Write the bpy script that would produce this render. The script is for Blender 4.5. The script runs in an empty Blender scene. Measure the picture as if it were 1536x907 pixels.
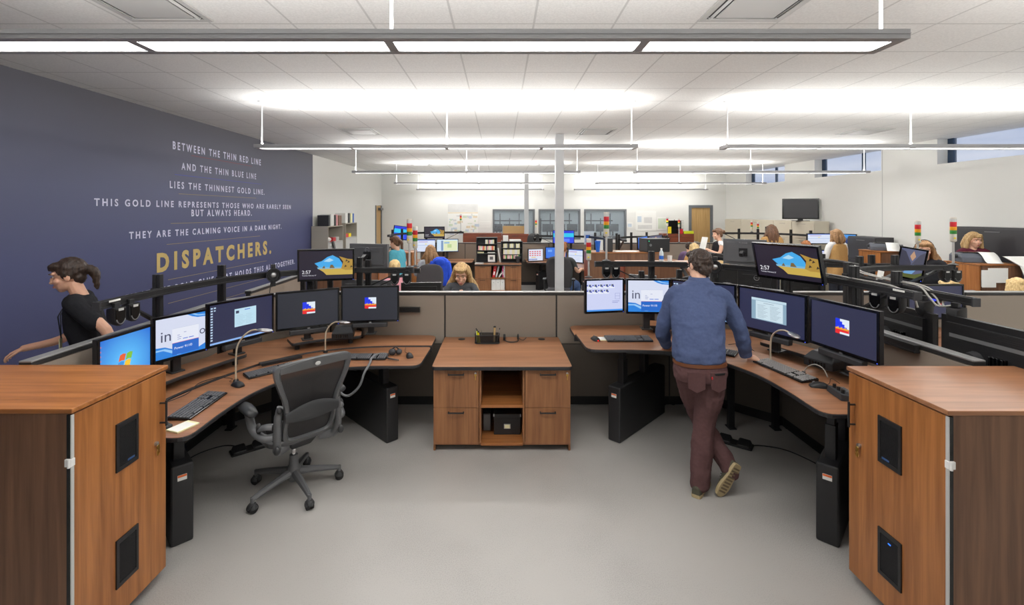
import bpy, math, random
from mathutils import Vector, Matrix, Euler
S = bpy.context.scene
COL = S.collection
PI = math.pi
R = math.radians
V = Vector

# ------------------------------------------------------------------ camera, world, exposure
CAMZ = 2.08
cd = bpy.data.cameras.new('camera'); cam = bpy.data.objects.new('camera', cd); COL.objects.link(cam)
cam.location = (0, 0, CAMZ); cam.rotation_euler = (R(90), 0, 0)
cd.sensor_width = 36; cd.lens = 700 / 1536 * 36
cd.shift_x = (768 - 750) / 1536; cd.shift_y = -(453.5 - 319) / 1536
cd.clip_start = .05; cd.clip_end = 200
S.camera = cam
S.view_settings.view_transform = 'Standard'; S.view_settings.look = 'None'
S.view_settings.exposure = 0.13; S.view_settings.gamma = 1; S.view_settings.use_curve_mapping = False
UP_W, DOWN_W = 36.0, 42.0          # watts of one pendant's two uplights (each) and its downlight

W = bpy.data.worlds.new('sky'); S.world = W; W.use_nodes = True
nt = W.node_tree; nt.nodes.clear()
def wn(t): return nt.nodes.new(t)
o_ = wn('ShaderNodeOutputWorld'); b_ = wn('ShaderNodeBackground'); tc = wn('ShaderNodeTexCoord'); mp = wn('ShaderNodeMapping')
nz = wn('ShaderNodeTexNoise'); cr = wn('ShaderNodeValToRGB')
mp.inputs['Scale'].default_value = (2.0, 2.0, 14.0)
nz.inputs['Scale'].default_value = 1.6; nz.inputs['Detail'].default_value = 5
cr.color_ramp.elements[0].position = .35; cr.color_ramp.elements[0].color = (.27, .36, .60, 1)
cr.color_ramp.elements[1].position = .68; cr.color_ramp.elements[1].color = (.66, .70, .82, 1)
nt.links.new(tc.outputs['Generated'], mp.inputs['Vector']); nt.links.new(mp.outputs[0], nz.inputs['Vector'])
nt.links.new(nz.outputs['Fac'], cr.inputs['Fac']); nt.links.new(cr.outputs[0], b_.inputs['Color'])
b_.inputs['Strength'].default_value = .95
nt.links.new(b_.outputs[0], o_.inputs['Surface'])

# ------------------------------------------------------------------ helpers
def at(px, py, Y):
    """world point seen at pixel (px, py) of the 1536x907 frame at depth Y"""
    return V(((px - 750) * Y / 700, Y, CAMZ - (py - 319) * Y / 700))
def lin(c):
    c = c / 255
    return c / 12.92 if c <= .04045 else ((c + .055) / 1.055) ** 2.4
def rgb(r, g, b): return (lin(r), lin(g), lin(b), 1)

def mat(name, col, rough=.5, metal=0, spec=.5, noise=0, nscale=40, bump=0, bscale=200, coat=0):
    m = bpy.data.materials.new(name); m.use_nodes = True
    t = m.node_tree; p = t.nodes['Principled BSDF']
    p.inputs['Base Color'].default_value = col; p.inputs['Roughness'].default_value = rough
    p.inputs['Metallic'].default_value = metal; p.inputs['Specular IOR Level'].default_value = spec
    p.inputs['Coat Weight'].default_value = coat
    if noise or bump:
        tc = t.nodes.new('ShaderNodeTexCoord')
    if noise:
        n = t.nodes.new('ShaderNodeTexNoise'); n.inputs['Scale'].default_value = nscale; n.inputs['Detail'].default_value = 4
        r = t.nodes.new('ShaderNodeMapRange'); r.inputs['To Min'].default_value = 1 - noise; r.inputs['To Max'].default_value = 1 + noise
        r.inputs['From Min'].default_value = .3; r.inputs['From Max'].default_value = .7
        x = t.nodes.new('ShaderNodeMix'); x.data_type = 'RGBA'; x.blend_type = 'MULTIPLY'; x.inputs[0].default_value = 1
        x.inputs[6].default_value = col
        t.links.new(tc.outputs['Object'], n.inputs['Vector']); t.links.new(n.outputs['Fac'], r.inputs['Value'])
        t.links.new(r.outputs[0], x.inputs[7]); t.links.new(x.outputs[2], p.inputs['Base Color'])
    if bump:
        n = t.nodes.new('ShaderNodeTexNoise'); n.inputs['Scale'].default_value = bscale; n.inputs['Detail'].default_value = 3
        b = t.nodes.new('ShaderNodeBump'); b.inputs['Strength'].default_value = bump; b.inputs['Distance'].default_value = .003
        t.links.new(tc.outputs['Object'], n.inputs['Vector']); t.links.new(n.outputs['Fac'], b.inputs['Height'])
        t.links.new(b.outputs[0], p.inputs['Normal'])
    return m

def emit(name, col, s=1.0):
    """a lit screen or lamp face"""
    m = bpy.data.materials.new(name); m.use_nodes = True
    p = m.node_tree.nodes['Principled BSDF']
    p.inputs['Base Color'].default_value = (.012, .012, .014, 1); p.inputs['Roughness'].default_value = .35
    p.inputs['Emission Color'].default_value = col; p.inputs['Emission Strength'].default_value = s
    return m

def wood(name, c1, c2, axis, rough=.32):
    m = bpy.data.materials.new(name); m.use_nodes = True
    t = m.node_tree; p = t.nodes['Principled BSDF']
    tc = t.nodes.new('ShaderNodeTexCoord'); mp = t.nodes.new('ShaderNodeMapping')
    sc = [26, 26, 26]; sc[axis] = 1.3
    mp.inputs['Scale'].default_value = sc
    n = t.nodes.new('ShaderNodeTexNoise'); n.inputs['Scale'].default_value = 1.0; n.inputs['Detail'].default_value = 6; n.inputs['Distortion'].default_value = .6
    mp2 = t.nodes.new('ShaderNodeMapping'); sc2 = [150, 150, 150]; sc2[axis] = 5; mp2.inputs['Scale'].default_value = sc2
    n2 = t.nodes.new('ShaderNodeTexNoise'); n2.inputs['Scale'].default_value = 1.0; n2.inputs['Detail'].default_value = 2
    mx = t.nodes.new('ShaderNodeMath'); mx.operation = 'MULTIPLY_ADD'; mx.inputs[1].default_value = .28
    r = t.nodes.new('ShaderNodeValToRGB')
    r.color_ramp.elements[0].position = .42; r.color_ramp.elements[0].color = c2
    r.color_ramp.elements[1].position = .82; r.color_ramp.elements[1].color = c1
    t.links.new(tc.outputs['Object'], mp.inputs[0]); t.links.new(mp.outputs[0], n.inputs['Vector'])
    t.links.new(tc.outputs['Object'], mp2.inputs[0]); t.links.new(mp2.outputs[0], n2.inputs['Vector'])
    t.links.new(n2.outputs['Fac'], mx.inputs[0]); t.links.new(n.outputs['Fac'], mx.inputs[2])
    t.links.new(mx.outputs[0], r.inputs['Fac']); t.links.new(r.outputs[0], p.inputs['Base Color'])
    p.inputs['Roughness'].default_value = rough
    return m

class MB:
    """collects shapes; build() links them as ONE mesh object"""
    def __init__(s): s.v = []; s.f = []; s.mi = []; s.M = None; s.cur = 0
    def add(s, vs, fs):
        b = len(s.v)
        for v in vs:
            v = V(v); s.v.append(tuple(s.M @ v) if s.M is not None else tuple(v))
        for f in fs: s.f.append(tuple(i + b for i in f)); s.mi.append(s.cur)
        return s
    def box(s, x0, y0, z0, x1, y1, z1):
        if x0 > x1: x0, x1 = x1, x0
        if y0 > y1: y0, y1 = y1, y0
        if z0 > z1: z0, z1 = z1, z0
        return s.add([(x0,y0,z0),(x1,y0,z0),(x1,y1,z0),(x0,y1,z0),(x0,y0,z1),(x1,y0,z1),(x1,y1,z1),(x0,y1,z1)],
              [(3,2,1,0),(4,5,6,7),(0,1,5,4),(1,2,6,5),(2,3,7,6),(3,0,4,7)])
    def obox(s, c, size, rot=None):
        """box of given size round c, turned by an Euler tuple"""
        h = V(size) / 2; m = Euler(rot).to_matrix() if rot else Matrix.Identity(3)
        vs = [V(c) + m @ V((sx*h.x, sy*h.y, sz*h.z)) for sz in (-1,1) for sx, sy in ((-1,-1),(1,-1),(1,1),(-1,1))]
        return s.add(vs, [(3,2,1,0),(4,5,6,7),(0,1,5,4),(1,2,6,5),(2,3,7,6),(3,0,4,7)])
    def bar(s, p, q, w, h):
        """rectangular bar from p to q: w across, h high"""
        p, q = V(p), V(q); d = (q - p).normalized()
        a = d.cross(V((0,0,1)))
        a = a.normalized() if a.length > 1e-4 else V((1,0,0))
        b = a.cross(d).normalized(); a *= w/2; b *= h/2
        vs = [p-a-b,p+a-b,p+a+b,p-a+b,q-a-b,q+a-b,q+a+b,q-a+b]
        return s.add(vs, [(0,1,2,3),(7,6,5,4),(0,4,5,1),(1,5,6,2),(2,6,7,3),(3,7,4,0)])
    def cyl(s, p, q, r0, r1=None, n=14):
        r1 = r0 if r1 is None else r1
        return s.tube([p, q], [r0, r1], n)
    def tube(s, pts, r, n=8, flat=None):
        pts = [V(p) for p in pts]
        rs = list(r) if isinstance(r, (list, tuple)) else [r]*len(pts)
        vs = []; prev = None
        for i, p in enumerate(pts):
            d = (pts[min(i+1, len(pts)-1)] - pts[max(i-1, 0)]).normalized()
            if prev is None:
                a = d.orthogonal().normalized() if flat is None else (V(flat) - d*V(flat).dot(d)).normalized()
            else: a = (prev - d*prev.dot(d)).normalized()
            prev = a; b = d.cross(a)
            ra, rb = rs[i] if isinstance(rs[i], tuple) else (rs[i], rs[i])
            for k in range(n):
                t = 2*PI*k/n; vs.append(p + a*ra*math.cos(t) + b*rb*math.sin(t))
        m = len(pts); fs = []
        for i in range(m-1):
            for k in range(n):
                k2 = (k+1) % n; fs.append((i*n+k, i*n+k2, (i+1)*n+k2, (i+1)*n+k))
        fs.append(tuple(range(n-1, -1, -1))); fs.append(tuple((m-1)*n+k for k in range(n)))
        return s.add(vs, fs)
    def prism(s, poly, z0, z1):
        n = len(poly)
        A = sum(poly[i][0]*poly[(i+1)%n][1] - poly[(i+1)%n][0]*poly[i][1] for i in range(n))
        if A < 0: poly = poly[::-1]
        vs = [(x,y,z0) for x,y in poly] + [(x,y,z1) for x,y in poly]
        fs = [tuple(range(n-1,-1,-1)), tuple(range(n,2*n))] + [(i,(i+1)%n,n+(i+1)%n,n+i) for i in range(n)]
        return s.add(vs, fs)
    def lathe(s, prof, c=(0,0,0), n=18, ax='z'):
        vs = []; c = V(c)
        for r, z in prof:
            for k in range(n):
                t = 2*PI*k/n; x, y = r*math.cos(t), r*math.sin(t)
                vs.append(c + (V((x,y,z)) if ax == 'z' else V((x,z,y)) if ax == 'y' else V((z,x,y))))
        m = len(prof); fs = []
        for i in range(m-1):
            for k in range(n):
                k2 = (k+1)%n; f = (i*n+k, i*n+k2, (i+1)*n+k2, (i+1)*n+k)
                fs.append(f if ax != 'y' else f[::-1])
        e = [tuple(range(n-1,-1,-1)), tuple((m-1)*n+k for k in range(n))]
        fs += e if ax != 'y' else [q[::-1] for q in e]
        return s.add(vs, fs)
    def ell(s, c, r, rot=None, nu=14, nv=9):
        c = V(c); m = (rot if isinstance(rot, Matrix) else Euler(rot).to_matrix()) if rot is not None else Matrix.Identity(3)
        if not isinstance(r, (tuple, list)): r = (r, r, r)
        vs = [c + m @ V((0,0,-r[2]))]
        for j in range(1, nv):
            a = -PI/2 + PI*j/nv
            for k in range(nu):
                t = 2*PI*k/nu; vs.append(c + m @ V((r[0]*math.cos(a)*math.cos(t), r[1]*math.cos(a)*math.sin(t), r[2]*math.sin(a))))
        vs.append(c + m @ V((0,0,r[2]))); L = len(vs)-1; fs = []
        for k in range(nu):
            k2 = (k+1)%nu; fs.append((0, 1+k2, 1+k)); fs.append((L, L-nu+k, L-nu+k2))
            for j in range(nv-2):
                a = 1+j*nu; fs.append((a+k, a+k2, a+nu+k2, a+nu+k))
        return s.add(vs, fs)
    def quad(s, *p): return s.add(p, [tuple(range(len(p)))])
    def loft(s, rings):
        """rings: lists of the same number of points; capped at both ends"""
        n = len(rings[0]); vs = [p for r in rings for p in r]; m = len(rings); fs = []
        for i in range(m-1):
            for k in range(n):
                k2 = (k+1)%n; fs.append((i*n+k, i*n+k2, (i+1)*n+k2, (i+1)*n+k))
        fs += [tuple(range(n-1,-1,-1)), tuple((m-1)*n+k for k in range(n))]
        return s.add(vs, fs)
    def build(s, name, m, parent=None, bev=0, smooth=False, kind=None, seg=2, world=True):
        me = bpy.data.meshes.new(name); me.from_pydata(s.v, [], s.f)
        ms = m if isinstance(m, (list, tuple)) else [m]
        for x in ms: me.materials.append(x)
        me.polygons.foreach_set('material_index', s.mi)
        if smooth:
            me.polygons.foreach_set('use_smooth', [True]*len(me.polygons))
            if smooth is not True and hasattr(me, 'set_sharp_from_angle'): me.set_sharp_from_angle(angle=R(smooth))
        me.update()
        o = bpy.data.objects.new(name, me); COL.objects.link(o)
        if parent:
            o.parent = parent
            if world: o.matrix_parent_inverse = root_inv(parent)
        if bev:
            b = o.modifiers.new('edge', 'BEVEL'); b.width = bev; b.segments = seg; b.limit_method = 'ANGLE'; b.angle_limit = R(40)
        if kind: o['kind'] = kind
        return o
def root_inv(p):
    """undoes the place of a thing's Empty, so that its parts can be given in world coordinates"""
    return Matrix.LocRotScale(p.location, p.rotation_euler, None).inverted() if p.parent is None else Matrix.Identity(4)
def tag(o, label, cat, group=None):
    o['label'] = label; o['category'] = cat
    if group: o['group'] = group
    return o
def thing(name, label, cat, loc=(0,0,0), rz=0, group=None):
    o = bpy.data.objects.new(name, None); COL.objects.link(o); o.empty_display_size = .05
    o.location = loc; o.rotation_euler = (0, 0, rz)
    return tag(o, label, cat, group)
def kids(o): return [c for c in COL.objects if c.parent == o]
def dup(o, loc=None, rz=None, label=None, group=None):
    """a copy of a thing with copies of its parts and sub-parts (shared mesh data)"""
    def cp(q, par):
        c = q.copy(); COL.objects.link(c)
        if par: c.parent = par
        for k in list(q.children): cp(k, c)
        return c
    c = cp(o, None)
    if loc is not None: c.location = loc
    if rz is not None: c.rotation_euler = (0, 0, rz)
    if label: c['label'] = label
    if group: c['group'] = group
    return c
def text(name, body, size, m, parent=None, loc=(0,0,0), rot=(0,0,0), ext=.0005, align='LEFT', width=None, bold=.0, spacing=1.0, world=True, height=None):
    """lettering as a mesh, stretched to WIDTH (and cap HEIGHT) when given"""
    c = bpy.data.curves.new(name, 'FONT'); c.body = body; c.size = size; c.extrude = ext; c.offset = bold; c.space_character = spacing
    c.align_x = align; c.resolution_u = 3
    t = bpy.data.objects.new(name, c); COL.objects.link(t)
    dg = bpy.context.evaluated_depsgraph_get(); dg.update()
    me = bpy.data.meshes.new_from_object(t.evaluated_get(dg)); bpy.data.objects.remove(t); bpy.data.curves.remove(c)
    me.name = name
    if me.vertices:
        xs = [v.co.x for v in me.vertices]; ys = [v.co.y for v in me.vertices]
        w = max(xs)-min(xs); h = max(ys)-min(ys); k = width/w if width else 1; kh = height/h if height else k
        for v in me.vertices: v.co.x = (v.co.x - (min(xs) if width and align == 'LEFT' else 0))*k; v.co.y = (v.co.y-(min(ys) if height else 0))*kh
    me.materials.clear(); me.materials.append(m)
    o = bpy.data.objects.new(name, me); COL.objects.link(o)
    mw = Matrix.LocRotScale(V(loc), Euler(rot), None)
    me.transform(mw)
    if parent:
        o.parent = parent
        if world: o.matrix_parent_inverse = root_inv(parent)
    return o
def spline(pts, n=6):
    """Catmull-Rom through pts (2-D or 3-D)"""
    P = [V(p) for p in pts]; out = []
    for i in range(len(P)-1):
        a, b, c, d = P[max(i-1,0)], P[i], P[i+1], P[min(i+2, len(P)-1)]
        for k in range(n):
            t = k/n
            out.append(.5*((2*b) + (c-a)*t + (2*a-5*b+4*c-d)*t*t + (3*b-a-3*c+d)*t**3))
    out.append(P[-1]); return out

# ------------------------------------------------------------------ materials
M = {}
WC1, WC2 = rgb(178, 117, 66), rgb(136, 82, 42)
M['wood_z'] = wood('cherry wood upright grain', WC1, WC2, 2)
M['wood_x'] = wood('cherry wood cross grain', WC1, WC2, 0, .3)
M['wood_y'] = wood('cherry wood deep grain', WC1, WC2, 1, .3)
M['walnut_z'] = wood('walnut laminate upright', rgb(158, 108, 70), rgb(122, 79, 49), 2, .4)
M['walnut_x'] = wood('walnut laminate cross', rgb(166, 116, 82), rgb(134, 90, 62), 0, .33)
M['dark_shade_wood'] = wood('carcass wood darkened as shade', rgb(128, 92, 68), rgb(96, 66, 48), 2, .4)  # shade of the unlit cabinet fronts is put into this darker tone
M['red_wood'] = wood('red cherry', rgb(140, 72, 46), rgb(104, 48, 30), 0, .35)
M['oak'] = wood('blond oak veneer', rgb(196, 160, 106), rgb(172, 136, 84), 2, .4)
M['edge'] = mat('black edge band', rgb(40, 40, 42), .5)
M['black'] = mat('black plastic', rgb(30, 30, 32), .45, bump=.15, bscale=900)
M['black_metal'] = mat('black powder coat', rgb(34, 34, 36), .42, bump=.1, bscale=500)
M['dark'] = mat('charcoal plastic', rgb(52, 53, 56), .5)
M['gloss_black'] = mat('gloss black', rgb(16, 16, 18), .15)
M['grey'] = mat('mid grey plastic', rgb(110, 111, 113), .5)
M['lgrey'] = mat('light grey paint', rgb(190, 190, 188), .5)
M['silver'] = mat('brushed silver', rgb(190, 190, 192), .3, metal=.9)
M['chrome'] = mat('chrome', rgb(210, 210, 212), .12, metal=1)
M['brass'] = mat('brass', rgb(196, 158, 80), .28, metal=1)
M['white'] = mat('white paint', rgb(232, 232, 230), .5)
M['paper'] = mat('paper', rgb(236, 236, 232), .8)
M['cream'] = mat('cream paper', rgb(238, 234, 190), .8)
M['fabric'] = mat('taupe panel fabric', rgb(152, 141, 130), .95, spec=.1, noise=.05, nscale=260, bump=.35, bscale=700)
M['tile'] = mat('taupe lower tile', rgb(112, 104, 96), .95, spec=.1, noise=.05, nscale=260)
M['cap'] = mat('panel cap trim', rgb(150, 150, 150), .38, metal=.3)
M['capdark'] = mat('panel joint', rgb(46, 45, 45), .5)
M['base'] = mat('black base raceway', rgb(24, 24, 25), .5)
M['column'] = mat('column paint', rgb(196, 198, 200), .45)
M['fixture'] = mat('fixture aluminium', rgb(168, 168, 170), .4, metal=.2)
M['fixwhite'] = mat('white rod', rgb(235, 235, 235), .4)
M['lamp'] = emit('lit diffuser', (1, .98, .95, 1), 3.2)
M['beige'] = mat('beige steel', rgb(200, 192, 174), .5)
M['beige2'] = mat('grey-beige steel', rgb(168, 162, 150), .5)
M['file_black'] = mat('black steel drawer', rgb(56, 56, 60), .4)
M['red'] = mat('red plastic', rgb(205, 40, 48), .4)
M['amber'] = mat('amber lens', rgb(246, 170, 20), .3)
M['green'] = mat('green lens', rgb(52, 140, 58), .3)
M['redlens'] = mat('red lens', rgb(212, 40, 52), .3)
M['clear'] = mat('clear lens', rgb(214, 214, 212), .2)
M['ivory'] = mat('ivory housing', rgb(222, 218, 206), .4)
M['yellow'] = mat('yellow sticker', rgb(248, 222, 20), .6)
M['lime'] = mat('yellow highlighter', rgb(222, 232, 30), .5)
M['blue'] = mat('blue plastic', rgb(34, 100, 200), .4)
M['magenta'] = mat('magenta card', rgb(214, 50, 130), .6)
M['pink'] = mat('pink paper', rgb(236, 170, 176), .7)
M['orange'] = mat('orange', rgb(230, 110, 50), .6)
M['tan'] = mat('tan board', rgb(196, 164, 114), .7)
M['rubber'] = mat('black rubber', rgb(22, 22, 23), .7)
M['cable'] = mat('black cable', rgb(28, 28, 29), .5)
M['cable_grey'] = mat('grey cable', rgb(170, 168, 162), .5)
M['seat_grey'] = mat('charcoal upholstery', rgb(74, 72, 74), .9, spec=.15, bump=.3, bscale=500)
M['aeron'] = mat('graphite frame plastic', rgb(92, 93, 95), .38)
M['aeron2'] = mat('dark graphite', rgb(50, 51, 53), .45)
M['clearbottle'] = mat('pale bottle plastic', rgb(200, 214, 222), .15)
def glass_mat(name, col, rough=0, alpha=.25):
    m = bpy.data.materials.new(name); m.use_nodes = True
    p = m.node_tree.nodes['Principled BSDF']
    p.inputs['Base Color'].default_value = col; p.inputs['Roughness'].default_value = rough; p.inputs['Alpha'].default_value = alpha
    return m
M['glass'] = glass_mat('window glass', (.75, .85, .95, 1), .02, .12)

# ------------------------------------------------------------------ the room
CZ = CAMZ + 1.43           # ceiling height
YB, YF = 17.5, -4.2        # back wall, wall behind the camera
XR = 8.48
def xl(Y): return -4.95 + .029*Y    # face of the long mural wall
# floor
fm = bpy.data.materials.new('grey sheet flooring'); fm.use_nodes = True
t = fm.node_tree; p = t.nodes['Principled BSDF']; tc = t.nodes.new('ShaderNodeTexCoord')
n = t.nodes.new('ShaderNodeTexNoise'); n.inputs['Scale'].default_value = 1.1; n.inputs['Detail'].default_value = 5
n2 = t.nodes.new('ShaderNodeTexNoise'); n2.inputs['Scale'].default_value = 160; n2.inputs['Detail'].default_value = 2
ad = t.nodes.new('ShaderNodeMath'); ad.operation = 'ADD'
r = t.nodes.new('ShaderNodeValToRGB'); r.color_ramp.elements[0].position = .75; r.color_ramp.elements[0].color = rgb(156, 153, 149)
r.color_ramp.elements[1].position = 1.25; r.color_ramp.elements[1].color = rgb(172, 169, 165)
b = t.nodes.new('ShaderNodeBump'); b.inputs['Strength'].default_value = .12; b.inputs['Distance'].default_value = .002
t.links.new(tc.outputs['Object'], n.inputs['Vector']); t.links.new(tc.outputs['Object'], n2.inputs['Vector'])
t.links.new(n.outputs['Fac'], ad.inputs[0]); t.links.new(n2.outputs['Fac'], ad.inputs[1]); t.links.new(ad.outputs[0], r.inputs['Fac'])
t.links.new(r.outputs[0], p.inputs['Base Color']); t.links.new(n2.outputs['Fac'], b.inputs['Height']); t.links.new(b.outputs[0], p.inputs['Normal'])
p.inputs['Roughness'].default_value = .38
M['floor'] = fm
MB().box(-5.6, YF, -.2, XR+.3, 22.5, 0).build('floor', M['floor'], kind='structure')
# ceiling: lay-in tiles with a thin grid
cm = bpy.data.materials.new('lay-in ceiling tile'); cm.use_nodes = True
t = cm.node_tree; p = t.nodes['Principled BSDF']; tc = t.nodes.new('ShaderNodeTexCoord'); sx = t.nodes.new('ShaderNodeSeparateXYZ')
t.links.new(tc.outputs['Object'], sx.inputs[0])
def gridline(out, off, w):
    a = t.nodes.new('ShaderNodeMath'); a.operation = 'SUBTRACT'; a.inputs[1].default_value = off; t.links.new(out, a.inputs[0])
    d = t.nodes.new('ShaderNodeMath'); d.operation = 'DIVIDE'; d.inputs[1].default_value = .61; t.links.new(a.outputs[0], d.inputs[0])
    f = t.nodes.new('ShaderNodeMath'); f.operation = 'FRACT'; t.links.new(d.outputs[0], f.inputs[0])
    l = t.nodes.new('ShaderNodeMath'); l.operation = 'LESS_THAN'; l.inputs[1].default_value = w/.61; t.links.new(f.outputs[0], l.inputs[0])
    return l.outputs[0]
la = gridline(sx.outputs[0], .26-6.1*2-.012, .016); lb = gridline(sx.outputs[1], 3.537-12.2-.012, .016)
mx = t.nodes.new('ShaderNodeMath'); mx.operation = 'MAXIMUM'; t.links.new(la, mx.inputs[0]); t.links.new(lb, mx.inputs[1])
nz = t.nodes.new('ShaderNodeTexNoise'); nz.inputs['Scale'].default_value = 70; nz.inputs['Detail'].default_value = 4
t.links.new(tc.outputs['Object'], nz.inputs['Vector'])
rp = t.nodes.new('ShaderNodeValToRGB'); rp.color_ramp.elements[0].position = .35; rp.color_ramp.elements[0].color = rgb(222, 222, 220)
rp.color_ramp.elements[1].position = .65; rp.color_ramp.elements[1].color = rgb(233, 233, 231)
t.links.new(nz.outputs['Fac'], rp.inputs['Fac'])
mi = t.nodes.new('ShaderNodeMix'); mi.data_type = 'RGBA'; mi.inputs[7].default_value = rgb(200, 200, 198)
t.links.new(mx.outputs[0], mi.inputs[0]); t.links.new(rp.outputs[0], mi.inputs[6]); t.links.new(mi.outputs[2], p.inputs['Base Color'])
p.inputs['Roughness'].default_value = .9
inv = t.nodes.new('ShaderNodeMath'); inv.operation = 'SUBTRACT'; inv.inputs[0].default_value = 1; t.links.new(mx.outputs[0], inv.inputs[1])
b = t.nodes.new('ShaderNodeBump'); b.inputs['Strength'].default_value = .5; b.inputs['Distance'].default_value = .006
t.links.new(inv.outputs[0], b.inputs['Height']); t.links.new(b.outputs[0], p.inputs['Normal'])
M['ceil'] = cm
MB().box(-5.6, YF, CZ, XR+.3, YB+.2, CZ+.15).build('ceiling', M['ceil'], kind='structure')
# walls
M['wallwhite'] = mat('off-white wall paint', rgb(226, 226, 222), .8, bump=.05, bscale=300)
M['joint'] = mat('wall joint', rgb(180, 180, 178), .8)
# printed mural: graphite at the top fading to navy, as printed
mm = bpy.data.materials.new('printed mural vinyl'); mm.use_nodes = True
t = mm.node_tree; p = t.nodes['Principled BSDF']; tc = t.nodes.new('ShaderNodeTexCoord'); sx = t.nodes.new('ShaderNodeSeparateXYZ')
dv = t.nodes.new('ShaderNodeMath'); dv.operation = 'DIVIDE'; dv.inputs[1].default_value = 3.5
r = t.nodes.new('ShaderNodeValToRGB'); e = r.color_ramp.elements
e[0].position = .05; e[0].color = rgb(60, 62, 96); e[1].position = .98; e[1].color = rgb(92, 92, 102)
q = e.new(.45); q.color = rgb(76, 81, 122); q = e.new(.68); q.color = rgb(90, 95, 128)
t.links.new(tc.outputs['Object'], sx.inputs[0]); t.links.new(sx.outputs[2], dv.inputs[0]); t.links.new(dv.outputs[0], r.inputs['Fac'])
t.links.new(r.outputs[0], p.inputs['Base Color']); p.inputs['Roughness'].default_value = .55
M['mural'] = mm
YM = 11.5
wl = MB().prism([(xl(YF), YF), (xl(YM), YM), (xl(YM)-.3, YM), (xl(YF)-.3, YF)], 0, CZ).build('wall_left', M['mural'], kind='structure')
MB().prism([(xl(YM)+.004, YM), (xl(16.7), 16.7), (xl(16.7)-.3, 16.7), (xl(YM)-.3, YM)], 0, CZ).build('wall_left_white', M['wallwhite'], kind='structure')
MB().prism([(xl(16.7), 16.7), (xl(YB), YB), (xl(YB)-.3, YB), (xl(16.7)-.3, 16.7)], 2.35, CZ).build('wall_left_lintel', M['wallwhite'], kind='structure')
MB().box(-5.6, YF-.2, 0, XR+.3, YF, CZ).build('wall_front', M['wallwhite'], kind='structure')
# right wall with high windows
WIN = [(9.05, 6.85), (12.58, 10.38), (16.1, 13.9), (5.53, 3.33), (2.0, -.2)]
m = MB(); m.box(XR, YF, 0, XR+.3, YB+.2, 3.02)
ys = sorted([w for a in WIN for w in a])
edges = [YF] + ys + [YB+.2]
for i in range(0, len(edges), 2): m.box(XR, edges[i], 3.02, XR+.3, edges[i+1], CZ)
m.build('wall_right', M['wallwhite'], kind='structure')
MB().box(XR-.002, 10.345, 0, XR+.01, 10.36, 3.5).build('trim_1', M['joint'], kind='structure')
M['winframe'] = mat('dark blue window frame', rgb(40, 62, 88), .4)
for i, (a, b) in enumerate(WIN):
    m = MB(); x0, x1 = XR+.2, XR+.26
    m.box(x0, a-.12, 3.02, x1, a, CZ); m.box(x0, b, 3.02, x1, b+.05, CZ); m.box(x0, b+.06, 3.02, x1, a-.12, 3.03)
    m.box(x0, (a+b)/2-.34, 3.02, x1, (a+b)/2-.28, CZ)
    w = m.build('window_%d' % (i+1), M['winframe'], kind='structure')
    MB().box(XR+.22, b+.05, 3.03, XR+.226, a-.12, CZ).build('pane', M['glass'], w)
# back wall with three windows and two doors, and the room beyond
BW = []
for x0, x1 in ((739, 802.3), (807.7, 870.8), (876, 939.7)):
    BW.append(((x0-750)*YB/700, (x1-750)*YB/700))
ZT, ZB = CAMZ+5.5*YB/700, 1.08
DX0, DX1, DZ = (1033-750)*YB/700, (1069-750)*YB/700, CAMZ + 11.5*YB/700
xb = xl(YB)-.35
m = MB(); m.box(xb, YB, ZT, DX0, YB+.2, CZ); m.box(DX0, YB, DZ, DX1, YB+.2, CZ); m.box(DX1, YB, ZT, XR+.3, YB+.2, CZ)
m.box(xb, YB, 0, BW[0][0], YB+.2, ZT)
for i in range(3):
    m.box(BW[i][0], YB, 0, BW[i][1], YB+.2, ZB)
    m.box(BW[i][1], YB, 0, BW[i+1][0] if i < 2 else DX0, YB+.2, ZT)
m.box(DX1, YB, 0, XR+.3, YB+.2, ZT)
m.build('wall_back', M['wallwhite'], kind='structure')
M['hm'] = mat('grey hollow-metal frame', rgb(104, 108, 112), .45)
for i, (a, b) in enumerate(BW):
    m = MB(); k = .07; y0, y1 = YB-.02, YB+.1
    m.box(a, y0, ZT-k, b, y1, ZT); m.box(a, y0, ZB, b, y1, ZB+k); m.box(a, y0, ZB+k, a+k, y1, ZT-k); m.box(b-k, y0, ZB+k, b, y1, ZT-k)
    w = m.build('window_%d' % (6+i), M['hm'], kind='structure', bev=.006)
    MB().box(a+k, YB+.04, ZB+k, b-k, YB+.046, ZT-k).build('pane', M['glass'], w)
m = MB(); k = .1; y0 = YB-.03
m.box(DX0, y0, 0, DX0+k, YB+.12, DZ); m.box(DX1-k, y0, 0, DX1, YB+.12, DZ); m.box(DX0+k, y0, DZ-.1, DX1-k, YB+.12, DZ)
d = m.build('door_1', M['hm'], kind='structure')
MB().box(DX0+k, YB+.01, .01, DX1-k, YB+.06, DZ-.1).build('leaf', M['oak'], d)
m = MB(); m.cyl((DX0+.2, YB+.01, 1.0), (DX0+.2, YB-.05, 1.0), .03); m.cyl((DX0+.2, YB-.05, 1.0), (DX0+.34, YB-.05, 1.0), .012); m.build('handle', M['silver'], d, smooth=40)
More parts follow.
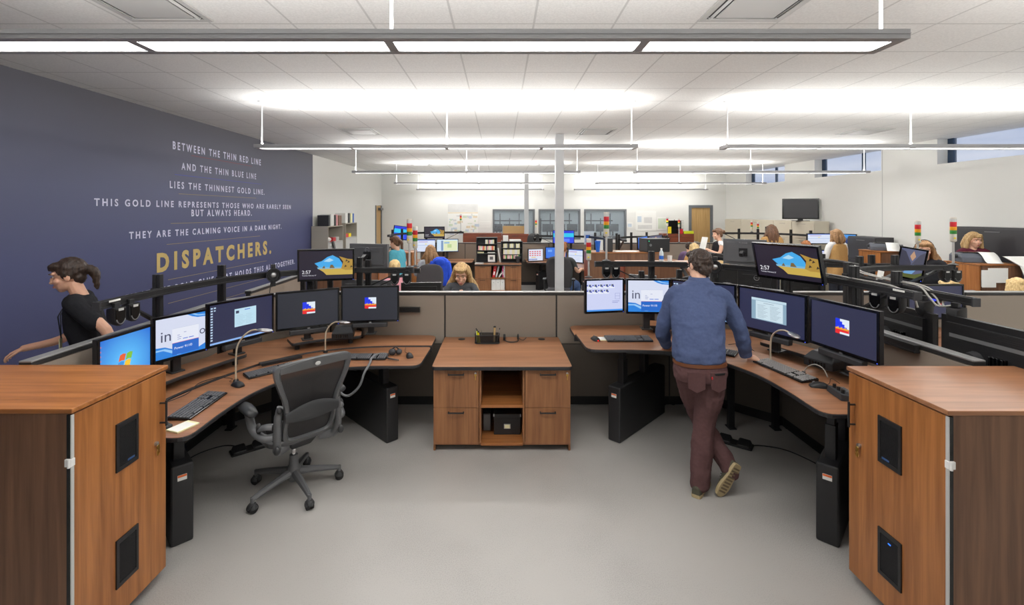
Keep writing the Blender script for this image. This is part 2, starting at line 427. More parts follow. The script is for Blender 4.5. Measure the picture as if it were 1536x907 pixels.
# door in the far end of the long wall
m = MB()
for ya in (16.7, YB-.08):
    m.prism([(xl(ya)-.1, ya), (xl(ya)+.02, ya), (xl(ya+.08)+.02, ya+.08), (xl(ya+.08)-.1, ya+.08)], 0, 2.35)
d = m.build('door_2', M['hm'], kind='structure')
MB().prism([(xl(16.78)-.06, 16.78), (xl(16.78)-.01, 16.78), (xl(17.42)-.01, 17.42), (xl(17.42)-.06, 17.42)], 0.01, 2.34).build('leaf', M['oak'], d)
MB().box(xl(17.3)-.0, 17.05, 2.18, xl(17.3)+.1, 17.4, 2.26).build('door_closer', M['grey'], d)
# room beyond the windows
M['beyond'] = mat('blue-grey wall paint', rgb(176, 188, 192), .8)
m = MB(); m.box(-4, 22, 0, 8.7, 22.2, 3.2); m.box(-4.2, YB+.2, 0, -4, 22.2, 3.2); m.box(8.5, YB+.2, 0, 8.7, 22.2, 3.2)
m.build('wall_beyond', M['beyond'], kind='structure')
MB().box(-4.2, YB+.2, 3.2, 8.7, 22.2, 3.3).build('ceiling_beyond', M['ceil'], kind='structure')
# columns
def column(X, Y, w, n):
    MB().box(X-w/2, Y-w/2, 0, X+w/2, Y+w/2, CZ).build('trim_%d' % n, M['column'], kind='structure', bev=.006)
column(1.087, 8.55, .15, 2); column(.945, 16.7, .15, 3)
# baseboard of the mural wall
MB().prism([(xl(YF), YF), (xl(YF)+.012, YF), (xl(16.6)+.012, 16.6), (xl(16.6), 16.6)], 0, .1).build('baseboard_left', M['base'], kind='structure')

# lettering on the mural (parts of the wall)
M['lett'] = mat('pale lilac vinyl lettering', rgb(226, 227, 250), .6)
M['gold'] = mat('gold vinyl lettering', rgb(206, 180, 112), .6)
M['goldline'] = mat('thin gold rule', rgb(166, 148, 104), .6)
M['redline'] = mat('red line', rgb(150, 66, 74), .6)
M['blueline'] = mat('blue line', rgb(70, 84, 190), .6)
WA = math.atan(.029)
def wally(px):  # depth at which the mural wall is seen in column px
    return -4.95 / ((px-750)/700 - .029)
def mural_text(body, p0, p1, ytop, ybot, m, bold=.0, name='lettering'):
    Y0, Y1 = wally(p0), wally(p1)
    zt, zb = CAMZ-(ytop-319)*Y0/700, CAMZ-(ybot-319)*Y0/700
    text(name, body, 1, m, wl, (xl(Y0)+.002, Y0, zb), (PI/2, 0, PI/2-WA), ext=.001, width=(Y1-Y0)/math.cos(WA), height=zt-zb, bold=bold*2, spacing=1.55)
def mural_line(p0, p1, y0, m, h=.007):
    Y0, Y1 = wally(p0), wally(p1); z = CAMZ-(y0-319)*Y0/700
    MB().prism([(xl(Y0), Y0), (xl(Y0)+.002, Y0), (xl(Y1)+.002, Y1), (xl(Y1), Y1)], z-h/2, z+h/2).build('rule_line', m, wl)
mural_text('BETWEEN THE THIN RED LINE', 259, 391, 211.5, 223.5, M['lett'], .012)
mural_line(287, 378, 233, M['redline'])
mural_text('AND THE THIN BLUE LINE', 272, 384, 243.5, 254.5, M['lett'], .012)
mural_line(262, 392, 261.5, M['blueline'])
mural_text('LIES THE THINNEST GOLD LINE.', 254.5, 396.5, 271, 282, M['lett'], .012)
mural_line(268, 384, 290.5, M['goldline'], .006)
mural_text('THIS GOLD LINE REPRESENTS THOSE WHO ARE RARELY SEEN', 141, 436, 297, 308.8, M['lett'], .012)
mural_text('BUT ALWAYS HEARD.', 287, 377.5, 314, 324.5, M['lett'], .012)
mural_line(256, 390, 335, M['goldline'], .006)
mural_text('THEY ARE THE CALMING VOICE IN A DARK NIGHT.', 193.5, 422, 347.5, 358.8, M['lett'], .012)
mural_line(250, 390, 366.5, M['goldline'], .006)
mural_text('DISPATCHERS.', 235, 406.5, 379.5, 409.5, M['gold'], .022)
mural_line(252, 400, 419.5, M['goldline'], .006)
mural_text('FIRST THE BOLD GLUE THAT HOLDS THIS ALL TOGETHER.', 188, 442, 442, 454.5, M['lett'], .012)
mural_line(252, 400, 455, M['goldline'], .006)
mural_line(262, 420, 470, M['goldline'], .006)
for i, (ya, yb) in enumerate(()): pass

# ------------------------------------------------------------------ pendant lights
def pendant(x0, x1, Y, label, zb=CAMZ+.822, rods=None, scale=1):
    root = thing('linear_pendant_light', label, 'ceiling light', ((x0+x1)/2, Y, CZ), 0, 'linear pendant lights')
    w, h = .22, .045; y0, y1 = Y-w/2, Y+w/2; zt = zb+h
    n = 4; L = (x1-x0)
    m = MB()   # open-bottomed housing: sides, ends, top deck and cross ribs
    m.box(x0, y0, zb, x1, y0+.045, zt); m.box(x0, y1-.04, zb, x1, y1, zt)
    m.box(x0, y0+.045, zb, x0+.05, y1-.04, zt); m.box(x1-.05, y0+.045, zb, x1, y1-.04, zt)
    m.box(x0+.05, y0+.045, zt-.02, x1-.05, y1-.04, zt-.014)
    for k in range(1, n): m.box(x0+L*k/n-.022, y0+.045, zb+.001, x0+L*k/n+.022, y1-.04, zt-.02)
    m.box(x0, y0-.004, zb+.022, x1, y0, zb+.026)
    m.build('housing', M['fixture'], root)
    for k in range(n):
        a, b = x0+L*k/n+.024, x0+L*(k+1)/n-.024
        if k == 0: a += .028
        if k == n-1: b -= .028
        MB().box(a, y0+.047, zb+.006, b, y1-.042, zb+.016).build('diffuser', M['lamp'], root)
    MB().box(x0+.04, y0+.03, zt-.014, x1-.04, y1-.03, zt-.006).build('uplight_lens', M['lamp'], root)
    for x in (rods or (x0+.05, (x0+x1)/2, x1-.05)):
        m = MB(); m.cyl((x, Y, zt-.02), (x, Y, CZ-.01), .008); m.cyl((x, Y, CZ-.012), (x, Y, CZ), .05); m.cyl((x, Y, zt-.005), (x, Y, zt+.03), .016)
        m.build('hanging_rod', M['fixwhite'], root, smooth=40)
    for up in (1, 2, 0):
        l = bpy.data.lights.new('pendant_glow', 'AREA'); l.shape = 'RECTANGLE'; l.size = L-.1; l.size_y = .12
        l.energy = (UP_W if up else DOWN_W)*(.45 if Y < 0 else .5 if Y > 16 else 1); l.color = (1, .985, .96)
        o = bpy.data.objects.new('pendant_glow', l); COL.objects.link(o); o.parent = root
        o.location = (0, 0 if not up else (.05 if up == 1 else -.05), (zt+.05 if up else zb+.003)-CZ)
        o.rotation_euler = (PI + (R(42) if up == 1 else -R(42)), 0, 0) if up else (0, 0, 0)
    return root
ROWS = [(2.31, None), (6.0, None), (9.7, None), (13.35, None), (16.95, None), (-1.5, None)]
words_row = ['nearest the camera', 'second row', 'third row', 'fourth row', 'last row before the windows', 'behind the camera']
for i, (Y, _) in enumerate(ROWS):
    if i == 5: a0, a1 = -3.05, 1.77
    elif i == 0: a0, a1 = -3.01, 1.936
    else: a0 = (387, 530, 592, 625)[i-1]; a0 = (a0-750)*Y/700; a1 = ((953.5, 869.5, None, 816)[i-1]); a1 = (a1-750)*Y/700 if a1 else a0+4.82
    pendant(a0, a1, Y, 'long thin pendant light on rods, %s, mural side' % words_row[i])
    if i in (0, 5): b0, b1 = 2.82, 7.64
    else:
        b0 = ((1085, 952, 894, 861.5)[i-1]-750)*Y/700; b1 = b0+4.82
    pendant(b0, b1, Y, 'long thin pendant light on rods, %s, window-wall side' % words_row[i])
# unseen lights added to brighten the room beyond the windows
def add_room_light(X, Y, label):
    root = thing('added_troffer', label, 'ceiling light', (X, Y, 3.2))
    m = MB(); m.box(X-.6, Y-.3, 3.17, X+.6, Y+.3, 3.199); m.build('tray', M['white'], root)
    MB().box(X-.56, Y-.26, 3.164, X+.56, Y+.26, 3.17).build('diffuser', M['lamp'], root)
    l = bpy.data.lights.new('added_room_glow', 'AREA'); l.shape = 'RECTANGLE'; l.size = 1.1; l.size_y = .5; l.energy = 45
    o = bpy.data.objects.new('added_room_glow', l); COL.objects.link(o); o.parent = root; o.location = (0, 0, -.045)
add_room_light(-.5, 19.6, 'unseen light added in the room beyond, mural side'); add_room_light(4.5, 19.6, 'unseen light added in the room beyond, window side')
# ceiling air vents
def vent(X, Y, label, s=.6):
    root = thing('ceiling_vent', label, 'vent', (X, Y, CZ), 0, 'square ceiling vents')
    m = MB(); h = s/2; k = .04
    m.box(X-h, Y-h, CZ-.012, X+h, Y-h+k, CZ); m.box(X-h, Y+h-k, CZ-.012, X+h, Y+h, CZ); m.box(X-h, Y-h+k, CZ-.012, X-h+k, Y+h-k, CZ); m.box(X+h-k, Y-h+k, CZ-.012, X+h, Y+h-k, CZ)
    m.build('frame', M['lgrey'], root)
    MB().box(X-h+k, Y-h+k, CZ-.006, X+h-k, Y+h-k, CZ-.001).build('duct_face', M['dark'], root)
    MB().box(X-h+.09, Y-h+.09, CZ-.022, X+h-.09, Y+h-.09, CZ-.012).build('diffuser_plate', M['lgrey'], root, bev=.004)
    m = MB()
    for a in (-1, 1): m.obox((X+a*(h-.065), Y, CZ-.009), (.004, s-.1, .03), (0, a*.6, 0)); m.obox((X, Y+a*(h-.065), CZ-.009), (s-.1, .004, .03), (-a*.6, 0, 0))
    m.build('louver', M['lgrey'], root)
for r_, (Y, xs) in enumerate(((3.17, (-2.43, 1.77)), (8.2, (-2.44, 1.69, 6.4)), (13.6, (-2.33, 1.38, 6.0)))):
    for x_, X in enumerate(xs):
        vent(X, Y, 'square ceiling vent %s, %s' % (('above the front workstations', 'above the second row of desks', 'above the far desks')[r_], ('near the mural wall', 'in the middle of the ceiling', 'near the window wall')[x_]))

# ------------------------------------------------------------------ cubicle panels
def panel(p, q, label, z=1.227, joints=True, th=.07):
    """one dividing panel from p to q (plan points)"""
    p, q = V((p[0], p[1], 0)), V((q[0], q[1], 0)); d = q-p; L = d.length; rz = math.atan2(d.y, d.x)
    root = thing('cubicle_panel', label, 'divider panel', tuple(p), rz, 'taupe cubicle panels')
    h = th/2
    MB().box(.008, -h+.006, .1, L-.008, h-.006, .66).build('lower_tile', M['tile'], root, world=False)
    MB().box(.008, -h+.004, .668, L-.008, h-.004, z-.04).build('upper_tile', M['fabric'], root, bev=.004, world=False)
    MB().box(0, -h+.012, .09, .008, h-.012, z-.03).box(L-.008, -h+.012, .09, L, h-.012, z-.03).box(.008, -h+.012, .66, L-.008, h-.012, .668).build('frame', M['capdark'], root, world=False)
    MB().box(.0, -h+.002, .012, L, h-.002, .1).build('base_raceway', M['base'], root, bev=.003, world=False)
    m = MB(); m.box(0, -h, z-.034, L, h, z-.01); m.build('cap_dark_rail', M['capdark'], root, world=False)  # dark band right under the top cap
    MB().box(0, -h-.002, z-.012, L, h+.002, z).build('top_cap', M['cap'], root, bev=.004, world=False)
    m = MB()
    for x in (.05, L-.05): m.cyl((x, 0, 0), (x, 0, .014), .02)
    m.build('foot', M['rubber'], root, world=False)
    return root
XL, XRP, YP = -2.735, 2.775, 5.07
cuts = [-2.28, -1.83, -.595, .61, 1.83, 2.3]
nm = ['behind the two dark monitors beside the mural wall', 'behind the desk end nearest the wood credenza, mural side', 'directly behind the wood credenza', 'behind the desk end nearest the wood credenza, standing man side', 'behind the standing man']
for i in range(5): panel((cuts[i], YP), (cuts[i+1], YP), 'taupe fabric divider panel ' + nm[i])
panel((XL, 4.55), (cuts[0], YP), 'short taupe divider panel cutting the corner behind the five monitors, mural side')
panel((cuts[-1], YP), (XRP, 4.55), 'short taupe divider panel cutting the corner behind the standing man')
panel((XL, 2.686), (XL, 3.62), 'taupe divider panel beside the wood cabinet with the orange top, mural side'); panel((XL, 3.62), (XL, 4.55), 'taupe divider panel beside the desk, facing the mural wall')
panel((XRP, 4.55), (XRP, 3.62), 'taupe divider panel behind the large monitors of the standing man'); panel((XRP, 3.62), (XRP, 2.7), 'taupe divider panel beside the wood cabinet under the window wall')
panel((XL-.03, 5.12), (XL-.06, 6.5), 'taupe divider panel continuing along the mural wall behind the first desk')
panel((2.76, 6.5), (2.76, 5.62), 'taupe divider panel in the second row, running back from the standing man'); panel((2.76, 5.6), (3.12, 5.1), 'short taupe corner panel in the second row behind the raised screen')
panel((3.14, YP), (4.36, YP), 'taupe divider panel behind the tilted mountain lake screen'); panel((4.37, YP), (5.02, YP), 'taupe divider panel behind the dark screen near the window wall')
panel((5.03, YP), (6.25, YP), 'taupe divider panel in front of the printers')
panel((6.26, YP), (7.5, YP), 'taupe divider panel nearest the window wall')

# ------------------------------------------------------------------ desks
def off(poly, d):
    """polygon moved inwards by d"""
    n = len(poly); P = [V((x, y)) for x, y in poly]
    A = sum(P[i].x*P[(i+1)%n].y - P[(i+1)%n].x*P[i].y for i in range(n)); sg = 1 if A > 0 else -1
    out = []
    for i in range(n):
        a = (P[i]-P[i-1]).normalized(); b = (P[(i+1)%n]-P[i]).normalized()
        na, nb = V((-a.y, a.x))*sg, V((-b.y, b.x))*sg; k = na+nb
        k = k.normalized() if k.length > 1e-6 else na
        out.append(tuple(P[i] + k*d/max(.4, k.dot(na))))
    return out
def rnd(poly, idx, r, n=5):
    """rounds the listed corners of a polygon"""
    out = []; N = len(poly)
    for i, p in enumerate(poly):
        if i not in idx: out.append(tuple(p)); continue
        p = V(p); a = (V(poly[i-1])-p); b = (V(poly[(i+1)%N])-p); rr = min(r, a.length*.5, b.length*.5)
        a, b = p+a.normalized()*rr, p+b.normalized()*rr
        for k in range(n+1):
            t = k/n; out.append(tuple(a*(1-t)**2 + p*2*t*(1-t) + b*t*t))
    return out
FRONT = [(1.1, 4.03), (1.40, 3.985), (1.60, 3.86), (1.75, 3.66), (1.845, 3.40), (1.87, 3.1), (1.865, 2.90)]
GAP = [(.70, 4.59), (1.28, 4.575), (1.72, 4.44), (1.95, 4.25), (2.13, 4.0), (2.28, 3.62), (2.36, 3.28), (2.385, 2.78)]
def slab(poly, z, root, name, th=.03, wm=None):
    e = MB().prism(poly, z-th, z-.002).build(name + '_edge_band', M['edge'], root, bev=.006)
    MB().prism(off(poly, .004), z-.003, z).build(name, M[wm or 'walnut_x'], root)
    return e
def T(cx, s, fy): return lambda u, y: (cx + s*u, fy(y))
def desk(cx, s, fy, zk, zm, label, full=True):
    t = T(cx, s, fy)
    root = thing('dispatch_desk', label, 'desk', (*t(2.1, 4.3), 0), 0, 'curved two-level dispatch desks')
    fr = [tuple(p) for p in spline(FRONT, 5)]; gp = [tuple(p) for p in spline(GAP, 5)]
    kb = [(.72, 4.03)] + fr + [(1.865, 2.735), (2.36, 2.735)] + [p for p in reversed(gp)][1:]
    kb = rnd(kb, [0, len(fr)+1], .1); kb = rnd(kb, [len(kb)-1], .07)
    slab([t(*p) for p in kb], zk, root, 'keyboard_surface')
    g2 = [(a+.035*math.cos(k), b+.035*math.sin(k)) for (a, b), k in zip(gp, [PI/2-PI/2*i/(len(gp)-1) for i in range(len(gp))])]
    bk = g2 + [(2.42, 2.735), (2.695, 2.735), (2.695, 4.45), (2.21, 5.02), (.70, 5.02)]
    slab([t(*p) for p in rnd(bk, [len(bk)-1], .12)], zm, root, 'monitor_surface')
    # gap rail between both levels
    m = MB()
    for i in range(len(gp)-1):
        a, b = g2[i], g2[i+1]; m.bar((*t(*a), zm-.035), (*t(*b), zm-.035), .02, .05)
    m.build('gap_rail', M['edge'], root)
    # riser shelves carrying the monitors
    zr = zm + .085
    def along(o, i0, i1): return [(a+o*math.cos(k), b+o*math.sin(k)) for (a, b), k in list(zip(gp, [PI/2-PI/2*i/(len(gp)-1) for i in range(len(gp))]))[i0:i1]]
    n = len(gp)
    for i0, i1 in ((6, 15), (20, n)):
        inner = along(.12, i0, i1); outer = along(.36, i0, i1)
        poly = rnd(inner + outer[::-1], [0, len(inner)-1, len(inner), 2*len(inner)-1], .06)
        slab([t(*p) for p in poly], zr, root, 'riser_shelf')
        for q in (along(.2, i0, i1)[1], along(.2, i0, i1)[-2]): MB().cyl((*t(*q), zm-.001), (*t(*q), zr-.028), .022).build('riser_foot', M['black_metal'], root, smooth=40)
    # pedestals with lift columns, on both ends, and support posts
    for a, b in (((1.0, 4.24), (1.64, 4.9)), ((2.02, 2.93), (2.58, 3.5))):
        A, B = V(t(*a)), V(t(*b)); d = (B-A).normalized(); nrm = V((-d.y, d.x))*.062
        MB().prism([tuple(A-nrm), tuple(A+nrm), tuple(B+nrm), tuple(B-nrm)], 0, .5).build('pedestal', M['black_metal'], root, bev=.012)
        for k, f in ((.17, zk), (.62, zm)):
            c = A + (B-A)*k
            m = MB(); rz = math.atan2(d.y, d.x)
            m.obox((c.x, c.y, .49+(f-.03-.49)*.3), (.085, .06, (f-.03-.49)*.6), (0, 0, rz)); m.obox((c.x, c.y, .49+(f-.03-.49)*.72), (.066, .045, (f-.03-.49)*.56), (0, 0, rz))
            m.build('lift_column', M['black_metal'], root, bev=.004)
        c = A + (B-A)*.17
        MB().obox((c.x, c.y, zk-.05), (.3, .09, .04), (0, 0, math.atan2(d.y, d.x))).build('mounting_plate', M['black_metal'], root, bev=.004)
        f = A - d*.0005
        rot = (0, 0, math.atan2(d.y, d.x))
        MB().obox((f.x, f.y, .42), (.003, .05, .035), rot).build('warning_label', [M['paper']], root)
        MB().obox((f.x-d.x*.001, f.y-d.y*.001, .43), (.003, .048, .013), rot).build('label_stripe', M['orange'], root)
    for q in ((2.2, 4.52), (2.62, 4.5)):
        m = MB(); x, y = t(*q); m.box(x-.03, y-.02, .01, x+.03, y+.02, zm-.03); m.box(x-.035, y-.05, 0, x+.035, y+.05, .012)
        m.build('support_post', M['black_metal'], root, bev=.003)
    # under-frame along the front edge
    m = MB()
    u0 = [(a+.16*math.cos(k), b+.16*math.sin(k)) for (a, b), k in zip(fr, [PI/2-PI/2*i/(len(fr)-1) for i in range(len(fr))])]
    for i in range(len(u0)-1): m.bar((*t(*u0[i]), zk-.055), (*t(*u0[i+1]), zk-.055), .05, .045)
    m.build('under_frame', M['black_metal'], root)
    return root
idy = lambda y: y
CX = .025
DESK_L = desk(CX, -1, idy, .76, .765, 'curved two-level walnut desk with the empty mesh chair in front')
DESK_R = desk(CX+.01, 1, idy, .90, .87, 'curved two-level walnut desk raised higher, where the man in the blue shirt stands')

# ------------------------------------------------------------------ screens
E_ = {}
def em(r, g, b, s=.9):
    k = (r, g, b, s)
    if k not in E_: E_[k] = emit('screen colour %d %d %d' % (r, g, b), rgb(r, g, b), s)
    return E_[k]
def egrad(name, cin, cout, rad, off_=(0, 0, 0)):
    m = emit(name, cin); t = m.node_tree; p = t.nodes['Principled BSDF']
    tc = t.nodes.new('ShaderNodeTexCoord'); mp = t.nodes.new('ShaderNodeMapping'); g = t.nodes.new('ShaderNodeTexGradient'); g.gradient_type = 'SPHERICAL'
    r = t.nodes.new('ShaderNodeValToRGB'); r.color_ramp.elements[0].color = cout; r.color_ramp.elements[1].color = cin
    mp.inputs['Location'].default_value = [-o/rad for o in off_]; mp.inputs['Scale'].default_value = (1/rad,)*3
    t.links.new(tc.outputs['Object'], mp.inputs[0]); t.links.new(mp.outputs[0], g.inputs[0]); t.links.new(g.outputs['Fac'], r.inputs[0])
    t.links.new(r.outputs[0], p.inputs['Emission Color']); return m
M['w7'] = egrad('blue desktop picture', rgb(96, 196, 250), rgb(26, 92, 200), .3, (0, 0, .12))
M['navyscreen'] = em(40, 44, 74)
def screen(kind, w, h, y, root, texts=True):
    """the lit picture: flat coloured shapes on the display; x, z run from 0 to 1 over the display"""
    mats = []; m = MB(); lay = [0]
    def P(mt, *pts):
        if mt not in mats: mats.append(mt)
        m.cur = mats.index(mt); lay[0] += 1
        yy = y - .0002*lay[0]
        m.quad(*[((px-.5)*w, yy, pz*h) for px, pz in pts])
    def Rr(mt, x0, z0, x1, z1): P(mt, (x0, z0), (x1, z0), (x1, z1), (x0, z1))
    tx = []
    wht = em(226, 230, 245)
    if kind == 'windows':
        Rr(M['w7'], 0, 0, 1, 1); Rr(em(30, 80, 170), 0, 0, 1, .06)
        def flag(mt, x, z, a, b): P(mt, *[(x+i, z+j) for i, j in ((0, 0), (a*.5, .018), (a, 0), (a+.03, b), (a*.5+.03, b+.02), (.03, b))])
        cx, cz = .48, .40
        flag(em(236, 98, 50), cx-.13, cz+.02, .115, .14); flag(em(130, 196, 60), cx+.005, cz+.02, .115, .14)
        flag(em(60, 150, 230), cx-.165, cz-.14, .115, .14); flag(em(250, 200, 50), cx-.03, cz-.14, .115, .14)
        Rr(em(210, 180, 220), .03, .22, .16, .29)
        for k in range(6): Rr(em(200, 130, 170), .01, .35+k*.1, .03, .385+k*.1)
    elif kind == 'portal':
        Rr(em(214, 220, 240), 0, 0, 1, 1)
        P(em(40, 130, 220), (.62, 1), (.72, .93), (.84, .88), (1, .87), (1, 1)); P(em(150, 200, 245), (.70, 1), (.8, .935), (.9, .91), (1, .905), (1, .93), (.85, .95), (.76, 1))
        P(em(40, 130, 220), (0, 0), (1, 0), (1, .16), (.8, .06), (.55, .06), (.35, .18), (.18, .28), (0, .3)); P(em(150, 200, 245), (0, .2), (.15, .2), (.3, .1), (.42, .02), (.5, .02), (.34, .15), (.18, .24), (0, .24))
        Rr(em(230, 234, 246), .32, .28, .86, .70); Rr(em(36, 104, 200), .32, .03, .86, .33); Rr(em(230, 90, 120), .32, .33, .86, .338)
        for k, (a, b) in enumerate(((.55, .6), (.42, .47), (.42, .5), (.42, .49))): Rr(em(120, 130, 190), a, .56-k*.05, b, .572-k*.05)
        Rr(em(80, 120, 220), .53, .395, .63, .415); Rr(em(80, 120, 220), .65, .395, .75, .415)
        Rr(em(150, 160, 200), .32, .70, .86, .703)
        tx += [('in', .10, .42, .19, em(70, 74, 100), None), ('o', .875, .42, .12, em(70, 74, 100), None), ('Power 911\u00ae', .36, .17, .36, em(240, 245, 255), None)]
    elif kind == 'desktop':
        Rr(M['navyscreen'], 0, 0, 1, 1); Rr(em(140, 180, 236), 0, 0, 1, .045)
        for k in range(13): Rr(em(190, 214, 236), .015, .10+k*.067, .045, .135+k*.067)
        Rr(em(190, 214, 236), .06, .905, .09, .94); Rr(em(190, 214, 236), .06, .84, .085, .87)
        Rr(em(190, 224, 240), .37, .33, .72, .80); Rr(em(50, 60, 90), .39, .68, .44, .75); Rr(em(60, 110, 210), .53, .74, .62, .76)
        for k in range(7): Rr(em(150, 184, 206), .39, .38+k*.04, .5+.03*(k % 3), .386+k*.04); Rr(em(150, 184, 206), .55, .38+k*.04, .64+.02*(k % 2), .386+k*.04)
    elif kind == 'logo' or kind == 'logo2':
        Rr(em(38, 41, 50) if kind == 'logo' else em(44, 46, 72), 0, 0, 1, 1)
        x0, x1, z0, z1 = .40, .61, .36, .70; k = (x1-x0)/6; q = (z1-z0)/6
        Rr(em(226, 236, 246), x0, z0, x1, z1)
        for i, (a, b) in enumerate(((2, 6), (3, 5), (4, 4), (5, 3))): Rr(em(24, 52, 232), x0, z0+q*3.0, x0+k*(a), z0+q*(b))
        Rr(em(24, 52, 232), x0, z0+q*2.4, x0+k*5, z0+q*3)
        Rr(em(232, 40, 44), x0, z0, x1, z0+q*2.4); Rr(em(226, 236, 246), x0+k*2, z0, x1, z0+q*.8)
        for j in range(11): Rr(em(240, 190, 40), x0+k*.1+j*k*.53, z0+q*1.8, x0+k*.1+j*k*.53+k*.38, z0+q*(2.35+.25*((j*7) % 3)))
    elif kind == 'cave':
        Rr(em(34, 28, 44), 0, 0, 1, 1)
        P(em(66, 168, 232), (.28, .56), (.42, .64), (.52, .78), (.62, .84), (.74, .72), (.80, .55), (.80, .36), (.40, .36))
        P(em(170, 214, 240), (.45, .62), (.56, .74), (.64, .66), (.56, .60))
        P(em(200, 170, 80), (.34, .37), (.80, .37), (1, .30), (1, .14), (.5, .14), (.44, .26)); P(em(120, 180, 214), (.34, .36), (.80, .36), (.78, .42), (.33, .42))
        P(em(120, 96, 50), (.42, .38), (.48, .38), (.46, .48)); P(em(120, 96, 50), (.56, .38), (.66, .38), (.62, .5), (.58, .5))
        P(em(176, 140, 60), (.78, .36), (.86, .30), (1, .30), (1, .68), (.9, .7), (.74, .80), (.82, .6))
        for a, b in ((.84, .4), (.9, .55), (.95, .38), (.86, .6)): P(em(60, 46, 36), (a, b), (a+.05, b+.03), (a+.02, b+.09))
        tx += [('2:57', .05, .20, .16, em(240, 240, 245), None), ('Tuesday, February 27', .05, .12, .26, em(230, 230, 240), None)]
    elif kind == 'document':
        Rr(M['navyscreen'], 0, 0, 1, 1); Rr(em(140, 170, 190), .20, .25, .74, .80); Rr(em(196, 220, 232), .20, .74, .74, .80); Rr(em(206, 226, 236), .27, .27, .69, .73)
        for k in range(11): Rr(em(140, 160, 176), .30, .31+k*.032, .40+.03*(k % 3), .318+k*.032); Rr(em(140, 160, 176), .5, .31+k*.032, .6+.02*(k % 4), .318+k*.032)
        Rr(em(120, 140, 160), .4, .685, .56, .695)
    elif kind == 'callgrid':
        Rr(em(206, 212, 244), 0, 0, 1, 1); Rr(em(70, 150, 236), 0, 0, 1, .05)
        for rr in range(2):
            for k in range(5-rr):
                Rr(em(232, 236, 248), .01+k*.155, .74-rr*.17, .15+k*.155, .84-rr*.17); Rr(em(40, 60, 190), .0+k*.155, .82-rr*.17, .04+k*.155, .86-rr*.17); Rr(em(90, 100, 120), .06+k*.155, .80-rr*.17, .12+k*.155, .87-rr*.17); Rr(em(30, 50, 180), .1+k*.155, .78-rr*.17, .135+k*.155, .83-rr*.17)
        Rr(em(150, 158, 210), .78, .38, .92, .58); Rr(em(206, 212, 244), .79, .39, .91, .48); Rr(em(206, 212, 244), .79, .49, .91, .57); Rr(em(150, 158, 210), .7, .26, .86, .28); Rr(em(150, 158, 210), .7, .31, .9, .33)
    elif kind == 'bluebars':
        Rr(em(40, 70, 232), 0, 0, 1, 1); Rr(em(40, 200, 236), 0, .48, 1, .80); Rr(em(30, 40, 210), .04, .84, .9, .95); Rr(em(90, 130, 250), .1, .1, .8, .35)
    elif kind == 'bluedesk': Rr(em(60, 120, 226), 0, 0, 1, 1); Rr(em(120, 170, 240), .1, .6, .3, .8); Rr(em(30, 60, 150), 0, 0, 1, .06)
    elif kind == 'map':
        Rr(em(206, 226, 244), 0, 0, 1, 1); Rr(em(226, 232, 190), .32, .04, .98, .9); Rr(em(120, 150, 190), .2, .05, .3, .9); Rr(em(190, 210, 150), .5, .3, .7, .6); Rr(em(150, 186, 216), .35, .65, .6, .8)
    elif kind == 'list':
        Rr(em(220, 228, 246), 0, 0, 1, 1); Rr(em(90, 120, 210), 0, .93, 1, 1); Rr(em(180, 150, 206), .1, .78, .6, .84); Rr(em(160, 186, 226), 0, .5, 1, .54); Rr(em(240, 220, 80), .45, .6, .55, .66)
        for k in range(5): Rr(em(170, 184, 216), .05, .1+k*.07, .8, .11+k*.07)
    elif kind == 'lake':
        Rr(em(92, 96, 124), 0, 0, 1, 1); P(em(60, 60, 76), (0, .25), (0, .95), (.2, .9), (.5, .5), (.42, .35)); P(em(74, 74, 90), (1, .3), (1, .95), (.8, .85), (.52, .5), (.6, .38)); P(em(190, 150, 120), (.4, .75), (.52, .95), (.64, .76), (.52, .6))
        P(em(112, 160, 206), (.22, .12), (.42, .4), (.6, .48), (.74, .3), (.6, .14)); P(em(90, 96, 50), (0, 0), (1, 0), (1, .24), (.7, .14), (.3, .12), (0, .26))
    elif kind == 'redshapes':
        Rr(em(222, 226, 242), 0, 0, 1, 1)
        for rr in range(3):
            for k in range(5): Rr(em(220, 50, 50), .06+k*.17, .76-rr*.17, .17+k*.17, .84-rr*.17)
        Rr(em(230, 190, 60), .2, .26, .5, .32)
        for k in range(6): Rr(em(60, 90, 170), .02+k*.1, .06, .09+k*.1, .16)
    elif kind == 'beach2':
        Rr(em(70, 150, 226), 0, 0, 1, 1); P(em(90, 100, 140), (0, .3), (.4, .9), (1, .3), (1, .5)); P(em(150, 170, 40), (0, 0), (1, 0), (1, .3), (.4, .34), (0, .2)); P(em(40, 60, 110), (.3, .3), (.7, .75), (1, .4), (1, .3))
    elif kind == 'off': Rr(M['gloss_black'], 0, 0, 1, 1)
    sc = m.build('screen', mats, root, world=False)
    if texts:
        for body, fx, fz, fw, mt, _ in tx:
            o = text('screen_text', body, h*.1, mt, None, ((fx-.5)*w, y-.0002*lay[0]-.0006, fz*h), (PI/2, 0, 0), ext=.0001, width=fw*w)
            o.parent = sc
    return sc
M['backgrey'] = mat('grey monitor back', rgb(104, 105, 108), .45)
